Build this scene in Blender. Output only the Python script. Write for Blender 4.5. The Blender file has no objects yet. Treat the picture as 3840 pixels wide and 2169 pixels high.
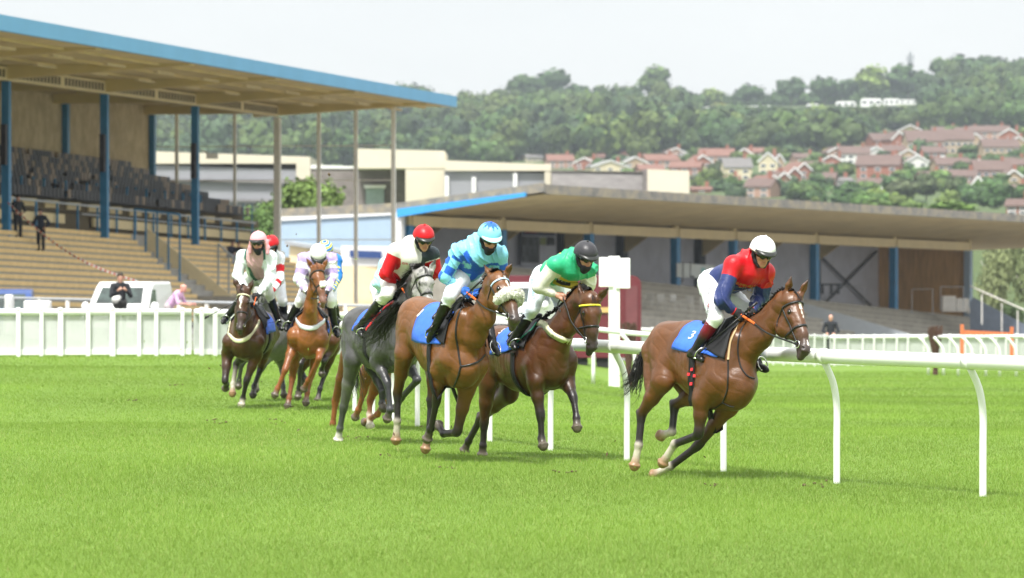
import bpy, math, random, os
import numpy as np
from mathutils import Vector, Matrix
from mathutils.bvhtree import BVHTree
SC = bpy.context.scene
COL = SC.collection
ONLY = ''
random.seed(7)
# ------------------------------------------------------------ camera model (photo pixels, 3840 wide)
FP = 15652.0; CX = 1920.0; CY = 1084.5; HOR = 991.0; HC = 2.05
TH = math.atan((CY - HOR) / FP)
CAMP = np.array([0, 0, HC])
def ray(px, py):
    u = (px - CX) / FP; v = -(py - CY) / FP
    f = np.array([0, math.cos(TH), -math.sin(TH)]); up = np.array([0, math.sin(TH), math.cos(TH)])
    return f + u * np.array([1.0, 0, 0]) + v * up
def P(px, py, d):
    r = ray(px, py); return CAMP + r * (d / r[1])
def D(x, y, d):            # 2576-wide preview pixels
    return P(x * 1.490683, y * 1.490683, d)
def nrm(v):
    v = np.asarray(v, float); return v / (np.linalg.norm(v) + 1e-12)
cam = bpy.data.cameras.new('camera'); co = bpy.data.objects.new('camera', cam); COL.objects.link(co)
co.location = CAMP; co.rotation_euler = (math.pi / 2 - TH, 0, 0)
cam.lens = 36 * FP / 3840; cam.sensor_width = 36; cam.clip_end = 6000; cam.clip_start = 0.5
cam.dof.use_dof = True; cam.dof.focus_distance = 42.0; cam.dof.aperture_fstop = 3.7
SC.camera = co
# ------------------------------------------------------------ terrain height
def sstep(a, b, x):
    t = np.clip((np.asarray(x, float) - a) / (b - a), 0, 1); return t * t * (3 - 2 * t)
def gz(x, y):
    x = np.asarray(x, float); y = np.asarray(y, float)
    s = sstep(-3, 4, x)
    r = s * (.018 * np.clip(y - 50, 0, 80) + .010 * np.maximum(0, y - 130))
    l = (1 - s) * .0075 * np.maximum(0, y - 92)
    return -(r + l)
# ------------------------------------------------------------ objects
def setp(o, label=None, cat=None, group=None, kind=None):
    if label: o['label'] = label
    if cat: o['category'] = cat
    if group: o['group'] = group
    if kind: o['kind'] = kind
    return o
def thing(name, label, cat, loc=(0, 0, 0), group=None):
    o = bpy.data.objects.new(name, None); COL.objects.link(o); o.location = tuple(float(c) for c in loc)
    o.empty_display_size = .2
    return setp(o, label, cat, group)
def link(o, parent=None):
    COL.objects.link(o)
    if parent is not None:
        o.parent = parent
        w = Vector((0, 0, 0)); p = parent
        while p is not None: w += p.location; p = p.parent
        o.location = -w          # mesh data is in world coordinates
    return o
def mesh_obj(name, V, Fc, mat=None, parent=None, smooth=False, col=None, fmat=None, mats=None):
    me = bpy.data.meshes.new(name)
    V = np.asarray(V, np.float32).reshape(-1, 3)
    if isinstance(Fc, np.ndarray) and Fc.ndim == 2:
        n, k = Fc.shape
        me.vertices.add(len(V)); me.vertices.foreach_set('co', V.ravel())
        me.loops.add(n * k); me.loops.foreach_set('vertex_index', Fc.astype(np.int32).ravel())
        me.polygons.add(n); me.polygons.foreach_set('loop_start', np.arange(0, n * k, k, dtype=np.int32))
        me.polygons.foreach_set('loop_total', np.full(n, k, np.int32))
        me.update(calc_edges=True)
    else:
        me.from_pydata([tuple(map(float, v)) for v in V], [], [tuple(int(i) for i in f) for f in Fc]); me.update()
    if smooth: me.polygons.foreach_set('use_smooth', np.ones(len(me.polygons), bool))
    if col is not None:
        a = me.color_attributes.new('Col', 'FLOAT_COLOR', 'POINT')
        c = np.ones((len(V), 4), np.float32); c[:, :3] = col; a.data.foreach_set('color', c.ravel())
    for m in (mats or ([mat] if mat else [])): me.materials.append(m)
    if fmat is not None: me.polygons.foreach_set('material_index', np.asarray(fmat, np.int32))
    me.validate()
    o = bpy.data.objects.new(name, me)
    return link(o, parent)
class MB:
    """collects simple shapes into one mesh"""
    def __init__(s): s.v = []; s.f = []; s.m = []
    def add(s, vs, fs, m=0):
        n = len(s.v); s.v += [tuple(map(float, v)) for v in vs]; s.f += [tuple(i + n for i in f) for f in fs]; s.m += [m] * len(fs)
    def box(s, c, ex, ey, ez, m=0):      # centre and three half-edge vectors
        c = np.array(c, float); ex, ey, ez = (np.array(e, float) for e in (ex, ey, ez))
        vs = [c + a * ex + b * ey + d * ez for d in (-1, 1) for b in (-1, 1) for a in (-1, 1)]
        s.add(vs, [(0, 2, 3, 1), (4, 5, 7, 6), (0, 1, 5, 4), (2, 6, 7, 3), (0, 4, 6, 2), (1, 3, 7, 5)], m)
    def abox(s, x0, x1, y0, y1, z0, z1, m=0):
        s.box(((x0 + x1) / 2, (y0 + y1) / 2, (z0 + z1) / 2), ((x1 - x0) / 2, 0, 0), (0, (y1 - y0) / 2, 0), (0, 0, (z1 - z0) / 2), m)
    def beam(s, a, b, w, h, up=(0, 0, 1), m=0):
        a = np.array(a, float); b = np.array(b, float); d = (b - a) / 2; x = nrm(np.cross(d, up)); z = nrm(np.cross(x, d))
        s.box((a + b) / 2, d, x * w / 2, z * h / 2, m)
    def tube(s, pts, r, n=10, m=0, caps=True, closed=False):
        pts = [np.array(p, float) for p in pts]; k = len(pts); rs = r if hasattr(r, '__len__') else [r] * k
        vs = []; u = None
        for i, p in enumerate(pts):
            if closed: t = nrm(pts[(i + 1) % k] - pts[i - 1])
            else: t = nrm(pts[min(i + 1, k - 1)] - pts[max(i - 1, 0)])
            if u is None: u = nrm(np.cross(t, (0, 0, 1) if abs(t[2]) < .9 else (1, 0, 0)))
            u = nrm(u - t * np.dot(u, t)); w = np.cross(t, u)
            for j in range(n):
                a = 2 * math.pi * j / n; vs.append(p + rs[i] * (math.cos(a) * u + math.sin(a) * w))
        fs = []
        for i in range(k if closed else k - 1):
            i2 = (i + 1) % k
            for j in range(n): fs.append((i * n + j, i * n + (j + 1) % n, i2 * n + (j + 1) % n, i2 * n + j))
        if caps and not closed: fs += [tuple(range(n))[::-1], tuple((k - 1) * n + j for j in range(n))]
        s.add(vs, fs, m)
    def prism(s, poly, off, m=0):        # polygon points (3d) extruded by a vector
        n = len(poly); off = np.array(off, float); vs = [np.array(p, float) for p in poly]; vs += [p + off for p in vs]
        s.add(vs, [tuple(range(n))[::-1], tuple(range(n, 2 * n))] + [(i, (i + 1) % n, n + (i + 1) % n, n + i) for i in range(n)], m)
    def ball(s, c, r, n=10, m=0, sc=(1, 1, 1)):
        vs = [];
        for i in range(n + 1):
            a = math.pi * i / n
            for j in range(2 * n):
                b = math.pi * j / n
                vs.append((c[0] + r * sc[0] * math.sin(a) * math.cos(b), c[1] + r * sc[1] * math.sin(a) * math.sin(b), c[2] + r * sc[2] * math.cos(a)))
        fs = [(i * 2 * n + j, (i + 1) * 2 * n + j, (i + 1) * 2 * n + (j + 1) % (2 * n), i * 2 * n + (j + 1) % (2 * n)) for i in range(n) for j in range(2 * n)]
        s.add(vs, fs, m)
    def build(s, name, mat, parent=None, smooth=False, bevel=0):
        mats = mat if isinstance(mat, list) else [mat]
        o = mesh_obj(name, s.v, s.f, parent=parent, smooth=smooth, mats=mats, fmat=s.m)
        if bevel:
            b = o.modifiers.new('bevel', 'BEVEL'); b.width = bevel; b.segments = 2; b.limit_method = 'ANGLE'
        return o
# ------------------------------------------------------------ materials
_M = {}
def mat(name, c=(.5, .5, .5), rough=.6, var=.12, scale=3.0, bump=0.0, bscale=40.0, spec=.4, metal=0, vc=False, coat=0, sheen=0, emit=None, c2=None, stretch=None, trans=0):
    if name in _M: return _M[name]
    m = bpy.data.materials.new(name); m.use_nodes = True; nt = m.node_tree; N = nt.nodes; L = nt.links
    b = N['Principled BSDF']; b.inputs['Roughness'].default_value = rough; b.inputs['Metallic'].default_value = metal
    b.inputs['Specular IOR Level'].default_value = spec
    if coat: b.inputs['Coat Weight'].default_value = coat; b.inputs['Coat Roughness'].default_value = .25
    if sheen: b.inputs['Sheen Weight'].default_value = sheen; b.inputs['Sheen Roughness'].default_value = .4
    tc = N.new('ShaderNodeTexCoord'); mp = N.new('ShaderNodeMapping'); L.new(tc.outputs['Object'], mp.inputs['Vector'])
    if stretch: mp.inputs['Scale'].default_value = stretch
    n = N.new('ShaderNodeTexNoise'); n.inputs['Scale'].default_value = scale; n.inputs['Detail'].default_value = 6; n.inputs['Roughness'].default_value = .6
    L.new(mp.outputs['Vector'], n.inputs['Vector'])
    if vc:
        a = N.new('ShaderNodeAttribute'); a.attribute_name = 'Col'; csock = a.outputs['Color']
    else:
        mx = N.new('ShaderNodeMix'); mx.data_type = 'RGBA'
        mx.inputs[6].default_value = (*c, 1); mx.inputs[7].default_value = (*(c2 or c), 1)
        rmp = N.new('ShaderNodeValToRGB'); rmp.color_ramp.elements[0].position = .42; rmp.color_ramp.elements[1].position = .62
        L.new(n.outputs['Fac'], rmp.inputs['Fac']); L.new(rmp.outputs['Color'], mx.inputs[0]); csock = mx.outputs[2]
    if var:
        mr = N.new('ShaderNodeMapRange'); mr.inputs['From Min'].default_value = .3; mr.inputs['From Max'].default_value = .7
        mr.inputs['To Min'].default_value = 1 - var; mr.inputs['To Max'].default_value = 1 + var
        L.new(n.outputs['Fac'], mr.inputs['Value'])
        hs = N.new('ShaderNodeHueSaturation'); L.new(mr.outputs['Result'], hs.inputs['Value']); L.new(csock, hs.inputs['Color']); csock = hs.outputs['Color']
    L.new(csock, b.inputs['Base Color'])
    if bump:
        n2 = N.new('ShaderNodeTexNoise'); n2.inputs['Scale'].default_value = bscale; n2.inputs['Detail'].default_value = 4
        L.new(mp.outputs['Vector'], n2.inputs['Vector'])
        bp = N.new('ShaderNodeBump'); bp.inputs['Strength'].default_value = bump; bp.inputs['Distance'].default_value = .02
        L.new(n2.outputs['Fac'], bp.inputs['Height']); L.new(bp.outputs['Normal'], b.inputs['Normal'])
    if trans:
        b.inputs['Transmission Weight'].default_value = trans
    _M[name] = m; return m
# ------------------------------------------------------------ signed distance modelling
def wob(p, f, seed, oct=3):
    r = np.random.RandomState(seed); out = 0; amp = 1
    for o in range(oct):
        for q in range(3):
            w = r.normal(size=3); w = w / np.linalg.norm(w) * f * (2 ** o) * (0.7 + .6 * r.rand())
            out = out + amp * np.sin(p @ w + r.rand() * 6.28 + 1.3 * np.sin(p @ np.roll(w, 1) * .6)) / 3
        amp *= .5
    return out
class SDF:
    def __init__(s, h=.012): s.h = h; s.p = []
    def cap(s, a, b, ra, rb=None, k=.03, c=None, c2=None, flat=None, fs=1.0, neg=False):
        a = np.array(a, np.float64); b = np.array(b, np.float64); rb = ra if rb is None else rb
        s.p.append((a, b, float(ra), float(rb), float(k), None if c is None else np.array(c, float), None if c is None else np.array(c if c2 is None else c2, float), None if flat is None else nrm(flat), fs, neg))
    def chain(s, pts, rs, k=.03, cs=None, flat=None, fs=1.0):
        for i in range(len(pts) - 1):
            s.cap(pts[i], pts[i + 1], rs[i], rs[i + 1], k, None if cs is None else cs[i], None if cs is None else cs[i + 1], flat, fs)
    @staticmethod
    def dist(pr, X, Y, Z):
        a, b, ra, rb, k, c, c2, fl, fs, neg = pr
        vx, vy, vz = X - a[0], Y - a[1], Z - a[2]; ba = b - a
        if fl is not None and fs != 1.0:
            dn = (vx * fl[0] + vy * fl[1] + vz * fl[2]) * (fs - 1)
            vx = vx + dn * fl[0]; vy = vy + dn * fl[1]; vz = vz + dn * fl[2]; ba = ba + (fs - 1) * np.dot(ba, fl) * fl
        L2 = float(ba @ ba)
        if L2 < 1e-10: t = 0 * vx; d = np.sqrt(vx * vx + vy * vy + vz * vz)
        else:
            t = np.clip((vx * ba[0] + vy * ba[1] + vz * ba[2]) / L2, 0, 1)
            d = np.sqrt((vx - t * ba[0]) ** 2 + (vy - t * ba[1]) ** 2 + (vz - t * ba[2]) ** 2)
        d = d - (ra + (rb - ra) * t)
        if fs > 1: d = d / math.sqrt(fs)
        return d, t
    def mesh(s, cfn=None, disp=None):
        h = s.h; lo = np.full(3, 1e9); hi = -lo
        for pr in s.p:
            if pr[9]: continue
            r = max(pr[2], pr[3]); lo = np.minimum(lo, np.minimum(pr[0], pr[1]) - r); hi = np.maximum(hi, np.maximum(pr[0], pr[1]) + r)
        lo = lo - .03; hi = hi + .03; n = np.ceil((hi - lo) / h).astype(int) + 1
        f = np.full(n, .15, np.float32); ax = [(lo[i] + h * np.arange(n[i])) for i in range(3)]
        for pr in s.p:
            r = max(pr[2], pr[3]); k = pr[4]; mg = r + k + 2.5 * h
            i0 = np.maximum(0, ((np.minimum(pr[0], pr[1]) - mg - lo) / h).astype(int)); i1 = np.minimum(n, ((np.maximum(pr[0], pr[1]) + mg - lo) / h).astype(int) + 2)
            if np.any(i1 <= i0): continue
            sl = tuple(slice(i0[j], i1[j]) for j in range(3))
            X = ax[0][sl[0]].astype(np.float32)[:, None, None]; Y = ax[1][sl[1]].astype(np.float32)[None, :, None]; Z = ax[2][sl[2]].astype(np.float32)[None, None, :]
            # keep precision: work relative to lo
            d, _ = SDF.dist(pr, X.astype(np.float64), Y.astype(np.float64), Z.astype(np.float64)); d = d.astype(np.float32)
            g = f[sl]
            if pr[9]:
                d = -d; e = np.maximum(k - np.abs(g - d), 0) / max(k, 1e-6); f[sl] = np.maximum(g, d) + e * e * k * .25
            else:
                e = np.maximum(k - np.abs(g - d), 0) / max(k, 1e-6); f[sl] = np.minimum(g, d) - e * e * k * .25
        V, Q = nets(f, lo, h)
        colr = None
        if any(pr[5] is not None for pr in s.p):
            acc = np.zeros((len(V), 3)); ws = np.zeros(len(V)) + 1e-9
            for pr in s.p:
                if pr[5] is None or pr[9]: continue
                r = max(pr[2], pr[3]) + .05
                m = np.all((V > np.minimum(pr[0], pr[1]) - r) & (V < np.maximum(pr[0], pr[1]) + r), axis=1)
                if not m.any(): continue
                W = V[m]; d, t = SDF.dist(pr, W[:, 0], W[:, 1], W[:, 2]); w = np.exp(-np.clip(d, -.005, .2) / .007)
                t = t[:, None]; acc[m] += w[:, None] * (pr[5] * (1 - t) + pr[6] * t); ws[m] += w
            colr = acc / ws[:, None]
        if disp is not None:
            nv = vnormals(V, Q); V = V + nv * disp(V)[:, None]
        if cfn is not None: colr = cfn(V, colr)
        return V, Q, colr
    def build(s, name, m, parent=None, cfn=None, disp=None):
        V, Q, c = s.mesh(cfn, disp)
        o = mesh_obj(name, V, Q, m, parent, True, c); o['_v'] = 0; del o['_v']
        return o, V, Q
def vnormals(V, Q):
    a, b, c, d = (V[Q[:, i]] for i in range(4)); fn = np.cross(c - a, d - b)
    nv = np.zeros_like(V)
    for i in range(4): np.add.at(nv, Q[:, i], fn)
    return nv / (np.linalg.norm(nv, axis=1, keepdims=True) + 1e-12)
def nets(f, org, h):
    s = f < 0
    c = np.zeros(tuple(k - 1 for k in f.shape), np.int8)
    for dx in (0, 1):
        for dy in (0, 1):
            for dz in (0, 1):
                c += s[dx:s.shape[0] - 1 + dx, dy:s.shape[1] - 1 + dy, dz:s.shape[2] - 1 + dz]
    act = (c > 0) & (c < 8); idx = np.full(act.shape, -1, np.int32); I, J, K = np.nonzero(act); n = len(I); idx[I, J, K] = np.arange(n)
    acc = np.zeros((n, 3)); cnt = np.zeros(n)
    cs = [(x, y, z) for x in (0, 1) for y in (0, 1) for z in (0, 1)]
    fv = {q: f[I + q[0], J + q[1], K + q[2]].astype(np.float64) for q in cs}
    for a in cs:
        for ax in range(3):
            if a[ax]: continue
            b = list(a); b[ax] = 1; b = tuple(b); fa, fb = fv[a], fv[b]; m = (fa < 0) != (fb < 0)
            t = np.where(m, fa / np.where(m, fa - fb, 1), 0)
            for q in range(3): acc[:, q] += np.where(m, a[q] + (t if q == ax else 0), 0)
            cnt += m
    V = (np.stack([I, J, K], 1) + acc / cnt[:, None]) * h + org
    Qs = []
    for ax in range(3):
        o1, o2 = (ax + 1) % 3, (ax + 2) % 3
        sa = np.moveaxis(s, (ax, o1, o2), (0, 1, 2)); ia = np.moveaxis(idx, (ax, o1, o2), (0, 1, 2))
        e = sa[:-1, 1:-1, 1:-1] != sa[1:, 1:-1, 1:-1]; i, j, k = np.nonzero(e); j = j + 1; k = k + 1
        q = np.stack([ia[i, j - 1, k - 1], ia[i, j, k - 1], ia[i, j, k], ia[i, j - 1, k]], 1)
        out = sa[i, j, k]; q[~out] = q[~out][:, ::-1]
        Qs.append(q[(q >= 0).all(1)])
    return V, np.concatenate(Qs)
def bvh_of(*vq):
    V = []; F = []; n = 0
    for v, q in vq:
        V += [tuple(x) for x in v.tolist()]; F += [tuple(i + n for i in f) for f in q.tolist()]; n += len(v)
    return BVHTree.FromPolygons(V, F)
def cast(b, o, d, far=5.0):
    h = b.ray_cast(Vector(o), Vector(nrm(d)), far)
    return (None, None) if h[0] is None else (np.array(h[0]), np.array(h[1]))
def strip(pts, wd, w, t, name, m, parent=None, closed=False, nr=None):
    """flat strap: points, width directions, width, thickness"""
    n = len(pts); V = []
    for i in range(n):
        p = np.array(pts[i]); u = nrm(wd[i] if not np.isscalar(wd[0]) else wd)
        if closed: tg = nrm(np.array(pts[(i + 1) % n]) - np.array(pts[i - 1]))
        else: tg = nrm(np.array(pts[min(i + 1, n - 1)]) - np.array(pts[max(i - 1, 0)]))
        u = nrm(u - tg * np.dot(u, tg)); v = np.cross(tg, u); ww = w[i] if hasattr(w, '__len__') else w
        for a, b in ((-1, -.6), (-.75, 1), (.75, 1), (1, -.6)):
            V.append(p + u * a * ww / 2 + v * b * t / 2 * (1 if nr is None else np.sign(np.dot(v, nr[i])) or 1))
    F = []
    for i in range(n if closed else n - 1):
        j = (i + 1) % n
        for q in range(4): F.append((i * 4 + q, i * 4 + (q + 1) % 4, j * 4 + (q + 1) % 4, j * 4 + q))
    if not closed: F += [(0, 1, 2, 3), tuple((n - 1) * 4 + q for q in (3, 2, 1, 0))]
    return mesh_obj(name, V, F, m, parent, True)
def spline(pts, n):
    pts = [np.array(p, float) for p in pts]; k = len(pts); out = []
    for q in range(n):
        t = q / (n - 1) * (k - 1); i = min(int(t), k - 2); u = t - i
        p0, p1, p2, p3 = pts[max(i - 1, 0)], pts[i], pts[i + 1], pts[min(i + 2, k - 1)]
        out.append(.5 * ((2 * p1) + (-p0 + p2) * u + (2 * p0 - 5 * p1 + 4 * p2 - p3) * u * u + (-p0 + 3 * p1 - 3 * p2 + p3) * u ** 3))
    return out
class Frame:
    def __init__(s, O, head, lean=0, zoom=None):
        a = math.radians(head); b = math.radians(lean)
        s.F = np.array([math.cos(a), -math.sin(a), 0]); L0 = np.array([math.sin(a), math.cos(a), 0]); z = np.array([0, 0, 1.0])
        s.L = math.cos(b) * L0 - math.sin(b) * z; s.U = math.cos(b) * z + math.sin(b) * L0; s.O = np.array(O, float); s.z = zoom
    def src(s, x, y, z=None):
        z = z or s.z; return z[0] + x / z[2], z[1] + y / z[2]
    def J(s, x, y, c, mode='L', z=None):
        r = ray(*s.src(x, y, z)); n = s.L if mode == 'L' else s.F
        t = (c + np.dot(s.O - CAMP, n)) / np.dot(r, n); return CAMP + r * t
    def loc(s, p): d = np.asarray(p) - s.O; return np.array([d @ s.F, d @ s.L, d @ s.U])
# ============================================================ horses
A_ = (2200, 820, 1.399); A1 = (2400, 860, 2.7557); A2 = (2700, 960, 3.6375)
B1 = (1440, 1000, 1.9667); B2 = (1800, 880, 1.692); C1 = (1240, 820, 1.6537); C2 = (780, 840, 2.02)
D2 = (1530, 820, 3.162); D3 = (1880, 840, 3.637)
M_coat = mat('horse coat', vc=True, rough=.37, var=.14, scale=24, bump=.14, bscale=70, spec=.50)
M_hair = mat('black horse hair', (.012, .010, .009), rough=.5, var=.2, scale=20)
M_hair_ch = mat('chestnut hair', (.22, .07, .02), rough=.5, var=.2, scale=20)
M_hair_gr = mat('dark grey hair', (.07, .065, .065), rough=.5, var=.2, scale=20)
M_lea = mat('black leather', (.013, .013, .014), rough=.38, var=.2, scale=30, spec=.5)
M_web = mat('black webbing', (.010, .010, .012), rough=.7, var=.2, scale=30)
M_metal = mat('polished steel', (.75, .75, .74), rough=.22, metal=1, var=.05)
M_orange = mat('orange rubber grip', (.85, .16, .03), rough=.6, var=.1, scale=40)
M_cloth = mat('blue saddlecloth', (.05, .16, .74), rough=.55, var=.12, scale=9, bump=.35, bscale=14, spec=.25)
M_wht = mat('white cloth', (.85, .85, .85), rough=.6, var=.04)
M_eye = mat('glossy dark eye', (.008, .005, .004), rough=.06, spec=.8, var=0)
M_cream = mat('cream felt', (.72, .70, .48), rough=.8, var=.05, scale=30)
M_green = mat('green piping', (.01, .22, .13), rough=.6)
M_redp = mat('red piping', (.7, .02, .03), rough=.6)
M_yel = mat('yellow beads', (.85, .75, .06), rough=.4, var=.1, scale=60)
M_lblu = mat('pale blue beads', (.45, .62, .78), rough=.4, var=.2, scale=90)
M_fleece = mat('white sheepskin', (.86, .85, .78), rough=.95, var=.08, scale=40, bump=1.0, bscale=90, spec=.1)

def hair(name, pts, n, spread, w, m, parent, seed=1, tip=.25, curl=.03):
    """a bunch of tapering locks that follow a guide line"""
    rnd = np.random.RandomState(seed); g = np.array(spline(pts, 14)); V = []; F = []
    for i in range(n):
        o0 = rnd.normal(size=3) * spread[0]; o1 = rnd.normal(size=3) * spread[1]; ln = .72 + .28 * rnd.rand(); ph = rnd.rand(3) * 6
        side = nrm(rnd.normal(size=3)); b = len(V)
        for j in range(14):
            t = j / 13; q = t * ln * 13; a = min(int(q), 12); p = g[a] * (1 - (q - a)) + g[min(a + 1, 13)] * (q - a)
            p = p + o0 * (1 - t) + o1 * t + curl * t * np.sin(ph + 5 * t + np.array([0, 2, 4]))
            ww = w * (1 - t * (1 - tip)) * (.6 + .4 * rnd.rand())
            tg = nrm(g[min(a + 1, 13)] - g[a]); sd = nrm(np.cross(tg, side)); s2 = np.cross(tg, sd)
            V += [p + sd * ww / 2, p - sd * ww / 2 + s2 * ww * .2, p - s2 * ww * .4]
        for j in range(13):
            for q in range(3): F.append((b + j * 3 + q, b + j * 3 + (q + 1) % 3, b + j * 3 + 3 + (q + 1) % 3, b + j * 3 + 3 + q))
    return mesh_obj(name, V, np.array(F), m, parent, True)

def text_on(bvh, body, label, c, right, up, size, m, parent, name='lettering', off=.004, font_scale=1.0, into=None, shear=0):
    """real lettering: font outline cut to a mesh and laid on to the surface behind it"""
    cu = bpy.data.curves.new('t', 'FONT'); cu.body = body; cu.size = size; cu.align_x = 'CENTER'; cu.align_y = 'CENTER'; cu.resolution_u = 2; cu.shear = shear
    to = bpy.data.objects.new('t', cu); COL.objects.link(to); dg = bpy.context.evaluated_depsgraph_get()
    me = bpy.data.meshes.new_from_object(to.evaluated_get(dg)); bpy.data.objects.remove(to)
    right = nrm(right); up = nrm(up - right * np.dot(up, right)); nn = np.cross(right, up); V = []
    for v in me.vertices:
        p = np.array(c) + right * v.co.x * font_scale + up * v.co.y
        if bvh is not None:
            h, hn = cast(bvh, p + nn * .25, -nn, .6)
            p = (h + nn * off) if h is not None else p + nn * off
        V.append(p)
    F = [tuple(p.vertices) for p in me.polygons]
    if not V: return None
    return setp(mesh_obj(name, V, F, m, parent), label)

def patch(bvh, fr, quad, nu, nv, off, name, m, parent, z=None, mirror=True, th=.008, lat=-.2, wave=.0, seed=0):
    """cloth laid on the near flank (pixel corners: top-front, top-rear, bottom-rear, bottom-front), mirrored to the far side"""
    q = [np.array(p, float) for p in quad]; G = np.zeros((nu + 1, nv + 1, 3)); ok = np.zeros((nu + 1, nv + 1), bool)
    for i in range(nu + 1):
        for j in range(nv + 1):
            u = i / nu; v = j / nv; pt = (q[0] * (1 - u) + q[1] * u) * (1 - v) + (q[3] * (1 - u) + q[2] * u) * v
            if len(q) > 4: pt = pt + q[4] * math.sin(math.pi * u) * v
            r = ray(*fr.src(pt[0], pt[1], z)); h, hn = cast(bvh, CAMP, r, 90)
            p0 = fr.J(pt[0], pt[1], lat * (0.25 + .75 * v), 'L', z) if h is None else h
            if h is None or np.linalg.norm(h - fr.J(pt[0], pt[1], lat, 'L', z)) > .35:
                nr_ = bvh.find_nearest(Vector(fr.J(pt[0], pt[1], lat * (0.2 + .8 * v), 'L', z))); h, hn = np.array(nr_[0]), np.array(nr_[1])
            if np.dot(hn, fr.L) * lat < -.3 * abs(lat): hn = nrm(fr.L * np.sign(lat) + fr.U * .3)
            G[i, j] = h + nrm(hn + fr.L * np.sign(lat) * .6) * (off + wave * v * math.sin(u * 9 + seed) * .5 + wave * v)
    n1 = (nu + 1) * (nv + 1); V = []; F = []
    sides = [G]
    if mirror:
        Gm = G.copy().reshape(-1, 3); l = (Gm - fr.O) @ fr.L; Gm = Gm - 2 * l[:, None] * fr.L; sides.append(Gm.reshape(G.shape))
    for si, g in enumerate(sides):
        b = len(V); V += list(g.reshape(-1, 3))
        for i in range(nu):
            for j in range(nv):
                f = (b + i * (nv + 1) + j, b + (i + 1) * (nv + 1) + j, b + (i + 1) * (nv + 1) + j + 1, b + i * (nv + 1) + j + 1)
                F.append(f if si == 0 else f[::-1])
    if mirror:
        for i in range(nu):
            a, c = i * (nv + 1), (i + 1) * (nv + 1); F.append((a, n1 + a, n1 + c, c))
    o = mesh_obj(name, V, F, m, parent, True); s = o.modifiers.new('thick', 'SOLIDIFY'); s.thickness = th; s.offset = 0
    return o, bvh_of((np.array(V), np.array([f for f in F])))

def pstrap(bvh, fr, pts, w, t, name, m, parent, z=None, n=14, far=.35, off=.006):
    """strap whose course is read on the photograph and laid on the modelled surface"""
    out = []; nn = []
    for p in spline([np.array([a, b, 0.0]) for a, b in pts], n):
        r = ray(*fr.src(p[0], p[1], z)); h, hn = cast(bvh, CAMP, r, 90)
        if h is None:
            if not out: continue
            t0 = np.dot(out[-1] - CAMP, nrm(r)); q = CAMP + nrm(r) * t0; h_ = bvh.find_nearest(Vector(q)); h, hn = np.array(h_[0]), np.array(h_[1])
        out.append(h + hn * off); nn.append(hn)
    if len(out) < 2: return None
    wd = []
    for i in range(len(out)):
        tg = nrm(out[min(i + 1, len(out) - 1)] - out[max(i - 1, 0)]); wd.append(np.cross(tg, nn[i]))
    return strip(out, wd, w, t, name, m, parent)

def ring(bvh, C, e1, e2, a0, a1, n, off, R=.3):
    out = []; nn = []
    for i in range(n):
        a = math.radians(a0 + (a1 - a0) * i / (n - 1)); d = math.cos(a) * e1 + math.sin(a) * e2
        h, hn = cast(bvh, C + d * R, -d, R)
        if h is None: continue
        out.append(h + d * off); nn.append(d)
    return out, nn

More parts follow.
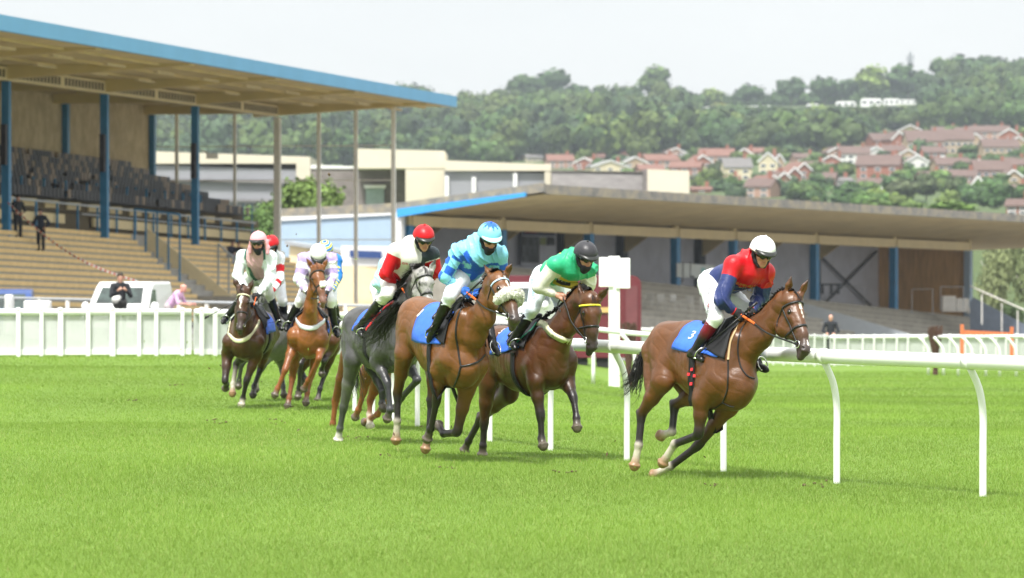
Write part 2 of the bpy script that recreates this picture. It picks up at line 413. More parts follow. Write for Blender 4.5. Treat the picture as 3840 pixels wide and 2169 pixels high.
def horse(S):
    md = S.get('mode', 'L'); z = S['z']; O = P(*Frame((0, 0, 0), 0, zoom=z).src(*S['O'][:2]), S['O'][2])
    fr = Frame(O, S['head'], S.get('lean', 0), z); hf = Frame(O, S.get('hhead', S['head']), S.get('hlean', S.get('lean', 0)), z)
    def J(t):
        return fr.J(t[0], t[1], t[2] if len(t) > 2 else 0, md, t[3] if len(t) > 3 else None)
    F_, L_, U_ = fr.F, fr.L, fr.U; off = lambda p, f=0, l=0, u=0: p + F_ * f + L_ * l + U_ * u
    cb, cd, cl = (np.array(S[k]) for k in ('body', 'dark', 'legc')); cm = np.array(S.get('muzz', (.03, .02, .02)))
    g = SDF(S.get('h', .012)); T = [J(t) for t in S['trunk']]          # pelvis loin barrel girth chest
    tr = S.get('tr', (.255, .30, .33, .345, .235)); fl = dict(flat=L_, fs=1.32)
    cu_ = cb * .92 + cd * .08
    for i in range(4): g.cap(T[i], T[i + 1], tr[i], tr[i + 1], .05, cb, cb, **fl)
    g.cap(off(T[3], .0, 0, -.08), off(T[4], .02, 0, -.08), .27, .21, .05, cu_, cu_, **fl)
    wi = J(S['withers']); bk = off(T[2], 0, 0, tr[2] - .13)
    g.cap(bk, wi, .13, .105, .10, cb, cb, flat=L_, fs=1.5)
    br = J(S['breast'])
    for s in (-1, 1): g.cap(off(br, -.02, s * .085, .06), off(br, -.06, s * .06, -.08), .105, .10, .025, cu_, cu_)
    N = [J(t) for t in S['neck']]; nr_ = S.get('nr', (.215, .165, .13, .11))
    for i in range(3): g.cap(N[i], N[i + 1], nr_[i], nr_[i + 1], .07 if i == 0 else .03, cb, cb, flat=L_ * .5 + hf.L * .5, fs=1.65)
    g.cap(wi, N[1] + nrm(np.cross(nrm(N[2] - N[0]), L_)) * -nr_[1] * .55, .09, .06, .08, cb, cb, flat=L_, fs=1.3)
    # head
    H = {k: fr.J(*S['hd'][k][:3], md, S['hd'][k][3] if len(S['hd'][k]) > 3 else None) for k in S['hd']}
    ax = nrm(H['muz'] - H['sk']); Lh = nrm(hf.L - ax * np.dot(hf.L, ax)); fn = np.cross(ax, Lh)
    if np.dot(fn, F_) < -.2 and False: fn = -fn
    fh = dict(flat=Lh, fs=1.12); hq = S.get('hs', 1.06); n_h = len(g.p)
    g.cap(N[3], H['sk'], .105, .095, .04, cb, cb, flat=Lh, fs=1.2)
    g.cap(H['sk'] - fn * .012, H['ey'] - fn * .015, .088, .088, .03, cb, cb, **fh)
    g.cap(H['sk'] - fn * .05 + ax * .07, H['jo'], .08, .092, .03, cb, cb, flat=Lh, fs=1.25)
    g.cap(H['ey'] - fn * .01, H['no'], .084, .066, .03, cb, cb * .6 + cm * .4, flat=Lh, fs=1.25)
    g.cap(H['jo'], H['no'] - fn * .02, .085, .058, .03, cb, cm * .6 + cb * .4, flat=Lh, fs=1.45)
    g.cap(H['no'], H['muz'], .060, .054, .02, cb * .35 + cm * .65, cm, flat=Lh, fs=1.15)
    g.cap(H['muz'], H['ch'], .046, .032, .015, cm, cm * .9, flat=Lh, fs=1.1)
    g.cap(H['no'] - fn * .02, H['ch'], .05, .034, .02, cm * .7 + cb * .3, cm, flat=Lh, fs=1.3)
    nos = []
    for s in (-1, 1):
        e = H['ey'] + Lh * s * .070 + fn * .012
        g.cap(e - ax * .02 + fn * .018, e + ax * .012 + fn * .022, .024, .02, .014, cb * .7, cb * .7)            # brow
        g.cap(e + ax * .05, H['no'] + Lh * s * .046 - ax * .04, .018, .012, .02, cb * .9, cb * .7)                # cheek crest
        nz = H['muz'] + Lh * s * .040 + fn * .018
        g.cap(nz - ax * .02, nz + ax * .014, .026, .022, .012, cm, cm)
        g.cap(nz + Lh * s * .020 + fn * .010, nz + Lh * s * .014 + fn * .030 + ax * .012, .014, .017, .006, neg=True); nos.append(nz + Lh * s * .016 + fn * .022 + ax * .006)
        if s == -1: pass
        ek = 'earR' if s < 0 else 'earL'; eb, et = H[ek + 'b'], H[ek + 't']; ed = nrm(et - eb); en = nrm(fn - ed * np.dot(fn, ed)); ew = nrm(np.cross(ed, en))
        el = min(np.linalg.norm(et - eb), .2); et = eb + ed * el
        m1 = eb + ed * el * .45
        sd_ = H['sk'] + Lh * s * .05; eb_ = eb + (sd_ - eb) * .35 if np.linalg.norm(eb - H['sk']) > .11 else eb; g.cap(sd_, eb_, .05, .034, .02, cb * .9, cb * .9); m1 = m1 + (eb_ - eb); et = et + (eb_ - eb) * .3; eb = eb_
        g.cap(eb - ed * .02, m1, .030, .036, .015, cb * .85, cb * .8, flat=en, fs=1.5); g.cap(m1, et, .036, .005, .01, cb * .8, cd * .6, flat=en, fs=1.5)
        g.cap(eb + ed * .035 + en * .028, m1 + en * .030 + ed * .03, .014, .013, .008, neg=True)
    for i_ in range(n_h, len(g.p)):
        q_ = g.p[i_]; g.p[i_] = (q_[0], q_[1], q_[2] * (hq if q_[2] > .028 else 1), q_[3] * (hq if q_[3] > .028 else 1)) + q_[4:]
    # limbs
    def foreleg(k, s):
        q = S[k]; sc, sh, el, kn, fe, ho = (J(t) for t in q['j']); c = [np.array(v) for v in q.get('c', [cb, cl, cl, cl, cl * 1.0, (.10, .08, .06)])]
        g.cap(sc, sh, .10, .115, .05, cb, cb, flat=L_, fs=1.5); g.cap(sh, el, .115, .10, .05, cb, cb, flat=L_, fs=1.15)
        g.cap(off(sc, -.10, 0, -.10), el, .12, .10, .045, cb, cb, flat=L_, fs=1.5)
        fb = nrm(np.cross(kn - el, L_)); md_ = el * .55 + kn * .45
        g.cap(el, md_, .088, .066, .03, c[0], c[0] * .75 + c[1] * .25); g.cap(md_, kn, .062, .042, .03, c[0] * .6 + c[1] * .4, c[1])
        d1 = nrm(kn - el); d2 = nrm(fe - kn)
        g.cap(kn - d1 * .035, kn + d2 * .035, .046, .040, .025, c[1], c[1])
        g.cap(kn, fe, .036, .029, .02, c[1], c[2]); bh = nrm(np.cross(d2, L_));
        g.cap(kn + bh * .016, fe + bh * .016, .024, .024, .012, c[1], c[2])
        g.cap(kn - bh * .016, fe - bh * .016, .020, .020, .012, c[1], c[2])
        hoof(fe, ho, c)
    def hoof(fe, ho, c):
        d = nrm(ho - fe); L0 = np.linalg.norm(ho - fe); m = fe + d * max(L0 - .065, .02)
        g.cap(fe, fe, .041, .041, .02, c[3], c[3]); g.cap(fe, m, .034, .036, .018, c[3], c[4])
        g.cap(m, ho, .040, .050, .008, c[5], c[5]); g.cap(ho - d * .012, ho - d * .012, .062, None, .01, c[5], None, d, 2.6)
    def hindleg(k, s):
        q = S[k]; st, hk, fe, ho = (J(t) for t in q['j']); c = [np.array(v) for v in q.get('c', [cb, cl, cl, cl, cl, (.10, .08, .06)])]
        hp = off(T[0], .06, s * .10, .02); bt = off(T[0], -.13, s * .085, -.06)
        g.cap(hp, st, .20, .125, .05, cb, cb, flat=L_, fs=1.4); ga = st * .5 + hk * .5
        g.cap(bt, st * .45 + hk * .55, .125, .055, .045, cb, c[0], flat=L_, fs=1.3)
        g.cap(st, ga, .115, .078, .035, cb, c[0], flat=L_, fs=1.15); g.cap(ga, hk, .074, .046, .03, c[0], c[0] * .4 + c[1] * .6)
        d1 = nrm(hk - st); d2 = nrm(fe - hk); po = hk + nrm(d1 - d2) * .050
        g.cap(hk, hk + d2 * .05, .048, .042, .02, c[1], c[1]); g.cap(hk, po, .034, .028, .015, c[1], c[1]); g.cap(st * .35 + hk * .65 + (po - hk) * .5, po, .022, .022, .02, c[0], c[1])
        g.cap(hk, fe, .038, .031, .02, c[1], c[2]); bh = nrm(np.cross(d2, L_)); g.cap(hk + bh * .017, fe + bh * .016, .024, .023, .012, c[1], c[2]); g.cap(hk - bh * .017, fe - bh * .016, .022, .021, .012, c[1], c[2])
        hoof(fe, ho, c)
    foreleg('RF', -1); foreleg('LF', 1); hindleg('RH', -1); hindleg('LH', 1)
    bl = S.get('blaze', []); grey = S.get('dapple', 0)
    def cfn(V, c):
        d = V - H['sk']; ua = d @ ax; ul = d @ Lh; un = d @ fn; c = c.copy()
        hl = np.linalg.norm(H['muz'] - H['sk'])
        if grey:
            w = wob(V, 26, 5, 2); c *= (1 + grey * .35 * w)[:, None]
            hm = sstep(.30, .18, np.linalg.norm(V - H['ey'], axis=1)) * (np.abs(ul) < .11)
            c = c * (1 - hm[:, None]) + hm[:, None] * np.array((.40, .39, .375)) * (1 - .45 * (wob(V, 60, 9, 2) > .35))[:, None]
        for (u0, u1, w0, w1) in bl:
            t = np.clip((ua / hl - u0) / (u1 - u0), 0, 1); w = w0 + (w1 - w0) * t + .005 * wob(V, 90, 3, 2)
            m = (ua / hl > u0) & (ua / hl < u1) & (np.abs(ul + .004 * np.sin(ua * 60)) < w) & (un > .02)
            c[m] = (.78, .74, .66)
        for q_ in nos: m = np.linalg.norm(V - q_, axis=1) < .021; c[m] = (.012, .006, .006)
        for s in (-1, 1): c *= (1 - .72 * sstep(.040, .022, np.linalg.norm(V - (H['ey'] + Lh * s * .080 * hq + fn * .014), axis=1)))[:, None]
        c *= (1 + .20 * wob(V, 6, 2, 3))[:, None]
        return np.clip(c, .003, .9)
    def disp(V):
        k = sstep(.60, .95, V[:, 2]); m = wob(V, 17, 4, 2); rb = np.sin((V @ F_) * 95 + .6 * np.sin((V @ U_) * 9)) * sstep(.30, .12, np.abs((V - T[2]) @ F_)) * sstep(-.24, -.05, (V - T[2]) @ U_)
        return k * (.0085 * m - .0045 * (1 - np.abs(wob(V, 26, 12, 1))) ** 6 + .0016 * rb)
    base = (float(T[2][0]), float(T[2][1]), float(gz(T[2][0], T[2][1])))
    root = thing('racehorse', S['label'], 'horse', base, 'racehorses galloping in the race')
    body, V, Q = g.build('body', M_coat, root, cfn, disp); bv = bvh_of((V, Q))
    for s in (-1, 1):
        e = H['ey'] + Lh * s * .076 + fn * .014; hh, hn = cast(bv, e + Lh * s * .15, -Lh * s, .3)
        if hh is not None: mb = MB(); mb.ball(hh - Lh * s * .007, .021, 8); mb.build('eye', M_eye, root, True)
    hm = S.get('hair', M_hair)
    if S.get('tail'): hair('tail', [J(t) for t in S['tail']], S.get('tn', 150), S.get('ts', (.018, .055)), .013, hm, root, 3, curl=S.get('tc', .035))
    # mane along the crest, forelock
    cr = []; pts = [wi] + N[1:] + [H['sk']]; hv = []
    rr = [.1] + list(nr_[1:]) + [.09]
    for i, p in enumerate(pts):
        tg = nrm(pts[min(i + 1, len(pts) - 1)] - pts[max(i - 1, 0)]); up = -np.cross(tg, L_) * 1.0
        up = up if up @ U_ > 0 else -up; h_, n_ = cast(bv, p + up * .4, -up, .5); cr.append(h_ if h_ is not None else p + up * rr[i])
    cr = spline(cr, 40); rnd = np.random.RandomState(5); Vv = []; Ff = []
    for i in range(0, 39):
        for q in range(9):
            t = rnd.rand(); p = cr[i] * (1 - t) + cr[i + 1] * t; ln = S.get('mane', .06) * (.6 + .6 * rnd.rand()); b = len(Vv); tg = nrm(cr[i + 1] - cr[i])
            sd = S.get('mside', -1); o = L_ * sd
            a = p + o * rnd.normal() * .008 - U_ * .004; m_ = a + U_ * ln * .35 + o * ln * .25 - tg * ln * .15 + rnd.normal(size=3) * .008; e = a + U_ * ln * .05 + o * ln * .8 - tg * ln * .4 + rnd.normal(size=3) * .012
            for x, w in ((a, .014), (m_, .012), (e, .003)): Vv += [x + tg * w, x - tg * w]
            Ff += [(b, b + 1, b + 3, b + 2), (b + 2, b + 3, b + 5, b + 4)]
    mesh_obj('mane', Vv, np.array(Ff), hm, root, True)
    pk = H['sk'] - ax * .07 + fn * .02
    hair('forelock', [pk, pk + fn * .07 + ax * .03, pk + fn * .085 + ax * .13], 26, (.02, .016), .012, hm, root, 8, curl=.008)
    # bridle
    br_ = thing('bridle', None, None, root.location); br_.parent = root; br_.location = (0, 0, 0)
    kb = H['sk'] * .62 + H['ey'] * .38
    o, nn = ring(bv, kb - fn * .03, fn, Lh, -105, 105, 26, .006); strip(o, ax, .020, .008, 'browband', S.get('browm', M_lea), br_)
    nb = H['ey'] * .28 + H['no'] * .72 if not S.get('nbt') else H['ey'] * (1 - S['nbt']) + H['no'] * S['nbt']
    o, nn = ring(bv, nb - fn * .02, fn, Lh, 0, 350, 36, .006, .2); strip(o, ax - fn * .25, .022, .008, 'noseband', M_lea, br_, closed=True)
    o2, nn2 = ring(bv, H['muz'] * .35 + H['no'] * .65 - fn * .01, nrm(fn), Lh, 90, 270, 16, .005, .2)
    if len(o2) > 2: strip(o2, ax, .014, .006, 'chin_strap', M_lea, br_)
    bits = []
    mo = H['no'] * .45 + H['muz'] * .55 - fn * .035
    for s in (-1, 1):
        pts = []
        for t in np.linspace(0, 1, 12):
            c = (kb - fn * .055) * (1 - t) + mo * t; h_, n_ = cast(bv, c + Lh * s * .3, -Lh * s, .3)
            if h_ is not None: pts.append(h_ + Lh * s * .006)
        if len(pts) > 3: strip(pts, fn, .017, .007, 'cheekpiece', M_lea, br_)
        pts = []
        for t in np.linspace(0, 1, 12):
            c = (kb - fn * .05) * (1 - t) + (H['jo'] - fn * .02) * t; h_, n_ = cast(bv, c - fn * .05 * math.sin(t * 3) + Lh * s * .3, -Lh * s, .3)
            if h_ is not None: pts.append(h_ + Lh * s * .005)
        if len(pts) > 3: strip(pts, fn, .011, .006, 'throat_strap', M_lea, br_)
        h_, n_ = cast(bv, mo + Lh * s * .2, -Lh * s, .3); bp_ = (h_ if h_ is not None else mo + Lh * s * .06) + Lh * s * .010; bits.append(bp_)
        mb = MB(); mb.tube([bp_ + .034 * (math.cos(a) * ax + math.sin(a) * fn) for a in np.linspace(0, 2 * math.pi, 17)[:-1]], .0055, 6, closed=True); mb.build('bit_ring', M_metal, br_, True)
    S.update(dict(md=md, fr=fr, root=root, bv=bv, H=H, Tw=T, bits=bits, Lh=Lh, ax=ax, fn=fn, br=br_, wi=wi, N=N, V=V))
    return S
BAY = dict(body=(.118, .041, .0085), dark=(.03, .015, .01), legc=(.028, .018, .015), muzz=(.045, .030, .026))
TAN = (.24, .14, .07); SOCK = (.46, .42, .34); BLK = (.014, .010, .010); HOOFD = (.06, .05, .045)
def legc(cb, cl, fet=None, hoof=HOOFD): return [cb, cl, cl, fet or cl, fet or cl, hoof]
H1 = dict(hs=1.12, z=A_, O=(690, 760, 39.7), head=50, lean=9, mane=.035, label='bay racehorse leading the field, white star, four white socks', **BAY,
    trunk=[(430, 675), (530, 705), (628, 765), (715, 812), (775, 850)], withers=(815, 600), breast=(805, 880),
    neck=[(795, 700), (912, 592), (985, 505), (1040, 440)],
    hd=dict(sk=(1078, 440, 0), ey=(1090, 500, 0), jo=(1042, 565, 0), no=(1128, 612, 0), muz=(1143, 690, 0), ch=(1122, 722, 0),
            earRb=(1050, 392, -.045), earRt=(1073, 298, -.06), earLb=(1122, 400, .045), earLt=(1164, 316, .08)),
    RF=dict(j=[(770, 640, -.12), (690, 850, -.16), (605, 945, -.17), (588, 1135, -.13), (462, 1182, -.11), (398, 1285, -.10)], c=legc(BAY['body'], BLK, SOCK, TAN)),
    LF=dict(j=[(840, 650, .12), (830, 880, .15), (745, 985, .15), (580, 1195, .10), (440, 1300, .08), (350, 1347, .07)], c=legc(BAY['body'], BLK, SOCK, TAN)),
    RH=dict(j=[(400, 850, -.17), (288, 1025, -.13), (273, 1190, -.12), (250, 1300, -.11)], c=legc(BAY['body'], BLK, SOCK, TAN)),
    LH=dict(j=[(620, 900, .15), (462, 978, .13), (448, 1120, .12), (385, 1140, .12)], c=legc(BAY['body'], BLK, SOCK, TAN)),
    tail=[(312, 700, 0), (290, 735, 0), (272, 800, 0), (245, 865, 0), (212, 900, 0)], blaze=[(.08, .22, .016, .018), (.22, .42, .012, .003), (.86, .96, .006, .014)])
H2 = dict(hs=1.12, z=B1, O=(460, 560, 43.2), head=63, hhead=48, lean=3, label='bay racehorse with white sheepskin noseband, second from the right rail', body=(.150, .056, .012), dark=(.03, .015, .01), legc=BLK, muzz=(.05, .035, .03),
    trunk=[(250, 395), (325, 455), (420, 560), (500, 630), (585, 690)], withers=(600, 345), breast=(590, 770),
    neck=[(650, 480), (735, 350), (778, 225), (805, 135)], nr=(.215, .155, .13, .11),
    hd=dict(sk=(850, 105, 0), ey=(885, 180, 0), jo=(822, 245, 0), no=(940, 310, 0), muz=(962, 395, 0), ch=(945, 450, 0),
            earRb=(785, 60, -.045), earRt=(716, -42, -.06), earLb=(903, 50, .05), earLt=(942, -20, .07)),
    RF=dict(j=[(570, 380, -.12), (465, 680, -.17), (405, 760, -.17), (388, 990, -.13), (345, 1195, -.10), (318, 1275, -.10)]),
    LF=dict(j=[(680, 420, .12), (700, 720, .16), (610, 900, .13), (540, 1225, .10), (440, 1232, .08), (395, 1165, .08)]),
    RH=dict(j=[(150, 640, -.17), (100, 935, -.13), (98, 1140, -.12), (88, 1285, -.11)], c=legc(BAY['body'], BLK, SOCK, TAN)),
    LH=dict(j=[(390, 720, .15), (350, 985, .12), (330, 1240, .10), (305, 1350, .08)], c=[BAY['body'], BLK, BLK, BLK, BLK, TAN]),
    tail=[(95, 295, 0), (55, 360, 0), (-5, 435, .0), (-65, 500, .05), (-130, 545, .1)], ts=(.03, .075), tn=200, tc=.05, blaze=[(.05, .2, .012, .016), (.2, .5, .009, .005)], browm=M_lblu, nbt=.55)
H3 = dict(hs=1.2, z=B2, O=(330, 790, 43.9), head=60, hhead=68, lean=2, label='dark bay racehorse with cream breastgirth and yellow browband', body=(.080, .0285, .0072), dark=(.02, .01, .008), legc=BLK, muzz=(.03, .022, .02),
    trunk=[(130, 725), (190, 770), (262, 792), (350, 802), (450, 800)], withers=(405, 610), breast=(450, 880),
    neck=[(480, 670), (550, 545), (602, 460), (645, 405)], nr=(.22, .165, .13, .11),
    hd=dict(sk=(700, 425, 0), ey=(708, 500, 0), jo=(655, 575, 0), no=(712, 620, 0), muz=(708, 705, 0), ch=(692, 745, 0),
            earRb=(665, 392, -.045), earRt=(617, 303, -.08), earLb=(768, 400, .045), earLt=(827, 327, .09)),
    RF=dict(j=[(390, 640, -.12), (335, 840, -.17), (350, 930, -.17), (385, 1150, -.13), (390, 1295, -.12), (402, 1345, -.12)]),
    LF=dict(j=[(500, 650, .12), (560, 810, .17), (545, 920, .16), (592, 1030, .14), (612, 1165, .13), (616, 1230, .12)]),
    RH=dict(j=[(50, 934, -.16), (27, 1192, -.13), (19, 1339, -.12), (15, 1400, -.11)]),
    LH=dict(j=[(185, 1000, .15), (5, 1165, .12), (-72, 1310, .11), (-100, 1375, .10)]),
    tail=[(20, 640, 0), (-10, 700, 0), (-30, 800, .0), (-40, 880, 0)], tn=90, browm=M_yel)
GRY = dict(body=(.052, .051, .051), dark=(.03, .03, .03), legc=(.03, .03, .034), muzz=(.08, .07, .07))
H4 = dict(z=C1, O=(300, 740, 47.6), head=62, hhead=72, lean=3, label='dapple grey racehorse with dark legs beside the blue and white stands', dapple=1, hair=M_hair_gr, **GRY,
    trunk=[(190, 680), (235, 715), (295, 755), (375, 760), (460, 750)], withers=(425, 560), breast=(470, 820),
    neck=[(450, 640), (478, 520), (500, 430), (530, 385)], nr=(.20, .15, .125, .11),
    hd=dict(sk=(578, 350, 0), ey=(592, 405, 0), jo=(545, 470, 0), no=(600, 500, 0), muz=(606, 575, 0), ch=(590, 610, 0),
            earRb=(520, 325, -.045), earRt=(474, 248, -.07), earLb=(632, 315, .045), earLt=(655, 245, .07)),
    RF=dict(j=[(400, 620, -.12), (330, 800, -.17), (290, 890, -.17), (352, 1020, -.14), (368, 1185, -.12), (350, 1245, -.12)]),
    LF=dict(j=[(500, 620, .12), (500, 830, .15), (470, 900, .15), (540, 1000, .12), (440, 1110, .1), (400, 1180, .08)]),
    RH=dict(j=[(140, 870, -.17), (82, 1165, -.13), (58, 1300, -.12), (46, 1375, -.11)], c=[(.13, .125, .12), (.06, .06, .065), (.06, .06, .065), (.1, .1, .1), (.5, .48, .44), (.5, .47, .42)]),
    LH=dict(j=[(280, 920, .15), (325, 1075, .12), (318, 1150, .11), (330, 1180, .10)]),
    tail=[(110, 640, 0), (120, 760, .0), (150, 950, .0), (160, 1110, 0)], tn=90, ts=(.02, .05), mane=.10)
H5 = dict(z=C1, O=(300, 740, 51.6), head=64, lean=2, label='chestnut racehorse mostly hidden behind the grey horse', hair=M_hair_ch, h=.016, body=(.14, .045, .012), dark=(.12, .04, .015), legc=(.24, .08, .03), muzz=(.15, .06, .04),
    trunk=[(200, 700), (240, 730), (290, 750), (360, 765), (420, 770)], withers=(400, 640), breast=(420, 830),
    neck=[(420, 720), (445, 700), (470, 680), (490, 670)], nr=(.17, .13, .12, .11),
    hd=dict(sk=(505, 680, 0), ey=(515, 720, 0), jo=(490, 760, 0), no=(520, 780, 0), muz=(520, 830, 0), ch=(510, 850, 0), earRb=(490, 650, -.04), earRt=(485, 610, -.06), earLb=(520, 650, .04), earLt=(530, 610, .07)),
    RF=dict(j=[(340, 680, -.12), (300, 840, -.15), (225, 960, -.15), (205, 1075, -.13), (172, 1185, -.12), (152, 1235, -.12)]),
    LF=dict(j=[(400, 680, .12), (360, 850, .12), (290, 1020, .12), (245, 1125, .1), (240, 1215, .1), (245, 1290, .08)], c=[(.27, .085, .025), (.22, .07, .03), (.3, .15, .08), SOCK, SOCK, SOCK]),
    RH=dict(j=[(110, 850, -.15), (30, 1130, -.13), (14, 1270, -.12), (6, 1310, -.11)]),
    LH=dict(j=[(330, 900, .12), (345, 1120, .12), (290, 1215, .1), (210, 1265, .09)]))
H6 = dict(z=C2, mode='F', O=(300, 850, 59.6), head=105, lean=0, h=.014, label='dark bay racehorse with white star and cream breastgirth, leftmost in front', body=(.062, .025, .0095), dark=(.02, .01, .008), legc=BLK, muzz=(.05, .035, .032),
    trunk=[(425, 800, -.65), (400, 815, -.4), (350, 830, -.1), (300, 850, .25), (268, 870, .45)], withers=(315, 690, .3), breast=(265, 920, .55),
    neck=[(270, 780, .5), (262, 660, .72), (266, 580, .86), (270, 530, .94)], nr=(.22, .17, .13, .11),
    hd=dict(sk=(270, 520, 1.0), ey=(266, 600, 1.08), jo=(262, 690, 1.0), no=(254, 710, 1.14), muz=(243, 795, 1.2), ch=(243, 825, 1.14),
            earRb=(232, 480, 1.0), earRt=(187, 402, 1.02), earLb=(315, 480, 1.0), earLt=(352, 408, 1.02)),
    RF=dict(j=[(235, 800, .3), (160, 900, .5), (150, 980, .38), (128, 1195, .55), (140, 1215, .3), (130, 1250, .22)]),
    LF=dict(j=[(320, 800, .3), (375, 900, .5), (365, 990, .35), (292, 1190, .42), (265, 1320, .38), (252, 1375, .40)], c=[BAY['body'], BLK, BLK, BLK, SOCK, SOCK]),
    RH=dict(j=[(300, 960, -.45), (215, 1060, -.6), (190, 1215, -.5), (185, 1290, -.42)], c=[BLK, BLK, SOCK, SOCK, SOCK, TAN]),
    LH=dict(j=[(430, 950, -.45), (400, 1090, -.6), (350, 1230, -.5), (340, 1300, -.42)], c=legc(BAY['body'], BLK, None, HOOFD)),
    blaze=[(.18, .5, .022, .006), (.12, .22, .012, .02)], browm=M_cream, mane=.05)
CHB = (.205, .070, .016)
H7 = dict(z=C2, mode='F', O=(765, 850, 59.0), head=87, lean=2, h=.014, label='bright chestnut racehorse with sheepskin-tipped noseband and striped breastgirth', hair=M_hair_ch, body=CHB, dark=(.2, .07, .02), legc=(.22, .07, .022), muzz=(.16, .08, .06),
    trunk=[(815, 800, -.65), (800, 810, -.4), (785, 820, -.1), (770, 835, .25), (758, 850, .45)], withers=(785, 680, .3), breast=(762, 895, .55), tr=(.26, .28, .31, .32, .235),
    neck=[(768, 760, .5), (778, 620, .68), (795, 490, .82), (818, 400, .92)], nr=(.21, .145, .12, .10),
    hd=dict(sk=(830, 350, 1.0), ey=(837, 415, 1.08), jo=(830, 490, .98), no=(858, 510, 1.16), muz=(872, 585, 1.22), ch=(868, 618, 1.15),
            earRb=(778, 320, 1.0), earRt=(742, 255, 1.02), earLb=(885, 318, 1.0), earLt=(912, 262, 1.02)),
    RF=dict(j=[(720, 760, .3), (650, 850, .5), (655, 900, .38), (585, 1105, .6), (528, 1245, .55), (505, 1300, .55)]),
    LF=dict(j=[(830, 760, .3), (865, 870, .5), (860, 920, .4), (840, 1020, .65), (760, 1185, .4), (725, 1255, .3)]),
    RH=dict(j=[(660, 960, -.3), (640, 1165, -.45), (615, 1320, -.4), (602, 1385, -.35)]),
    LH=dict(j=[(830, 960, -.4), (790, 1130, -.55), (752, 1280, -.5), (740, 1360, -.45)]), mane=.05)
H8 = dict(z=C2, mode='F', O=(540, 860, 62.6), head=104, h=.016, label='pale grey racehorse between the dark bay and the chestnut, mostly hidden', dapple=.4, hair=M_hair_gr, body=(.14, .14, .13), dark=(.05, .05, .05), legc=(.06, .06, .06), muzz=(.15, .13, .12),
    trunk=[(600, 830, -.65), (575, 840, -.4), (545, 850, -.1), (500, 860, .25), (460, 870, .45)], withers=(480, 720, .3), breast=(440, 910, .5),
    neck=[(455, 760, .5), (430, 650, .7), (410, 560, .84), (395, 490, .92)],
    hd=dict(sk=(380, 430, 1.0), ey=(378, 480, 1.08), jo=(380, 550, 1.0), no=(375, 570, 1.14), muz=(370, 640, 1.2), ch=(370, 660, 1.14), earRb=(360, 405, 1.0), earRt=(350, 370, 1.02), earLb=(395, 400, 1.0), earLt=(380, 368, 1.02)),
    RF=dict(j=[(400, 800, .3), (350, 900, .5), (320, 980, .4), (255, 1055, .6), (235, 1185, .5), (230, 1235, .5)]),
    LF=dict(j=[(480, 800, .3), (500, 900, .5), (470, 980, .4), (410, 1090, .6), (370, 1185, .5), (362, 1260, .5)], c=[(.2, .2, .19), (.05, .05, .05), SOCK, SOCK, SOCK, HOOFD]),
    RH=dict(j=[(520, 960, -.3), (560, 1090, -.5), (568, 1230, -.4), (575, 1300, -.35)]),
    LH=dict(j=[(640, 960, -.4), (690, 1060, -.5), (735, 1170, -.4), (700, 1200, -.4)]))
H9 = dict(z=C2, mode='F', O=(890, 850, 62.4), head=88, h=.016, label='dark bay racehorse mostly hidden behind the bright chestnut', body=(.08, .028, .010), dark=(.02, .01, .01), legc=BLK, muzz=(.04, .03, .03),
    trunk=[(905, 800, -.65), (900, 810, -.4), (895, 820, -.1), (880, 840, .25), (860, 850, .45)], withers=(890, 700, .3), breast=(850, 890, .5), tr=(.25, .27, .29, .30, .22),
    neck=[(860, 780, .5), (850, 720, .7), (845, 690, .84), (840, 670, .92)], nr=(.18, .14, .12, .1),
    hd=dict(sk=(835, 690, 1.0), ey=(835, 720, 1.08), jo=(835, 780, 1.0), no=(835, 790, 1.14), muz=(835, 840, 1.2), ch=(835, 850, 1.14), earRb=(820, 660, 1.0), earRt=(815, 640, 1.02), earLb=(850, 660, 1.0), earLt=(855, 640, 1.02)),
    RF=dict(j=[(830, 780, .3), (770, 880, .5), (750, 950, .4), (700, 1060, .6), (690, 1240, .5), (680, 1315, .5)]),
    LF=dict(j=[(920, 780, .3), (950, 880, .5), (920, 950, .4), (880, 1040, .6), (862, 1100, .4), (862, 1140, .4)]),
    RH=dict(j=[(800, 960, -.3), (700, 1120, -.5), (690, 1240, -.4), (690, 1280, -.35)]),
    LH=dict(j=[(950, 930, -.4), (890, 1120, -.5), (848, 1250, -.4), (830, 1340, -.35)]))
HS = [H1, H2, H3, H4, H5, H6, H7, H8, H9]
sel = range(9)
for i, h_ in enumerate(HS):
    if i in sel: horse(h_)
# ============================================================ people
M_skin = mat('skin', vc=True, rough=.5, var=.06, scale=30, spec=.4)
M_silk = mat('racing silks', vc=True, rough=.38, var=.07, scale=8, bump=.25, bscale=38, spec=.35)
M_nylon = mat('riding breeches', vc=True, rough=.6, var=.04, scale=10, bump=.30, bscale=13, spec=.25)
M_boot = mat('polished black boot', vc=True, rough=.30, var=.15, scale=14, spec=.4)
M_gog = mat('black goggles', (.008, .008, .01), rough=.08, var=0, spec=.7)
M_hood = mat('black stretch fabric', (.014, .014, .018), rough=.75, var=.15, scale=20)
M_cap = mat('cap cover', vc=True, rough=.4, var=.04, scale=12, bump=.12, bscale=30, spec=.35)
M_peak = mat('black cap peak', (.02, .022, .02), rough=.35, var=.2, scale=20)
M_pklight = mat('light cap peak', (.45, .72, .85), rough=.5, var=.03)
M_glove = mat('black glove', (.015, .015, .017), rough=.7, var=.15, scale=30)
M_gblue = mat('blue glove', (.03, .14, .55), rough=.7, var=.15, scale=30)
M_cloth2 = mat('woven clothing', vc=True, rough=.8, var=.1, scale=8, bump=.3, bscale=12)
SKIN = np.array((.56, .29, .20))
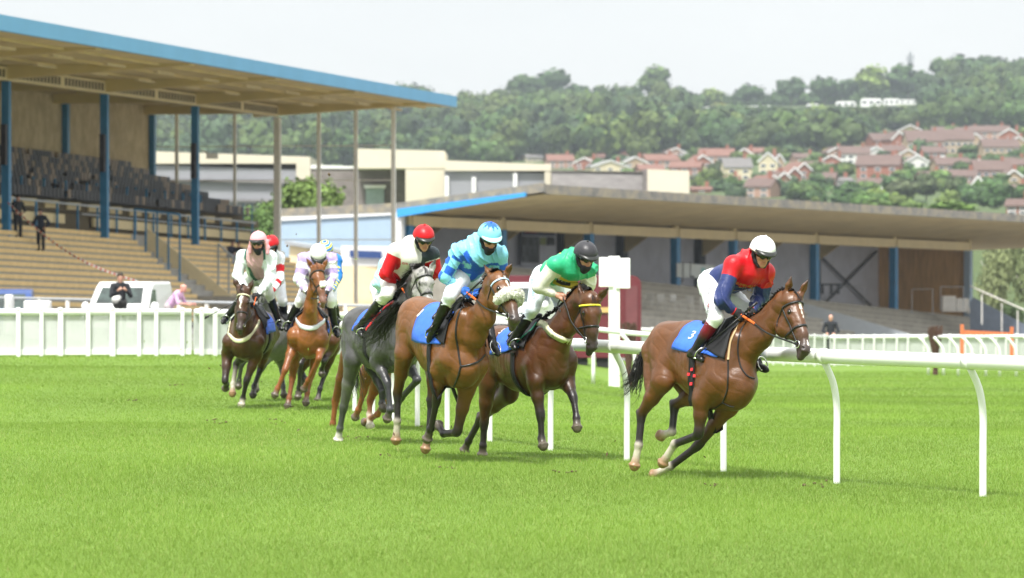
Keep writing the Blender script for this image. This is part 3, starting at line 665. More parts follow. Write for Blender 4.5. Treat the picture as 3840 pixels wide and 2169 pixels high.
def head_sdf(g, hc, hf, hl, hu, sc=1.0, detail=True, skin=SKIN):
    q = lambda x, y, z: hc + (hf * x + hl * y + hu * z) * sc
    c = skin; lip = c * (.75, .45, .45)
    g.cap(q(-.025, 0, .03), q(.02, 0, .035), .083 * sc, .080 * sc, .02, c, c, flat=hl, fs=1.08)
    g.cap(q(.030, 0, .0), q(.045, 0, -.065), .066 * sc, .048 * sc, .02, c, c, flat=hl, fs=1.05)
    for s in (-1, 1):
        g.cap(q(.0, s * .048, -.05), q(.062, s * .016, -.100), .026 * sc, .020 * sc, .02, c, c)
        g.cap(q(.070, s * .040, -.030), q(.062, s * .046, -.034), .021 * sc, .022 * sc, .015, c * (1.05, .9, .88), c)
        g.cap(q(-.005, s * .074, .008), q(-.008, s * .078, -.022), .018 * sc, .014 * sc, .006, c * .9, c * .9, flat=hl, fs=1.8)
        if detail:
            g.cap(q(.088, s * .020, .014), q(.078, s * .046, .012), .012 * sc, .010 * sc, .01, c * .8, c * .8)
            g.cap(q(.108, s * .030, -.004), q(.108, s * .030, -.005), .017 * sc, .017 * sc, .01, neg=True)
            g.cap(q(.082, s * .032, -.004), q(.082, s * .033, -.004), .014 * sc, .014 * sc, .004, c * .7, c * .7)
            g.cap(q(.104, s * .011, -.048), q(.100, s * .014, -.046), .009 * sc, .008 * sc, .008, c * .9, c * .9)
    g.cap(q(.078, 0, -.102), q(.070, 0, -.108), .020 * sc, .022 * sc, .015, c, c)
    g.cap(q(.092, 0, .004), q(.114, 0, -.042), .010 * sc, .012 * sc, .012, c, c * (1.05, .85, .85))
    if detail:
        g.cap(q(.090, -.018, -.071), q(.090, .018, -.071), .0075 * sc, None, .008, lip, lip)
        g.cap(q(.088, -.014, -.083), q(.088, .014, -.083), .0085 * sc, None, .008, lip, lip)
        g.cap(q(.104, -.018, -.0775), q(.104, .018, -.0775), .0035 * sc, None, .004, neg=True)
def hand_sdf(g, w, d, grip, c, sc=1.0, closed=True):
    """palm, four curled fingers of different length and a thumb leaving the side of the palm"""
    d = nrm(d); gr = nrm(grip - d * np.dot(grip, d)); dn = nrm(np.cross(gr, d)); dn = dn if dn[2] < 0 else -dn
    q = lambda a, b, e: w + (d * a + gr * b + dn * e) * sc
    g.cap(q(.0, 0, 0), q(.03, 0, 0), .027 * sc, .030 * sc, .01, c, c)
    g.cap(q(.03, -.014, 0), q(.078, -.022, 0), .020 * sc, .017 * sc, .012, c, c); g.cap(q(.03, .014, 0), q(.078, .022, 0), .020 * sc, .017 * sc, .012, c, c)
    for i, (b, ln) in enumerate(((-.033, .78), (-.011, .95), (.011, 1.0), (.033, .9))):
        k0 = q(.082, b, -.002); k1 = q(.082 + .026 * ln, b * .95, .020 * ln) if closed else q(.082 + .042 * ln, b, .006)
        k2 = q(.070 + .018 * ln, b * .9, .043 * ln) if closed else q(.082 + .068 * ln, b, .018); k3 = q(.050, b * .85, .036) if closed else q(.082 + .085 * ln, b, .034)
        g.cap(k0, k1, .0105 * sc, .0095 * sc, .004, c, c); g.cap(k1, k2, .0095 * sc, .009 * sc, .003, c, c); g.cap(k2, k3, .009 * sc, .0078 * sc, .003, c, c)
    g.cap(q(.022, -.030, .006), q(.052, -.050, .022), .013 * sc, .011 * sc, .008, c, c); g.cap(q(.052, -.050, .022), q(.080, -.036, .034), .0105 * sc, .0085 * sc, .004, c, c)
def dome(name, hc, hf, hl, hu, cfn, parent, m=M_cap, sc=1.0, rx=.142, ry=.121, rz=.125):
    nu, nv = 44, 22; V = []; C = []
    for j in range(nv + 1):
        ph = (math.pi * .54) * j / nv
        for i in range(nu):
            th = 2 * math.pi * i / nu; r = 1 + .012 * math.sin(th * 3 + 1) * (j / nv) + (.012 if j == nv - 1 else 0) - .0018 * math.cos(th * 6) ** 8 * 6
            x = rx * r * math.sin(ph) * math.cos(th); y = ry * r * math.sin(ph) * math.sin(th); z = rz * math.cos(ph) - (.020 if math.cos(th) < 0 else 0) * (j / nv) ** 3 * -math.cos(th)
            V.append(hc + (hf * (x - .006) + hl * y + hu * (z + .035)) * sc); C.append(cfn(th, ph))
    F = [(j * nu + i, (j + 1) * nu + i, (j + 1) * nu + (i + 1) % nu, j * nu + (i + 1) % nu) for j in range(nv) for i in range(nu)]
    o = mesh_obj(name, V, F, m, parent, True, np.array(C)); s = o.modifiers.new('t', 'SOLIDIFY'); s.thickness = .006; s.offset = -1
    return o
def peak(hc, hf, hl, hu, m, parent, ln=.045, sc=1.0, z0=.046):
    V = []; n = 16
    for j, (e, dz) in enumerate(((0, 0), (.4, -.003), (.8, -.010), (1, -.015))):
        for i in range(n + 1):
            a = math.radians(-62 + 124 * i / n); x = .136 * math.cos(a); y = .117 * math.sin(a); k = math.cos(math.radians(-88 + 176 * i / n)) ** .7
            V.append(hc + (hf * (x + e * ln * k) + hl * (y * (1 + .03 * e)) + hu * (z0 + dz * (1 + k))) * sc)
    F = [(j * (n + 1) + i, j * (n + 1) + i + 1, (j + 1) * (n + 1) + i + 1, (j + 1) * (n + 1) + i) for j in range(3) for i in range(n)]
    o = mesh_obj('peak', V, F, m, parent, True); s = o.modifiers.new('t', 'SOLIDIFY'); s.thickness = .006; return o
def goggles(hc, hf, hl, hu, parent, sc=1.0):
    g = SDF(.0045); q = lambda x, y, z: hc + (hf * x + hl * y + hu * z) * sc; c = (0.01, .01, .01)
    pts = [q(.02, -.086, .004), q(.07, -.068, .0), q(.100, -.034, -.004), q(.108, 0, .004), q(.100, .034, -.004), q(.07, .068, .0), q(.02, .086, .004)]
    rs = [.012, .020, .028, .018, .028, .020, .012]
    for i in range(6): g.cap(pts[i], pts[i + 1], rs[i] * sc, rs[i + 1] * sc, .012, c, c, flat=nrm(np.cross(pts[i + 1] - pts[i], hu)), fs=1.9)
    return g.build('goggles', M_gog, parent)[0]
def hood(hc, hf, hl, hu, parent, full, col=None, nk=None, sc=1.0):
    g = SDF(.006); q = lambda x, y, z: hc + (hf * x + hl * y + hu * z) * sc; c = (.015, .015, .018)
    for s in (-1, 1):
        g.chain([q(-.01, s * .080, .03), q(.0, s * .082, -.03), q(.025, s * .062, -.085), q(.055, s * .03, -.118)], [.026, .025, .022, .018], .015, [c] * 4, hl, 1.5)
    g.cap(q(.055, -.03, -.118), q(.055, .03, -.118), .018, None, .012, c, c)
    g.cap(q(-.05, 0, -.02), q(-.055, 0, -.075), .078, .062, .02, c, c)
    if full:
        g.cap(q(.068, -.012, -.100), q(.068, .012, -.100), .036, None, .02, c, c); g.cap(q(.045, 0, -.11), q(.03, 0, -.14), .05, .045, .02, c, c)
    return g.build('hood', M_hood, parent)[0]

def rider(S, Hh):
    fr = Hh['fr']; md = Hh.get('mode', 'L'); z = S['z']
    def J(k):
        t = S[k]; return fr.J(t[0], t[1], t[2], md, t[3] if len(t) > 3 else z)
    F_, L_, U_ = fr.F, fr.L, fr.U
    far = S.get('far', False); hb = .009 if far else .0065
    K = {k: J(k) for k in ('head', 'c7', 'chest', 'waist', 'pel', 'shR', 'elR', 'wrR', 'shL', 'elL', 'wrL', 'hipR', 'knR', 'anR', 'toR', 'hipL', 'knL', 'anL', 'toL')}
    a = math.radians(S.get('fyaw', 0)); pt = math.radians(S.get('fpit', 30)); rl = math.radians(S.get('froll', 0)); z_ = np.array([0, 0, 1.0])
    fx = nrm(np.array([F_[0], F_[1], 0])); lx = np.array([-fx[1], fx[0], 0]); fx, lx = fx * math.cos(a) + lx * math.sin(a), lx * math.cos(a) - fx * math.sin(a)
    hf = fx * math.cos(pt) - z_ * math.sin(pt); hu0 = z_ * math.cos(pt) + fx * math.sin(pt); hl = lx * math.cos(rl) + hu0 * math.sin(rl); hu = hu0 * math.cos(rl) - lx * math.sin(rl)
    hc = K['head']; base = (float(K['pel'][0]), float(K['pel'][1]), float(gz(K['pel'][0], K['pel'][1])))
    root = thing('person', S['label'], 'person', base, 'jockeys riding in the race')
    sk = SKIN * np.array(S.get('skin', (1, 1, 1))); hs = S.get('hs', 1.0)
    g = SDF(hb); head_sdf(g, hc, hf, hl, hu, hs, True, sk); g.cap(hc - hf * .02 - hu * .05, K['c7'], .055, .062, .03, sk, sk)
    ck = sk
    g.cap(K['c7'], K['chest'], .09, .12, .05, ck, ck, flat=U_, fs=1.2); g.cap(K['chest'], K['waist'], .12, .105, .05, ck, ck); g.cap(K['waist'], K['pel'], .105, .12, .05, ck, ck)
    for s in 'RL':
        g.cap(K['c7'], K['sh' + s], .06, .06, .04, ck, ck); g.cap(K['sh' + s], K['el' + s], .048, .036, .02, ck, ck); g.cap(K['el' + s], K['wr' + s], .036, .024, .02, ck, ck)
        g.cap(K['hip' + s], K['kn' + s], .078, .050, .03, ck, ck); g.cap(K['kn' + s], K['an' + s], .048, .034, .02, ck, ck); g.cap(K['an' + s], K['an' + s] * .6 + K['to' + s] * .4, .032, .024, .02, ck, ck)
        g.cap(K['pel'], K['hip' + s], .10, .085, .03, ck, ck)
        d = nrm(K['wr' + s] - K['el' + s]); hand_sdf(g, K['wr' + s], nrm(d + F_ * .5), L_ * (1 if s == 'L' else -1) * .3 - U_ * .9 + F_ * .2, ck)
    g.build('body', M_skin, root)
    # silks
    g = SDF(.011 if far else .0085); c = (.5, .5, .5)
    g.cap(K['c7'], K['c7'] * .35 + (hc - hf * .03 - hu * .06) * .65, .078, .066, .03, c, c)
    g.cap(K['c7'] - U_ * .01, K['chest'], .105, .178, .06, c, c, flat=U_, fs=1.25); g.cap(K['chest'], K['waist'], .178, .16, .05, c, c, flat=U_, fs=1.15); g.cap(K['waist'], K['waist'] * .45 + K['pel'] * .55, .15, .135, .04, c, c, flat=U_, fs=1.1)
    for s in 'RL':
        sh, el, wr = K['sh' + s], K['el' + s], K['wr' + s]
        g.cap(K['c7'] * .7 + K['chest'] * .3, sh, .085, .082, .06, c, c); g.cap(sh, K['chest'] * .5 + K['waist'] * .5, .085, .12, .05, c, c)
        g.cap(sh, el, .088, .072, .025, c, c); g.cap(el, el * .25 + wr * .75, .070, .050, .02, c, c); g.cap(el * .3 + wr * .7, el * .04 + wr * .96, .046, .034, .012, c, c)
    def disp(V):
        sd_ = S.get('seed', 1); u = V @ nrm(K['c7'] - K['pel'] + L_ * .25 - U_ * .2); w_ = V @ nrm(L_ + U_ * .5)
        a_ = (1 - np.abs(np.sin(46 * u + 2.4 * wob(V, 8, sd_, 2)))) ** 3; b_ = (1 - np.abs(np.sin(38 * w_ + 2.6 * wob(V, 9, sd_ + 5, 2)))) ** 3
        return .003 * wob(V, 12, sd_, 2) + .020 * a_ * sstep(-.3, .5, wob(V, 7, sd_ + 2, 1)) + .016 * b_ * sstep(-.1, .6, wob(V, 6, sd_ + 7, 1)) - .003
    ax_t = nrm(K['c7'] - K['pel']); kk = dict(K=K, fr=fr, ax=ax_t, cen=K['chest'])
    cf = S['silk']
    def cfn(V, c0):
        # limb coordinates
        C = np.zeros((len(V), 3)); inf = {}
        dl = []
        for s in 'RL':
            sh, el, wr = K['sh' + s], K['el' + s], K['wr' + s]
            def seg(a, b):
                ba = b - a; t = np.clip(((V - a) @ ba) / (ba @ ba), 0, 1); return np.linalg.norm(V - a - t[:, None] * ba, axis=1), t * np.linalg.norm(ba)
            d1, t1 = seg(sh, el); d2, t2 = seg(el, wr); l1 = np.linalg.norm(el - sh)
            along = np.where(d1 - .075 < d2 - .055, t1, l1 + t2); dd = np.minimum(d1 - .085, d2 - .06); dl.append((dd, along, l1))
        d3 = np.linalg.norm(V - K['chest'], axis=1)
        tv = (V - K['pel']) @ ax_t; ba = K['waist'] - K['c7']; t = np.clip(((V - K['c7']) @ ba) / (ba @ ba), 0, 1); dt = np.linalg.norm(V - K['c7'] - t[:, None] * ba, axis=1) - .16
        arm = (np.minimum(dl[0][0], dl[1][0]) < np.minimum(dt + .03, .03)) & (np.where(dl[0][0] < dl[1][0], dl[0][1], dl[1][1]) > .05)
        side = np.where(dl[0][0] < dl[1][0], -1, 1); al = np.where(dl[0][0] < dl[1][0], dl[0][1], dl[1][1])
        lat = (V - K['chest']) @ L_; up = (V - K['chest']) @ U_; fw = (V - K['chest']) @ F_
        return np.clip(cf(V, arm, side, al, tv, lat, up, fw, K), .003, .9)
    so_, sV, sQ = g.build('silks', M_silk, root, cfn, disp)
    # breeches
    g = SDF(.011 if far else .0085); bc = np.array(S.get('breech', (.82, .83, .86)))
    g.cap(K['pel'] + ax_t * .04, K['pel'] - F_ * .03, .135, .14, .04, bc, bc, flat=U_, fs=1.05)
    for s in 'RL':
        hp, kn, an = K['hip' + s], K['kn' + s], K['an' + s]
        g.cap(K['pel'], hp, .125, .112, .04, bc, bc); g.cap(hp, kn, .108, .072, .03, bc, bc); g.cap(kn, kn * .78 + an * .22, .070, .062, .015, bc, bc)
    bo, bV, bQ = g.build('breeches', M_nylon, root, None, lambda V: .002 * wob(V, 22, 7, 2) + .009 * (1 - np.abs(np.sin(V @ nrm(U_ + L_ * .4) * 55 + 2.5 * wob(V, 9, 8, 2)))) ** 4 * sstep(-.2, .6, wob(V, 7, 4, 1)))
    for s in 'RL':
        kn, an, to = K['kn' + s], K['an' + s], K['to' + s]; g = SDF(.007); k = np.array((.012, .012, .013)); tp = np.array(S.get('boottop', k)); fd = nrm(to - an)
        t0 = kn * .80 + an * .20; t1 = kn * .55 + an * .45
        g.cap(t0, t1, .064, .060, .012, tp, tp); g.cap(t1 + (an - kn) * .03, an, .058, .042, .012, k, k)
        sd = nrm(an - kn); fd2 = nrm(fd - sd * np.dot(fd, sd) * .2); hl_ = an - fd2 * .035 + sd * .03
        g.cap(an, hl_, .042, .036, .02, k, k); g.cap(an + sd * .02, to - fd2 * .03, .040, .034, .02, k, k); g.cap(to - fd2 * .06, to, .038, .026, .015, k, k)
        g.cap(hl_ + sd * .022, hl_ + sd * .030, .030, .028, .006, k, k)
        g.build('boot', M_boot, root, None, lambda V: .0025 * wob(V, 60, 5, 2))
        c = an * .35 + to * .65 - sd * .01; u = nrm(kn - an); w = nrm(np.cross(u, fd)); mb = MB()
        mb.tube([c + u * (.075 * math.sin(a_) + .03) + w * .062 * math.cos(a_) for a_ in np.linspace(-.9, math.pi + .9, 22)], .007, 6)
        mb.beam(c + u * (-.034) - w * .05, c + u * (-.034) + w * .05, .03, .010); mb.build('stirrup', M_metal, Hh['root'], True)
        tp_ = Hh['wi'] - F_ * .22 + L_ * (.2 if s == 'L' else -.2) - U_ * .12
        pts = spline([c + u * .105, (c + u * .105) * .5 + tp_ * .5 + L_ * (.03 if s == 'L' else -.03), tp_], 8); strip(pts, F_, .024, .006, 'stirrup_leather', M_lea, Hh['root'])
    # cap, peak, goggles
    hp_ = thing('helmet', None, None, root.location); hp_.parent = root; hp_.location = (0, 0, 0)
    dome('cap_cover', hc, hf, hl, hu, S['cap'], hp_, sc=hs)
    peak(hc, hf, hl, hu, S.get('peakm', M_peak), hp_, S.get('pkl', .044), hs, S.get('pkz', .046))
    mb = MB(); mb.ball(hc + (hu * .162 - hf * .006) * hs, .012, 6); mb.build('button', M_peak if S.get('btn') is None else S['btn'], hp_, True)
    if not S.get('nogog'): goggles(hc, hf, hl, hu, root, hs)
    hood(hc, hf, hl, hu, root, S.get('full', False), sc=hs)
    if S.get('flaps') is not None:
        g = SDF(.009); cf_ = S['flaps']
        for s in (-1, 1): g.cap(hc + hl * s * .098 + hu * .03, hc + hl * s * .125 - hu * .08 - hf * .01, .030, .036, .02, cf_, cf_); g.cap(hc + hl * s * .125 - hu * .08 - hf * .01, hc + hl * s * .13 - hu * .15 + hf * .01, .036, .026, .02, cf_, cf_)
        g.cap(hc - hf * .085 + hl * .10, hc - hf * .085 - hl * .10, .034, None, .02, cf_, cf_)
        for s in (-1, 1): g.cap(hc - hf * .085 + hl * .10 * s, hc + hl * s * .105, .034, .032, .02, cf_, cf_)
        g.build('cap_flaps', M_cap, hp_, None, lambda V: .005 * wob(V, 30, 3, 2))
    gm = S.get('glove', M_glove)
    hands = {}
    for s in 'RL':
        d = nrm(nrm(K['wr' + s] - K['el' + s]) + F_ * .5); hands[s] = K['wr' + s] + d * .075
        if gm:
            g = SDF(.0045); hand_sdf(g, K['wr' + s], d, L_ * (1 if s == 'L' else -1) * .3 - U_ * .9 + F_ * .2, (0, 0, 0), 1.12)
            g.cap(K['wr' + s] - d * .03, K['wr' + s] + d * .01, .036, .032, .01, (0, 0, 0)); g.build('glove', gm, root)
        if S.get('cuff') is not None: strip([K['wr' + s] + nrm(np.cross(d, F_ * .3 + U_)) * .038 * math.cos(q) + nrm(np.cross(d, nrm(np.cross(d, F_ * .3 + U_)))) * .038 * math.sin(q) for q in np.linspace(0, 6.2832, 15)[:-1]], d, .03, .006, 'cuff', S['cuff'], root, closed=True)
    # reins
    for i, s in enumerate('RL'):
        b = Hh['bits'][i]; h_ = hands[s]; side = L_ * (-1 if s == 'R' else 1); mid = h_ * .45 + b * .55 + side * .03 - U_ * S.get('sag', .03)
        for kx in range(3):       # keep the rein outside the neck
            nr = Hh['bv'].find_nearest(Vector(mid)); v = mid - np.array(nr[0])
            if np.dot(v, np.array(nr[1])) < .015: mid = np.array(nr[0]) + np.array(nr[1]) * .02
        pts = spline([h_ + F_ * .01, h_ * .72 + b * .28 * 1 + side * .015 - U_ * .01, mid, b], 16); gl = S.get('griplen', 6)
        rt = thing('rein', None, None, Hh['root'].location); rt.parent = Hh['root']; rt.location = (0, 0, 0)
        wds = [U_] * 16
        if gl: strip(pts[:gl], U_, .024, .010, 'rein_grip', S.get('gripm', M_orange), rt)
        strip(pts[max(gl - 1, 0):], U_, .018, .008, 'rein_strap', M_lea, rt)
        tail_ = spline([h_, h_ - F_ * .05 - U_ * .08 + side * .02, h_ - F_ * .02 - U_ * .15], 8); strip(tail_, L_, .016, .006, 'rein_strap', M_lea, rt)
    if S.get('whip'):
        a_, b_ = (J2(fr, md, S['whip'][0], z), J2(fr, md, S['whip'][1], z)); mb = MB(); mb.tube([a_, a_ * .8 + b_ * .2], [.013, .010], 8); mb.tube([a_ * .8 + b_ * .2, b_ + (a_ - b_) * .12], [.007, .005], 6); mb.box(b_ * .94 + a_ * .06, (b_ - a_) * .06, nrm(np.cross(b_ - a_, U_)) * .004, U_ * .018)
        o = mb.build('riding_whip', M_lea, None, True); setp(o, S['whiplab'], 'whip', 'riding whips')
    if S.get('strap_wrist'): pass
    S.update(K=K, root=root, sbv=bvh_of((sV, sQ)), bbv=bvh_of((bV, bQ)), hfr=(hc, hf, hl, hu))
    return S
def J2(fr, md, t, z): return fr.J(t[0], t[1], t[2], md, t[3] if len(t) > 3 else z)
A3 = np.array
def const(c): return lambda th, ph: c
W_ = A3((.80, .80, .82)); RED = A3((.52, .006, .012)); NAVY = A3((.022, .036, .14)); LB = A3((.22, .58, .74)); RB = A3((.02, .12, .60)); GRN = A3((.03, .42, .20)); LIL = A3((.42, .33, .60)); PNK = A3((.74, .38, .42))
def s1(V, arm, side, al, tv, lat, up, fw, K):
    c = np.tile(NAVY, (len(V), 1)); d = (V - (K['c7'] * .8 + K['chest'] * .2)) @ nrm(K['c7'] - K['pel'])
    m = (d > -.13 + .02 * np.sin(lat * 9)) & ~(arm & (al > .12)); c[m] = RED; m2 = arm & (al < .13); c[m2] = RED
    return c
def s2(V, arm, side, al, tv, lat, up, fw, K):
    c = np.tile(LB, (len(V), 1)); sh = np.where(side[:, None] < 0, K['shR'], K['shL']); el = np.where(side[:, None] < 0, K['elR'], K['elL'])
    ax = el - sh; ax = ax / np.linalg.norm(ax, axis=1, keepdims=True); e1 = np.cross(ax, np.array([0, 0.3, 1.0])); e1 /= np.linalg.norm(e1, axis=1, keepdims=True); e2 = np.cross(ax, e1); r = V - sh
    an = np.arctan2((r * e1).sum(1), (r * e2).sum(1)); q = (np.floor(al / .085) + np.floor((an + 9.42) / (math.pi / 2))).astype(int) % 2
    m = arm & (q == 1) & (al > .05); c[m] = RB
    t2 = tv; n = nrm(K['c7'] - K['pel']); cc = K['chest'] - n * .10; v = (V - cc); yy = v @ n; ll = lat
    ra = np.hypot(yy, ll); ph_ = np.abs(((np.arctan2(yy, ll) + math.pi / 2) / (2 * math.pi / 5)) % 1 - .5) * 2; star = (ra < .075 + .115 * ph_ ** 1.6) & (up < -.02) & ~arm; c[star] = RB
    b = (~arm) & (np.abs(yy + .04 - .02) < .02) & False; c[b] = RB
    dm = (~arm) & (np.abs(tv - .40) + np.abs(lat + .16) < .075); c[dm] = RB
    return c
def s3(V, arm, side, al, tv, lat, up, fw, K):
    c = np.tile(GRN, (len(V), 1)); n = nrm(K['c7'] - K['pel']); y = (V - K['chest']) @ n
    m = np.abs(y + .02) < .035; c[m] = (.75, .55, .05); c[arm & (al > .03)] = (.78, .77, .66); return c
def s4(V, arm, side, al, tv, lat, up, fw, K):
    c = np.tile(A3((.72, .71, .66)), (len(V), 1)); m = (lat > .04) & ~arm; c[m] = (.02, .035, .045); c[arm & (al > .06)] = RED; return c
def s5(V, arm, side, al, tv, lat, up, fw, K): return np.tile(A3((.42, .72, .85)), (len(V), 1))
def s6(V, arm, side, al, tv, lat, up, fw, K):
    c = np.tile(A3((.60, .36, .38)), (len(V), 1)); n = nrm(K['c7'] - K['pel']); y = (V - K['chest']) @ n
    m = (np.abs(lat) > .13) & (y > -.05); c[m] = (.01, .10, .07)
    c[(np.abs(lat) > .09) & (y < -.02)] = (.01, .10, .07); c[arm | (np.abs(lat) > .16)] = (.74, .82, .82); return c
def s7(V, arm, side, al, tv, lat, up, fw, K):
    c = np.tile(A3((.76, .75, .80)), (len(V), 1)); h = ((al + .03) // .085).astype(int) % 2 == 0; c[arm & h] = LIL
    h2 = ((tv + .02) // .10).astype(int) % 2 == 0; c[(~arm) & h2] = LIL; return c
def s8(V, arm, side, al, tv, lat, up, fw, K):
    c = np.tile(W_, (len(V), 1)); h = ((al + .0) // .11).astype(int) % 2 == 1; c[arm & h] = RED; c[arm & (al < .06)] = W_; return c
def s9(V, arm, side, al, tv, lat, up, fw, K):
    c = np.tile(A3((.02, .20, .68)), (len(V), 1)); w = np.sin(al * 62) * np.sin((V[:, 0] + V[:, 2]) * 52) + .3 * wob(V, 60, 3, 1); c[arm & (w > .45) & (al > .1)] = (.80, .72, .05); return c
def cap2(th, ph):
    q = (th / (2 * math.pi) * 10) % 1; k = abs(q - .5) * 2; return RB if ph < .42 + .5 * k and ph < 1.0 else LB
def cap9(th, ph): return (A3((.02, .2, .7)) if int((ph + .1 * math.sin(th)) / .28) % 2 == 0 else A3((.8, .75, .1)))
R1 = dict(z=A1, label='jockey in red and navy silks with white cap on the leading bay', silk=s1, cap=const(W_), fyaw=-20, fpit=20, froll=-6, boottop=(.16, .006, .02), cuff=mat('red cuff', (.75, .03, .03), rough=.7), btn=M_wht, seed=1,
    head=(1262, 242, 0), c7=(1130, 300, 0), chest=(1075, 430, 0), waist=(880, 520, 0), pel=(765, 560, 0), shR=(965, 370, -.19), elR=(840, 735, -.30), wrR=(965, 845, -.15), shL=(1295, 445, .19), elL=(1240, 700, .27), wrL=(1160, 840, .12),
    hipR=(730, 600, -.12), knR=(785, 915, -.27), anR=(560, 1270, -.27), toR=(640, 1350, -.28), hipL=(870, 630, .12), knL=(1080, 800, .24), anL=(1215, 1395, .27), toL=(1310, 1455, .27), whip=[(1210, 755, -.10), (600, 1280, -.34)], whiplab='black whip held along the saddle of the leading horse')
R2 = dict(z=D2, label='jockey in light and royal blue chequered silks and starred cap', silk=s2, cap=cap2, fyaw=-8, fpit=24, glove=M_gblue, peakm=M_pklight, full=True, seed=2, breech=(.72, .75, .86), btn=M_cloth,
    head=(965, 225, 0), c7=(835, 270, 0), chest=(810, 430, 0), waist=(720, 580, 0), pel=(640, 690, 0), shR=(610, 400, -.19), elR=(440, 690, -.30), wrR=(620, 835, -.14), shL=(1080, 430, .19), elL=(1110, 680, .27), wrL=(890, 850, .10),
    hipR=(600, 720, -.12), knR=(500, 915, -.26), anR=(300, 1335, -.27), toR=(245, 1450, -.28), hipL=(740, 740, .12), knL=(860, 830, .24), anL=(1010, 1500, .27), toL=(1065, 1610, .28), whip=[(870, 735, -.05), (215, 1350, -.36)], whiplab='black whip held beside the blue saddlecloth of the second bay')
R3 = dict(z=D3, label='jockey in green and yellow silks with cream sleeves and black cap', silk=s3, cap=const(A3((.035, .034, .04))), fyaw=-4, fpit=22, glove=None, full=True, peakm=M_peak, seed=3, breech=(.68, .74, .80), griplen=0,
    head=(1145, 440, 0), c7=(985, 450, 0), chest=(930, 590, 0), waist=(740, 650, 0), pel=(610, 730, 0), shR=(740, 560, -.19), elR=(510, 860, -.30), wrR=(740, 965, -.14), shL=(1175, 620, .19), elL=(1190, 830, .26), wrL=(990, 960, .08),
    hipR=(530, 790, -.12), knR=(430, 1160, -.25), anR=(150, 1610, -.27), toR=(190, 1700, -.29), hipL=(700, 780, .12), knL=(800, 1060, .22), anL=(850, 1650, .27), toL=(900, 1720, .28), whip=[(980, 880, .0), (1000, 1050, .02)], whiplab='black whip handle upright in the fist of the green jockey')
R4 = dict(z=C1, label='jockey in white and black silks with red sleeves and red cap', silk=s4, cap=const(RED), fyaw=-12, fpit=20, seed=4, breech=(.76, .75, .72), btn=mat('red cap button', (.72, .012, .02)),
    head=(576, 125, 0), c7=(500, 150, 0), chest=(500, 240, 0), waist=(450, 320, 0), pel=(400, 380, 0), shR=(405, 200, -.19), elR=(340, 345, -.28), wrR=(398, 400, -.12), shL=(625, 225, .19), elL=(655, 330, .26), wrL=(500, 430, .08),
    hipR=(370, 400, -.12), knR=(350, 468, -.25), anR=(172, 682, -.27), toR=(195, 728, -.29), hipL=(460, 400, .12), knL=(490, 450, .22), anL=(590, 640, .27), toL=(610, 700, .28), whip=[(470, 400, -.08), (180, 640, -.34)], whiplab='black whip held by the jockey with red sleeves')
R5 = dict(z=C1, label='jockey in pale blue silks hidden behind the red-sleeved jockey', silk=s5, cap=const(A3((.4, .7, .85))), fyaw=0, fpit=30, seed=5, far=True, breech=(.78, .77, .74), hs=.95,
    head=(452, 225, 0), c7=(400, 235, 0), chest=(390, 300, 0), waist=(350, 370, 0), pel=(320, 430, 0), shR=(345, 285, -.19), elR=(298, 400, -.26), wrR=(330, 470, -.12), shL=(450, 290, .19), elL=(480, 380, .24), wrL=(430, 470, .08),
    hipR=(300, 440, -.12), knR=(300, 510, -.22), anR=(230, 680, -.25), toR=(245, 720, -.27), hipL=(360, 440, .12), knL=(400, 480, .2), anL=(480, 660, .25), toL=(490, 700, .26))
R6 = dict(flaps=(.72, .36, .40), z=C2, label='jockey in white sleeves with pink cap and pink hood, leftmost rider', silk=s6, cap=const(PNK), fyaw=2, fpit=8, full=True, seed=6, far=True, breech=(.66, .68, .62), gripm=M_orange, btn=mat('pink button', (.8, .46, .5)),
    head=(382, 140, .50), c7=(384, 195, .38), chest=(380, 270, .26), waist=(378, 340, .05), pel=(375, 400, -.15), shR=(262, 245, .30), elR=(222, 390, .36), wrR=(290, 500, .62), shL=(470, 250, .30), elL=(468, 420, .34), wrL=(385, 535, .55),
    hipR=(325, 410, -.12), knR=(262, 560, .22), anR=(135, 715, .02), toR=(112, 750, .16), hipL=(425, 410, -.12), knL=(462, 530, .22), anL=(540, 750, .0), toL=(560, 800, .12), whip=[(250, 570, .3), (-25, 715, .2)], whiplab='black whip sticking out beside the pink-capped jockey')
R7 = dict(z=C2, label='jockey in lilac and white hooped silks with white cap, head down', silk=s7, cap=const(W_), fyaw=0, fpit=48, seed=7, far=True, btn=M_wht,
    head=(836, 235, .52), c7=(825, 235, .38), chest=(820, 320, .26), waist=(820, 390, .05), pel=(820, 450, -.15), shR=(728, 270, .30), elR=(690, 420, .36), wrR=(752, 520, .62), shL=(925, 270, .30), elL=(945, 400, .36), wrL=(900, 520, .60),
    hipR=(770, 450, -.12), knR=(700, 580, .22), anR=(600, 760, .02), toR=(592, 805, .16), hipL=(870, 450, -.12), knL=(925, 580, .22), anL=(965, 800, .0), toL=(985, 850, .14))
R8 = dict(z=C2, label='jockey with red cap and red and white hooped sleeve behind pink cap', silk=s8, cap=const(RED), fyaw=0, fpit=25, seed=8, far=True,
    head=(478, 165, .50), c7=(478, 215, .38), chest=(470, 290, .26), waist=(480, 370, .05), pel=(490, 440, -.15), shR=(400, 265, .30), elR=(380, 390, .36), wrR=(420, 490, .60), shL=(528, 260, .30), elL=(542, 420, .36), wrL=(470, 520, .60),
    hipR=(450, 450, -.12), knR=(400, 560, .22), anR=(400, 720, .0), toR=(395, 760, .1), hipL=(530, 460, -.12), knL=(565, 585, .22), anL=(580, 720, .0), toL=(590, 760, .1))
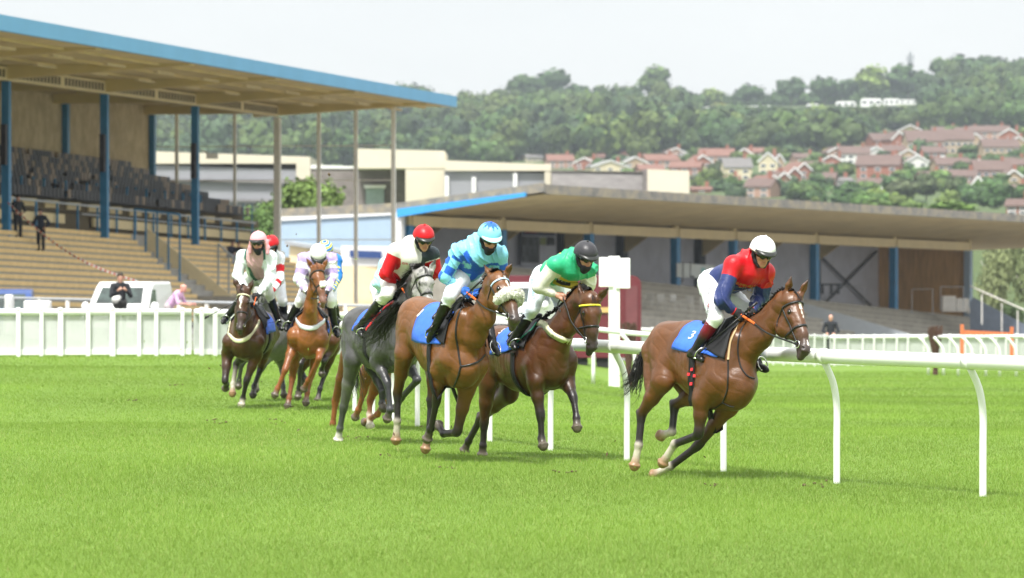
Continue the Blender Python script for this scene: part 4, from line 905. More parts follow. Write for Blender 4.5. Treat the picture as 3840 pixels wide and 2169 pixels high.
R9 = dict(z=C2, label='jockey in blue silks with yellow stars and striped cap behind lilac', silk=s9, cap=cap9, fyaw=0, fpit=30, seed=9, far=True,
    head=(888, 205, .50), c7=(890, 240, .38), chest=(890, 310, .26), waist=(890, 390, .05), pel=(890, 450, -.15), shR=(830, 280, .30), elR=(810, 400, .36), wrR=(860, 490, .60), shL=(970, 275, .30), elL=(985, 400, .36), wrL=(935, 510, .60),
    hipR=(850, 460, -.12), knR=(820, 580, .22), anR=(800, 720, .0), toR=(800, 760, .1), hipL=(930, 460, -.12), knL=(945, 585, .22), anL=(985, 740, .0), toL=(990, 780, .1))
RS = [R1, R2, R3, R4, R5, R6, R7, R8, R9]
for i, r_ in enumerate(RS):
    if i in sel: rider(r_, HS[i])
# ============================================================ saddles, cloths, straps, lettering
def saddle(Hh, f0=-.02, long=.40):
    fr, root, bv, wi = Hh['fr'], Hh['root'], Hh['bv'], Hh['wi']; F_, L_, U_ = fr.F, fr.L, fr.U; T = Hh['Tw']
    # seat rests on the back, just behind the withers
    sp = []
    for k in range(7):
        c = wi - F_ * (.10 + long * k / 6 * 1.0); c = c - U_ * np.dot(c - (T[2] * .5 + T[3] * .5), U_); h, n = cast(bv, c + U_ * .8, -U_, 1.2); sp.append(h if h is not None else c + U_ * .3)
    for k in range(1, 7):
        if np.linalg.norm(sp[k] - sp[k - 1]) > .2: sp[k] = sp[k - 1] - F_ * .06
    g = SDF(.010); c = (.014, .014, .015)
    for k in range(6): g.cap(sp[k] + U_ * (.03 + (.03 if k == 0 else 0) + (.025 if k == 5 else 0)), sp[k + 1] + U_ * (.03 + (.03 if k == 4 else 0)), .045 if k else .035, .055, .02, c, c, flat=U_, fs=1.5); 
    for s in (-1, 1):
        for k in range(1, 5): 
            h, n = cast(bv, sp[k] + L_ * s * .6 - U_ * .14, -L_ * s, .6)
            if h is not None: g.cap(sp[k] + U_ * .02 + L_ * s * .04, h + n * .03, .035, .022, .02, c, c)
    g.build('saddle', M_boot, root, lambda V, c0: np.tile(np.array(c), (len(V), 1)))
    Hh['sp'] = sp
def sheet(Hh, name, m, fa, fb, drop_a, drop_b, off, up0=0.0, nv=14, nu=10, th=.008, curve=0):
    """cloth over the back in body coordinates: from fa (front) to fb (rear) along the spine, hanging drop metres each side"""
    fr, root, bv, wi = Hh['fr'], Hh['root'], Hh['bv'], Hh['wi']; F_, L_, U_ = fr.F, fr.L, fr.U; T = Hh['Tw']; rows = []
    for i in range(nu + 1):
        u = i / nu; row = []; f = fa + (fb - fa) * u; base = wi + F_ * f; ts = [np.dot(t - base, F_) for t in T]; cz = np.interp(0, [ts[0], ts[1], ts[2], ts[3], ts[4]], [np.dot(t - base, U_) for t in T]); cl = 0
        ax = base + U_ * cz; ax = ax - L_ * np.dot(ax - fr.O, L_)
        dr = drop_a + (drop_b - drop_a) * u
        for j in range(-nv, nv + 1):
            a = j / nv * dr / .33; a = np.clip(a, -2.2, 2.2); d = U_ * math.cos(a) + L_ * math.sin(a) * 1.0; ff = F_ * (curve * abs(j / nv) ** 1.5) * (1 if u > .5 else .4); h, n = cast(bv, ax + ff + d * .62, -d, .6)
            if h is None: h = ax + ff + d * .27
            row.append(h + d * (off + .006 * math.sin(u * 7 + j * .9) * abs(j / nv)))
        rows.append(row)
    V = np.array(rows).reshape(-1, 3); w = 2 * nv + 1; F = [(i * w + j, i * w + j + 1, (i + 1) * w + j + 1, (i + 1) * w + j) for i in range(nu) for j in range(2 * nv)]
    o = mesh_obj(name, V, F, m, root, True); s = o.modifiers.new('t', 'SOLIDIFY'); s.thickness = th; s.offset = 1
    return o, bvh_of((V, np.array(F))), rows
def girthstrap(Hh, f, w, m, name='girth', a0=60, a1=300):
    fr, root, bv, wi = Hh['fr'], Hh['root'], Hh['bv'], Hh['wi']; F_, L_, U_ = fr.F, fr.L, fr.U; T = Hh['Tw']; base = wi + F_ * f; ts = [np.dot(t - base, F_) for t in T]; cz = np.interp(0, ts, [np.dot(t - base, U_) for t in T]); ax = base + U_ * (cz - .02); ax = ax - L_ * np.dot(ax - fr.O, L_)
    o, n = ring(bv, ax, U_, L_, a0, a1, 30, .008, .6)
    if len(o) > 3: return strip(o, F_, w, .012, name, m, root)
def breastband(Hh, f, drop, w, m, name='breastgirth', th=.012, a=100, tilt=.5):
    fr, root, bv = Hh['fr'], Hh['root'], Hh['bv']; F_, L_, U_ = fr.F, fr.L, fr.U; T = Hh['Tw']; c = T[3] * .5 + T[4] * .5 + F_ * f + U_ * drop; c = c - L_ * np.dot(c - fr.O, L_); ff = nrm(F_ - U_ * tilt)
    o, n = ring(bv, c, ff, L_, -a, a, 34, .010, .8)
    if len(o) > 3: return strip(o, U_, w, th, name, m, root)
def fleece(Hh, r=.040):
    bv, H, Lh, ax, fn = Hh['bv'], Hh['H'], Hh['Lh'], Hh['ax'], Hh['fn']; t = Hh.get('nbt', .72); nb = H['ey'] * (1 - t) + H['no'] * t; o, n = ring(bv, nb - fn * .02, fn, Lh, -100, 100, 30, .012, .2); g = SDF(.009)
    for i in range(len(o) - 1): k = math.sin(math.pi * (i + .5) / len(o)) ** .5; g.cap(o[i] + n[i] * .03, o[i + 1] + n[i + 1] * .03, r * (.55 + .75 * k), None, .02, (1, 1, 1))
    V, Q, c = g.mesh(None, lambda V: .010 * wob(V, 90, 3, 2)); fo = mesh_obj('fleece_noseband', V, Q, M_fleece, Hh['br'], True); nv = vnormals(V, Q); rr = np.random.RandomState(2); id_ = rr.choice(len(V), 3000); VV = []; 
    for i in id_: d = nrm(nv[i] + rr.normal(size=3) * .5); s = nrm(np.cross(d, rr.normal(size=3))) * .005; VV += [V[i] - s, V[i] + s, V[i] + d * (.007 + .009 * rr.rand())]
    mesh_obj('wool', VV, np.arange(len(VV)).reshape(-1, 3), M_fleece, Hh['br'])
def smallfleece(Hh):
    bv, H, Lh, ax, fn = Hh['bv'], Hh['H'], Hh['Lh'], Hh['ax'], Hh['fn']; nb = H['ey'] * .28 + H['no'] * .72; h, n = cast(bv, nb + fn * .2, -fn, .3); g = SDF(.008); 
    for i in range(5): p = h + fn * .02 + Lh * (.01 * math.sin(i * 3) + .02) + ax * (.012 * (i - 2)); g.cap(p, p + Lh * .04, .026, .024, .012, (1, 1, 1))
    V, Q, c = g.mesh(None, lambda V: .006 * wob(V, 110, 3, 2)); mesh_obj('fleece_tuft', V, Q, M_fleece, Hh['br'], True)
def number(Hh, R, bvh, body, x, y, size, z, up=None, m=None, shear=0.0, lab=None, rot=0):
    """digit on the near side of a saddlecloth at a photo position"""
    fr = Hh['fr']; r = ray(*fr.src(x, y, z)); h, n = cast(bvh, CAMP, r, 90)
    if h is None: return
    n = -nrm(r) if False else n
    if np.dot(n, r) > 0: n = -n
    upv = nrm(fr.U * math.cos(rot) + fr.F * math.sin(rot)); right = nrm(np.cross(upv, n)); text_on(bvh, body, lab, h, right, np.cross(n, right), size, m or M_wht, Hh['root'], 'number', .014, shear=shear)
M_gold2 = mat('gold thread', (.60, .42, .06), rough=.5, var=.1); M_ink = mat('dark lettering', (.05, .05, .07), rough=.6); M_redl = mat('red lettering', (.6, .03, .05), rough=.6); M_blk2 = mat('black band', (.012, .012, .012), rough=.7); M_band = mat('gold band', (.55, .42, .04), rough=.6); M_lbt = mat('pale blue lettering', (.25, .5, .75), rough=.6); M_sgrey = mat('silver grey webbing', (.62, .64, .70), rough=.6, var=.05); M_redw = mat('red webbing', (.75, .03, .04), rough=.6)
def write(R, which, body, x, y, size, z, deg, m, shear=0, off=.006, name='lettering', lab=None):
    """lettering on silks or breeches at a photo position, turned by deg from the horizontal of the picture"""
    bv = R[which]; fr = Hs[id(R)]['fr']; r = ray(*fr.src(x, y, z)); h, n = cast(bv, CAMP, r, 90)
    if h is None: return
    if np.dot(n, r) > 0: n = -n
    vd = -nrm(r); a = math.radians(deg); rt = np.array([math.cos(a), 0, math.sin(a)]); n = nrm(n * .5 + vd * .7); rt = nrm(rt - n * np.dot(rt, n)); up = np.cross(n, rt)
    return text_on(bv, body, lab, h, rt, up, size, m, R['root'], name, off, shear=shear)
Hs = {}
for i in sel: Hs[id(RS[i])] = HS[i]
for i in sel:
    Hh = HS[i]; saddle(Hh)
gpx = {0: (555, 830, A_), 1: (352, 600, B1), 2: (222, 830, B2), 3: (218, 820, C1)}
cfg = {0: (-.02, -.62, .30, .46), 1: (-.02, -.66, .34, .58), 2: (-.06, -.62, .36, .50), 3: (-.10, -.62, .30, .44), 4: (-.1, -.6, .3, .42), 5: (-.05, -.55, .50, .50), 6: (-.05, -.55, .50, .50), 7: (-.05, -.55, .5, .5), 8: (-.05, -.55, .5, .5)}
clb = {}
for i in sel:
    Hh = HS[i]; fa, fb, da, db = cfg[i]; o, cb_, rows = sheet(Hh, 'saddlecloth', M_cloth, fa, fb, da, db, .010, curve=-.06); clb[i] = cb_
    sheet(Hh, 'saddle_pad', M_web, fa + .06, fa - .30, min(da, .42), min(db, .46) * .66, .022, nu=6)
    gf = -.30 if i not in gpx else float(np.dot(Hh['fr'].J(gpx[i][0], gpx[i][1], -.24, 'L', gpx[i][2]) - Hh['wi'], Hh['fr'].F)); girthstrap(Hh, np.clip(gf, -.5, -.1), .085, M_web, 'girth', 70, 290)
if 0 in sel:
    number(HS[0], R1, clb[0], '3', 545, 1105, .15, A1, rot=.0)
    # red patches of the girth, breastplate, neck strap
    for x, y in ((560, 790), (543, 818), (556, 866), (574, 827)): 
        r = ray(*HS[0]['fr'].src(x, y, A_)); h, n = cast(HS[0]['bv'], CAMP, r, 90)
        if h is not None: mb = MB(); mb.box(h + n * .020, nrm(np.cross(n, HS[0]['fr'].U)) * .018, HS[0]['fr'].U * .014, n * .004); mb.build('girth_patch', M_redw, HS[0]['root'])
    b, f, r_ = HS[0]['bv'], HS[0]['fr'], HS[0]['root']
    pstrap(b, f, [(800, 545), (780, 590), (755, 650), (742, 740)], .022, .008, 'breastplate', mat('tan sheath', (.50, .36, .20), rough=.7), r_, A_); pstrap(b, f, [(742, 740), (742, 830), (738, 900), (715, 965)], .014, .008, 'breastplate', M_lea, r_, A_)
    pstrap(b, f, [(712, 965), (745, 982), (772, 988)], .014, .008, 'breastplate', M_lea, r_, A_); pstrap(b, f, [(715, 965), (680, 990), (640, 1008)], .014, .008, 'breastplate', M_lea, r_, A_); pstrap(b, f, [(838, 545), (805, 600), (792, 680), (805, 770), (840, 825), (880, 840)], .014, .008, 'neck_strap', M_lea, r_, A_)
    for t_, x, y, s, d in (('HUMPHREY', 1088, 585, .042, -18), ('BUTLER', 1095, 608, .038, -14), ('CONSTRUCTION', 1055, 628, .026, -16)): write(R1, 'sbv', t_, x, y, s, A1, d, M_gold2)
    write(R1, 'bbv', 'THOROUGHBRED', 705, 725, .040, A1, -80, M_ink); write(R1, 'bbv', 'O', 712, 790, .045, A1, -80, M_redl)
if 1 in sel:
    number(HS[1], R2, clb[1], '1', 150, 1130, .15, D2, rot=.4)
    b, f, r_ = HS[1]['bv'], HS[1]['fr'], HS[1]['root']; fleece(HS[1])
    pstrap(b, f, [(583, 290), (545, 380), (530, 500), (545, 600), (560, 690), (568, 735)], .020, .009, 'breastplate', M_lea, r_, B1); pstrap(b, f, [(568, 738), (640, 722), (700, 698), (745, 650)], .018, .008, 'breastplate', M_lea, r_, B1); pstrap(b, f, [(566, 740), (545, 820), (515, 885)], .020, .008, 'breastplate', M_lea, r_, B1)
if 2 in sel:
    number(HS[2], R3, clb[2], '5', 140, 620, .12, B2)
    b, f, r_ = HS[2]['bv'], HS[2]['fr'], HS[2]['root']; pstrap(b, f, [(372, 560), (410, 575), (445, 618), (500, 655), (560, 675), (615, 680)], .075, .014, 'breastgirth', M_cream, r_, B2, n=22)
    pstrap(b, f, [(372, 565), (330, 620), (280, 655), (240, 695)], .02, .01, 'cloth_piping', M_green, r_, B2, off=.03)
    # name band across the chest
    bv = R3['sbv']; pts = []; 
    for x, y in ((720, 745), (790, 775), (870, 815), (950, 840), (1040, 850), (1110, 850)):
        h, n = cast(bv, CAMP, ray(*f.src(x, y + 12, D3)), 90)
        if h is not None: pts.append((h, n))
    if len(pts) > 3:
        strip([p + nrm(n - f.L * 0) * .004 for p, n in pts], f.U, .085, .006, 'gold_band', M_band, R3['root']); pts2 = []
        for x, y in ((765, 745), (830, 780), (900, 812), (960, 835), (1050, 835)):
            h, n = cast(bv, CAMP, ray(*f.src(x, y, D3)), 90)
            if h is not None: pts2.append((h, n))
        strip([p + n * .010 for p, n in pts2], f.U, .060, .006, 'name_band', M_blk2, R3['root'])
    for ch, x, y, d in (('E', 792, 753, -28), ('L', 838, 775, -26), ('L', 880, 795, -22), ('I', 905, 806, -20), ('O', 950, 828, -8), ('T', 998, 835, 0)): write(R3, 'sbv', ch, x, y, .058, D3, d, M_wht, off=.018)
    write(R3, 'bbv', 'HUMPHREY', 425, 880, .050, D3, -80, M_lbt)
if 3 in sel:
    number(HS[3], R4, clb[3], '2', 175, 585, .12, C1); write(R4, 'sbv', 'em', 462, 278, .060, C1, -5, M_redl)
    pstrap(HS[3]['bv'], HS[3]['fr'], [(410, 520), (350, 560), (300, 610), (235, 695)], .035, .012, 'cloth_piping', M_redw, HS[3]['root'], C1, off=.035)
if 5 in sel: breastband(HS[5], .02, .20, .06, M_cream, tilt=.75)
if 6 in sel: breastband(HS[6], .03, .20, .07, M_sgrey, tilt=.3); smallfleece(HS[6])
# ============================================================ ground, grass, hill
def grassmat(name, base, base2, base3):
    m = bpy.data.materials.new(name); m.use_nodes = True; nt = m.node_tree; N = nt.nodes; L = nt.links; b = N['Principled BSDF']
    b.inputs['Roughness'].default_value = .7; b.inputs['Specular IOR Level'].default_value = .2
    tc = N.new('ShaderNodeTexCoord')
    def noise(sc, det, scale):
        mp = N.new('ShaderNodeMapping'); mp.inputs['Scale'].default_value = scale; L.new(tc.outputs['Object'], mp.inputs['Vector'])
        n = N.new('ShaderNodeTexNoise'); n.inputs['Scale'].default_value = sc; n.inputs['Detail'].default_value = det; L.new(mp.outputs['Vector'], n.inputs['Vector']); return n.outputs['Fac']
    f1 = noise(.35, 5, (1, .35, 1)); f2 = noise(9, 6, (1, .5, 1)); f3 = noise(60, 4, (1, .4, 1))
    def ramp(f, p0, p1):
        r = N.new('ShaderNodeMapRange'); r.inputs['From Min'].default_value = p0; r.inputs['From Max'].default_value = p1; L.new(f, r.inputs['Value']); return r.outputs['Result']
    def mix(a, bb, f, fac=None):
        x = N.new('ShaderNodeMix'); x.data_type = 'RGBA'
        for s, v in ((6, a), (7, bb)):
            if isinstance(v, tuple): x.inputs[s].default_value = (*v, 1)
            else: L.new(v, x.inputs[s])
        L.new(f, x.inputs[0]); return x.outputs[2]
    c = mix(base, base2, ramp(f1, .35, .65)); c = mix(c, base3, ramp(f2, .45, .8)); 
    hs = N.new('ShaderNodeHueSaturation'); L.new(c, hs.inputs['Color'])
    mr = N.new('ShaderNodeMapRange'); mr.inputs['From Min'].default_value = .3; mr.inputs['From Max'].default_value = .7; mr.inputs['To Min'].default_value = .6; mr.inputs['To Max'].default_value = 1.3
    L.new(f3, mr.inputs['Value']); L.new(mr.outputs['Result'], hs.inputs['Value']); L.new(hs.outputs['Color'], b.inputs['Base Color'])
    bp = N.new('ShaderNodeBump'); bp.inputs['Strength'].default_value = .8; bp.inputs['Distance'].default_value = .05; L.new(f3, bp.inputs['Height']); L.new(bp.outputs['Normal'], b.inputs['Normal'])
    return m
M_turf = grassmat('turf', (.145, .255, .028), (.17, .28, .034), (.19, .30, .045))
def terrain_mesh(name, m, x0, x1, nx, y0, y1, ny, fn, kind='structure'):
    xs = np.linspace(x0, x1, nx); ys = y0 + (y1 - y0) * (np.linspace(0, 1, ny) ** 1.6)
    X, Y = np.meshgrid(xs, ys); Z = fn(X, Y); V = np.stack([X, Y, Z], -1).reshape(-1, 3)
    i, j = np.meshgrid(np.arange(ny - 1), np.arange(nx - 1), indexing='ij'); a = (i * nx + j).ravel()
    return setp(mesh_obj(name, V, np.stack([a, a + 1, a + nx + 1, a + nx], 1), m, None, True), kind=kind)
terrain_mesh('grass_course', M_turf, -160, 160, 161, -10, 420, 200, gz)
M_tar = mat('tarmac', (.17, .165, .16), rough=.9, var=.15, scale=1.5, c2=(.21, .20, .19))
terrain_mesh('concourse', M_tar, -150, .5, 80, 102, 399, 90, lambda X, Y: gz(X, Y) + .02)
terrain_mesh('concourse_road', M_tar, .5, 150, 80, 166, 399, 70, lambda X, Y: gz(X, Y) + .02)
# far ground and the wooded hill: height set by how far it rises above eye level
RX = [-2500, 380, 1000, 1150, 1250, 1400, 1500, 1650, 1750, 1900, 2100, 2200, 2300, 2400, 2576, 4500]
RY = [330, 318, 282, 290, 265, 255, 268, 264, 270, 266, 262, 260, 252, 225, 205, 195]
MX = [-2500, 380, 1200, 1600, 2000, 2576, 4500]; MY = [470, 430, 425, 400, 385, 355, 350]
def hill(X, Y):
    X = np.asarray(X, float); Y = np.asarray(Y, float); a = 1288 + 10500 * X / Y
    r = np.interp(a, RX, RY); m = np.interp(a, MX, MY)
    y = np.where(Y < 900, 560 + (Y - 400) / 500 * -40, 0)
    y = np.where((Y >= 900) & (Y < 1450), 520 + (m - 520) * ((Y - 900) / 550), y)
    y = np.where(Y >= 1450, m + (r - m) * sstep(1350, 2250, Y) * 1.0, y)
    e = (665 - y) / 10500 * np.minimum(Y, 2250)
    z = HC + e - np.maximum(0, Y - 2250) * .12
    return z * sstep(400, 520, Y) + (1 - sstep(400, 520, Y)) * -3
M_meadow = grassmat('hill meadow', (.06, .10, .03), (.08, .12, .035), (.10, .12, .045))
terrain_mesh('hillside', M_meadow, -700, 1000, 171, 395, 3000, 120, hill)
# ---- grass blades
rnd = np.random.RandomState(11)
def blades(name, n, dlo, dhi, hgt, wid, power, kind='stuff'):
    t = rnd.rand(n); d = dlo + (dhi - dlo) * t ** power; xa = (rnd.rand(n) - .5) * 3900 / FP * 1.32; x = xa * d; z = gz(x, d)
    cl = wob(np.stack([x * 1.0, d * .4, 0 * x], 1), 2.3, 21, 3); cl2 = wob(np.stack([x, d * .5, 0 * x], 1), .35, 22, 2); cl3 = wob(np.stack([x, d, 0 * x], 1), 14, 23, 1)
    h = hgt * (.55 + .6 * rnd.rand(n)) * (1 + .22 * cl + .15 * cl3); a = rnd.rand(n) * 6.283; ln = h * (.25 + .55 * rnd.rand(n)); w = wid * (.6 + .8 * rnd.rand(n)) * (d / 35) ** .7
    b = np.stack([x, d, z - .01], 1); ca, sa = np.cos(a), np.sin(a); tip = b + np.stack([ca * ln, sa * ln, h], 1); b2 = rnd.rand(n) * 6.283; sd = np.stack([np.cos(b2) * w / 2, np.sin(b2) * w / 2 * .3, 0 * w], 1)
    V = np.stack([b - sd, b + sd, tip], 1).reshape(-1, 3)
    g = rnd.rand(n)[:, None]; c0 = np.array((.178, .300, .036)); c1 = np.array((.262, .396, .068)); c2 = np.array((.42, .44, .15)); C = c0 * (1 - g) + c1 * g
    cm_ = (c0 + c1) / 2; kf = np.clip(1.25 - (d - 30) / 60, .35, 1)[:, None]; C = cm_ + (C - cm_) * kf
    dry = (rnd.rand(n) * (1 + (d > 52)) < .035 + .03 * (cl2 > .3))[:, None]; C = np.where(dry, c2, C) * (.97 + .07 * np.sin(d * .62 + x * .30 + 1.6 * wob(np.stack([x * .12, d * .08, 0 * x], 1), 1.0, 41, 2)) + .14 * cl2 + .08 * cl + .09 * wob(np.stack([x, d * .25, 0 * x], 1), .9, 31, 2))[:, None]
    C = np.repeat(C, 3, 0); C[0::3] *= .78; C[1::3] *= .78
    # loose random patches in tone where mown strips meet
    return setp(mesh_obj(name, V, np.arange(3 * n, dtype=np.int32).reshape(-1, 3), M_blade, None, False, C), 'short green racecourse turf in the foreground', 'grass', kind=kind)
M_blade = bpy.data.materials.new('grass blade'); M_blade.use_nodes = True
_n = M_blade.node_tree.nodes; _l = M_blade.node_tree.links; _b = _n['Principled BSDF']; _a = _n.new('ShaderNodeAttribute'); _a.attribute_name = 'Col'; _l.new(_a.outputs['Color'], _b.inputs['Base Color'])
_b.inputs['Roughness'].default_value = .55; _b.inputs['Specular IOR Level'].default_value = .25; _t = _n.new('ShaderNodeBsdfTranslucent'); _l.new(_a.outputs['Color'], _t.inputs['Color']); _m = _n.new('ShaderNodeMixShader'); _m.inputs[0].default_value = .3
_l.new(_b.outputs[0], _m.inputs[1]); _l.new(_t.outputs[0], _m.inputs[2]); _l.new(_m.outputs[0], _n['Material Output'].inputs['Surface'])
if ONLY != 'h':
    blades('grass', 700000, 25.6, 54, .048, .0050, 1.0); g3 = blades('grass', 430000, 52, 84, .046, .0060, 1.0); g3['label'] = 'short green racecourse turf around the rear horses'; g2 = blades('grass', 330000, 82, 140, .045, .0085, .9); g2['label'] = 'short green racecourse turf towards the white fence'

# ---- turf thrown up by the hooves
M_clod = mat('earth clod', (.09, .06, .03), rough=.9, var=.3, scale=60)
def clod(p, r, label):
    g = SDF(r / 3.2); q = np.random.RandomState(int(p[0] * 100) & 255)
    for i in range(3): a = p + q.normal(size=3) * r * .5; g.cap(a, a + q.normal(size=3) * r * .5, r * .6, r * .4, r * .2, (.1, .07, .03))
    o, V, Q = g.build('clod', M_clod); setp(o, label, 'clod', 'clods of turf in the air')
for k, (x, y, d, r, lb) in enumerate([(828, 441, 50, .02, 'small dark clod flying above the tree behind the tall stand'), (723, 620, 58, .016, 'tiny clod in the air right of the pink-capped jockey'), (745, 590, 58, .010, 'tiniest clod in the air left of the white-capped lilac jockey')]):
    clod(D(x, y, d), r, lb)
if ONLY != 'h':
    r = np.random.RandomState(9); VV = []; CC = []
    for (x, y, d, n, sp) in ((600, 1000, 59.5, 26, .5), (740, 1020, 58.5, 30, .5), (770, 900, 58.5, 14, .45), (690, 930, 60, 12, .4), (905, 1030, 50, 12, .4), (520, 985, 60, 8, .3), (1010, 1100, 44, 12, .4), (1210, 1130, 43.5, 10, .35), (1660, 1170, 40, 12, .35), (500, 900, 60, 10, .6), (810, 680, 58, 5, .5)):
        c = D(x, y, d)
        for k in range(n):
            p = c + r.normal(size=3) * sp * (1, 1, .55); p[2] = max(p[2], .03); a = nrm(r.normal(size=3)); b = nrm(np.cross(a, r.normal(size=3))); s = .006 + .013 * r.rand(); VV += [p - a * s * 1.6, p + b * s * .6, p + a * s * 1.6, p - b * s * .6]; CC += [(.24, .34, .07) if r.rand() < .6 else (.10, .06, .03)] * 4
    setp(mesh_obj('flying_turf', VV, np.arange(len(VV)).reshape(-1, 4), M_blade, None, False, np.array(CC)), 'flecks of grass and soil kicked up around the galloping legs', 'turf flecks', kind='stuff')
    VV = []; FF = []; 
    mb = MB()
    for (x, y, s) in ((565, 1066, .12), (548, 1058, .06), (700, 1068, .10), (690, 1058, .05), (440, 970, .10), (610, 1005, .08), (900, 1105, .07), (1790, 1222, .05), (2060, 1224, .09), (1120, 1180, .08), (330, 1010, .10), (1420, 1190, .07), (980, 1150, .06)):
        dd = 10500 * HC / (y - 665); c = D(x, y, dd); c[2] = float(gz(c[0], c[1]))
        for k in range(7): q = c + r.normal(size=3) * (s * .8, s * 3, 0); mb.ball(q + (0, 0, .014), .007 + .014 * r.rand() * s * 8, 4, sc=(1.2, 1.3, .8))
    setp(mb.build('divots', M_clod, None), 'small divots of torn earth scattered over the turf', 'divots', kind='stuff')
# ============================================================ trees
M_leaf = mat('foliage', vc=True, rough=.65, var=.15, scale=.5, spec=.2)
M_bark = mat('bark', (.10, .08, .06), rough=.9, var=.3, scale=4, bump=.5)
M_pale = mat('birch bark', (.55, .53, .48), rough=.8, var=.3, scale=6)
def crown_proto(seed, R=(1, 1, 1), nb=9, nl=700, leaf=.11, open_=0.0, droop=0):
    """leaf clumps spread through several overlapping lobes; unit radius about 1"""
    r = np.random.RandomState(seed); cs = []
    for i in range(nb):
        v = r.normal(size=3); v /= np.linalg.norm(v); v *= (.30 + .38 * r.rand()); v[2] = v[2] * .85 + .05; cs.append((v, .34 + .26 * r.rand()))
    P_ = []; Nn = []; T = []
    for q in range(nl):
        c, rr = cs[r.randint(nb)]; v = r.normal(size=3); v /= np.linalg.norm(v); p = c + v * rr * (.72 + .33 * r.rand() ** .6) * (1 + .25 * math.sin(v[0] * 7 + seed) * math.sin(v[2] * 6 + seed * 2)); p[2] -= droop * r.rand()
        P_.append(p); Nn.append(nrm(v + r.normal(size=3) * (.34 if nl < 1000 else .55))); T.append(r.rand())
    P_ = np.array(P_) * R; Nn = np.array(Nn); n = len(P_); a = np.cross(Nn, r.normal(size=(n, 3))); a /= np.linalg.norm(a, axis=1, keepdims=True); b = np.cross(Nn, a)
    s = (leaf * (.6 + .9 * r.rand(n)))[:, None]
    V = np.stack([P_ - a * s - b * s * .6, P_ + a * s * .8 - b * s, P_ + a * s + b * s * .7, P_ - a * s * .7 + b * s], 1).reshape(-1, 3)
    C = 1 + .55 * (np.array(T) - .5)
    # inner mass so that the crown is not see-through everywhere
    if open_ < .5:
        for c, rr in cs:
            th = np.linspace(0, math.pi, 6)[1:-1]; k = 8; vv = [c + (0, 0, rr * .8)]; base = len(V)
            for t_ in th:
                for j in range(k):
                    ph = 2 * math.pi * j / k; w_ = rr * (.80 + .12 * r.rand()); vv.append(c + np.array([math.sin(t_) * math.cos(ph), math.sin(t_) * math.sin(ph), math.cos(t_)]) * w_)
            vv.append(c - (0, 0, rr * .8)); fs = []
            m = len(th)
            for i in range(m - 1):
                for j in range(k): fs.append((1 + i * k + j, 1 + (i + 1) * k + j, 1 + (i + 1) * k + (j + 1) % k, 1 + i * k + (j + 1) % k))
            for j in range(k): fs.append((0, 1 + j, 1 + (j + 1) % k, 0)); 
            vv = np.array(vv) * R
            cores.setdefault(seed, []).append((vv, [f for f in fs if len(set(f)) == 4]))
    return V, C
cores = {}
PROTO = []
NEARP = []
for sd in range(7):
    V_, C_ = crown_proto(sd + 1, R=(1, 1, .86 if sd % 2 else 1.0), nb=8 + sd % 3, nl=520, leaf=.105)
    Vc = []; Fc = []
    for vv, fs in cores[sd + 1]:
        b = len(Vc); Vc += list(vv); Fc += [tuple(i + b for i in f) for f in fs]
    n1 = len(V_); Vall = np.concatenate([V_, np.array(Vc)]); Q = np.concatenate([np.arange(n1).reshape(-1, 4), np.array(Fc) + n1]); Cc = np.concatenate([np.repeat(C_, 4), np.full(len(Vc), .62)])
    PROTO.append((Vall, Q, Cc))
for sd in (21, 22, 23):
    V_, C_ = crown_proto(sd, nb=11, nl=5200, leaf=.038, open_=1); n1 = len(V_); NEARP.append((V_, np.arange(n1).reshape(-1, 4), np.repeat(C_, 4)))
GR = [np.array(c) for c in ((.062, .115, .030), (.050, .098, .030), (.078, .130, .034), (.090, .140, .038), (.060, .105, .045), (.105, .150, .035))]
def tree(label, p, h, w, col, proto=0, group=None, name='tree', trunk=True, tm=None, cat='tree'):
    root = thing(name, label, cat, p, group); V, Q, C = NEARP[proto % 3] if p[1] < 400 else PROTO[proto % 7]; a = (p[0] * 13.7) % 6.28; ca, sa = math.cos(a), math.sin(a)
    rz = h * .42; cz = p[2] + h - rz * 1.0
    v = V * (w / 2 / .95, w / 2 / .95, rz / .95); v = np.stack([v[:, 0] * ca - v[:, 1] * sa, v[:, 0] * sa + v[:, 1] * ca, v[:, 2]], 1) + (p[0], p[1], cz)
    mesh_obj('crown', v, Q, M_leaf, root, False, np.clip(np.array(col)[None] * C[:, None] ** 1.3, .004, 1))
    if trunk:
        mb = MB(); b = np.array(p, float); mb.tube([b - (0, 0, .5), b + (0, 0, h * .3), b + (w * .03, 0, h * .7)], [h * .028, h * .02, h * .008], 7)
        for i in range(4):
            q = a + i * 1.7; s_ = b + (0, 0, h * (.28 + .08 * i)); mb.tube([s_, s_ + (math.cos(q) * w * .17, math.sin(q) * w * .17, h * .16), s_ + (math.cos(q) * w * .3, math.sin(q) * w * .3, h * .26)], [h * .012, h * .008, h * .003], 5)
        mb.build('trunk', tm or M_bark, root, True)
    return root
def on_hill(x, y):    # preview pixel -> point on the hill (search along the view ray)
    ds = np.linspace(450, 2250, 500); r = ray(x * 1.490683, y * 1.490683); Pt = CAMP + np.outer(ds / r[1], r); hz = hill(Pt[:, 0], Pt[:, 1]); i = np.argmax(hz >= Pt[:, 2]) if (hz >= Pt[:, 2]).any() else len(ds) - 1
    q = Pt[i].copy(); q[2] = float(hill(q[0], q[1])); return q
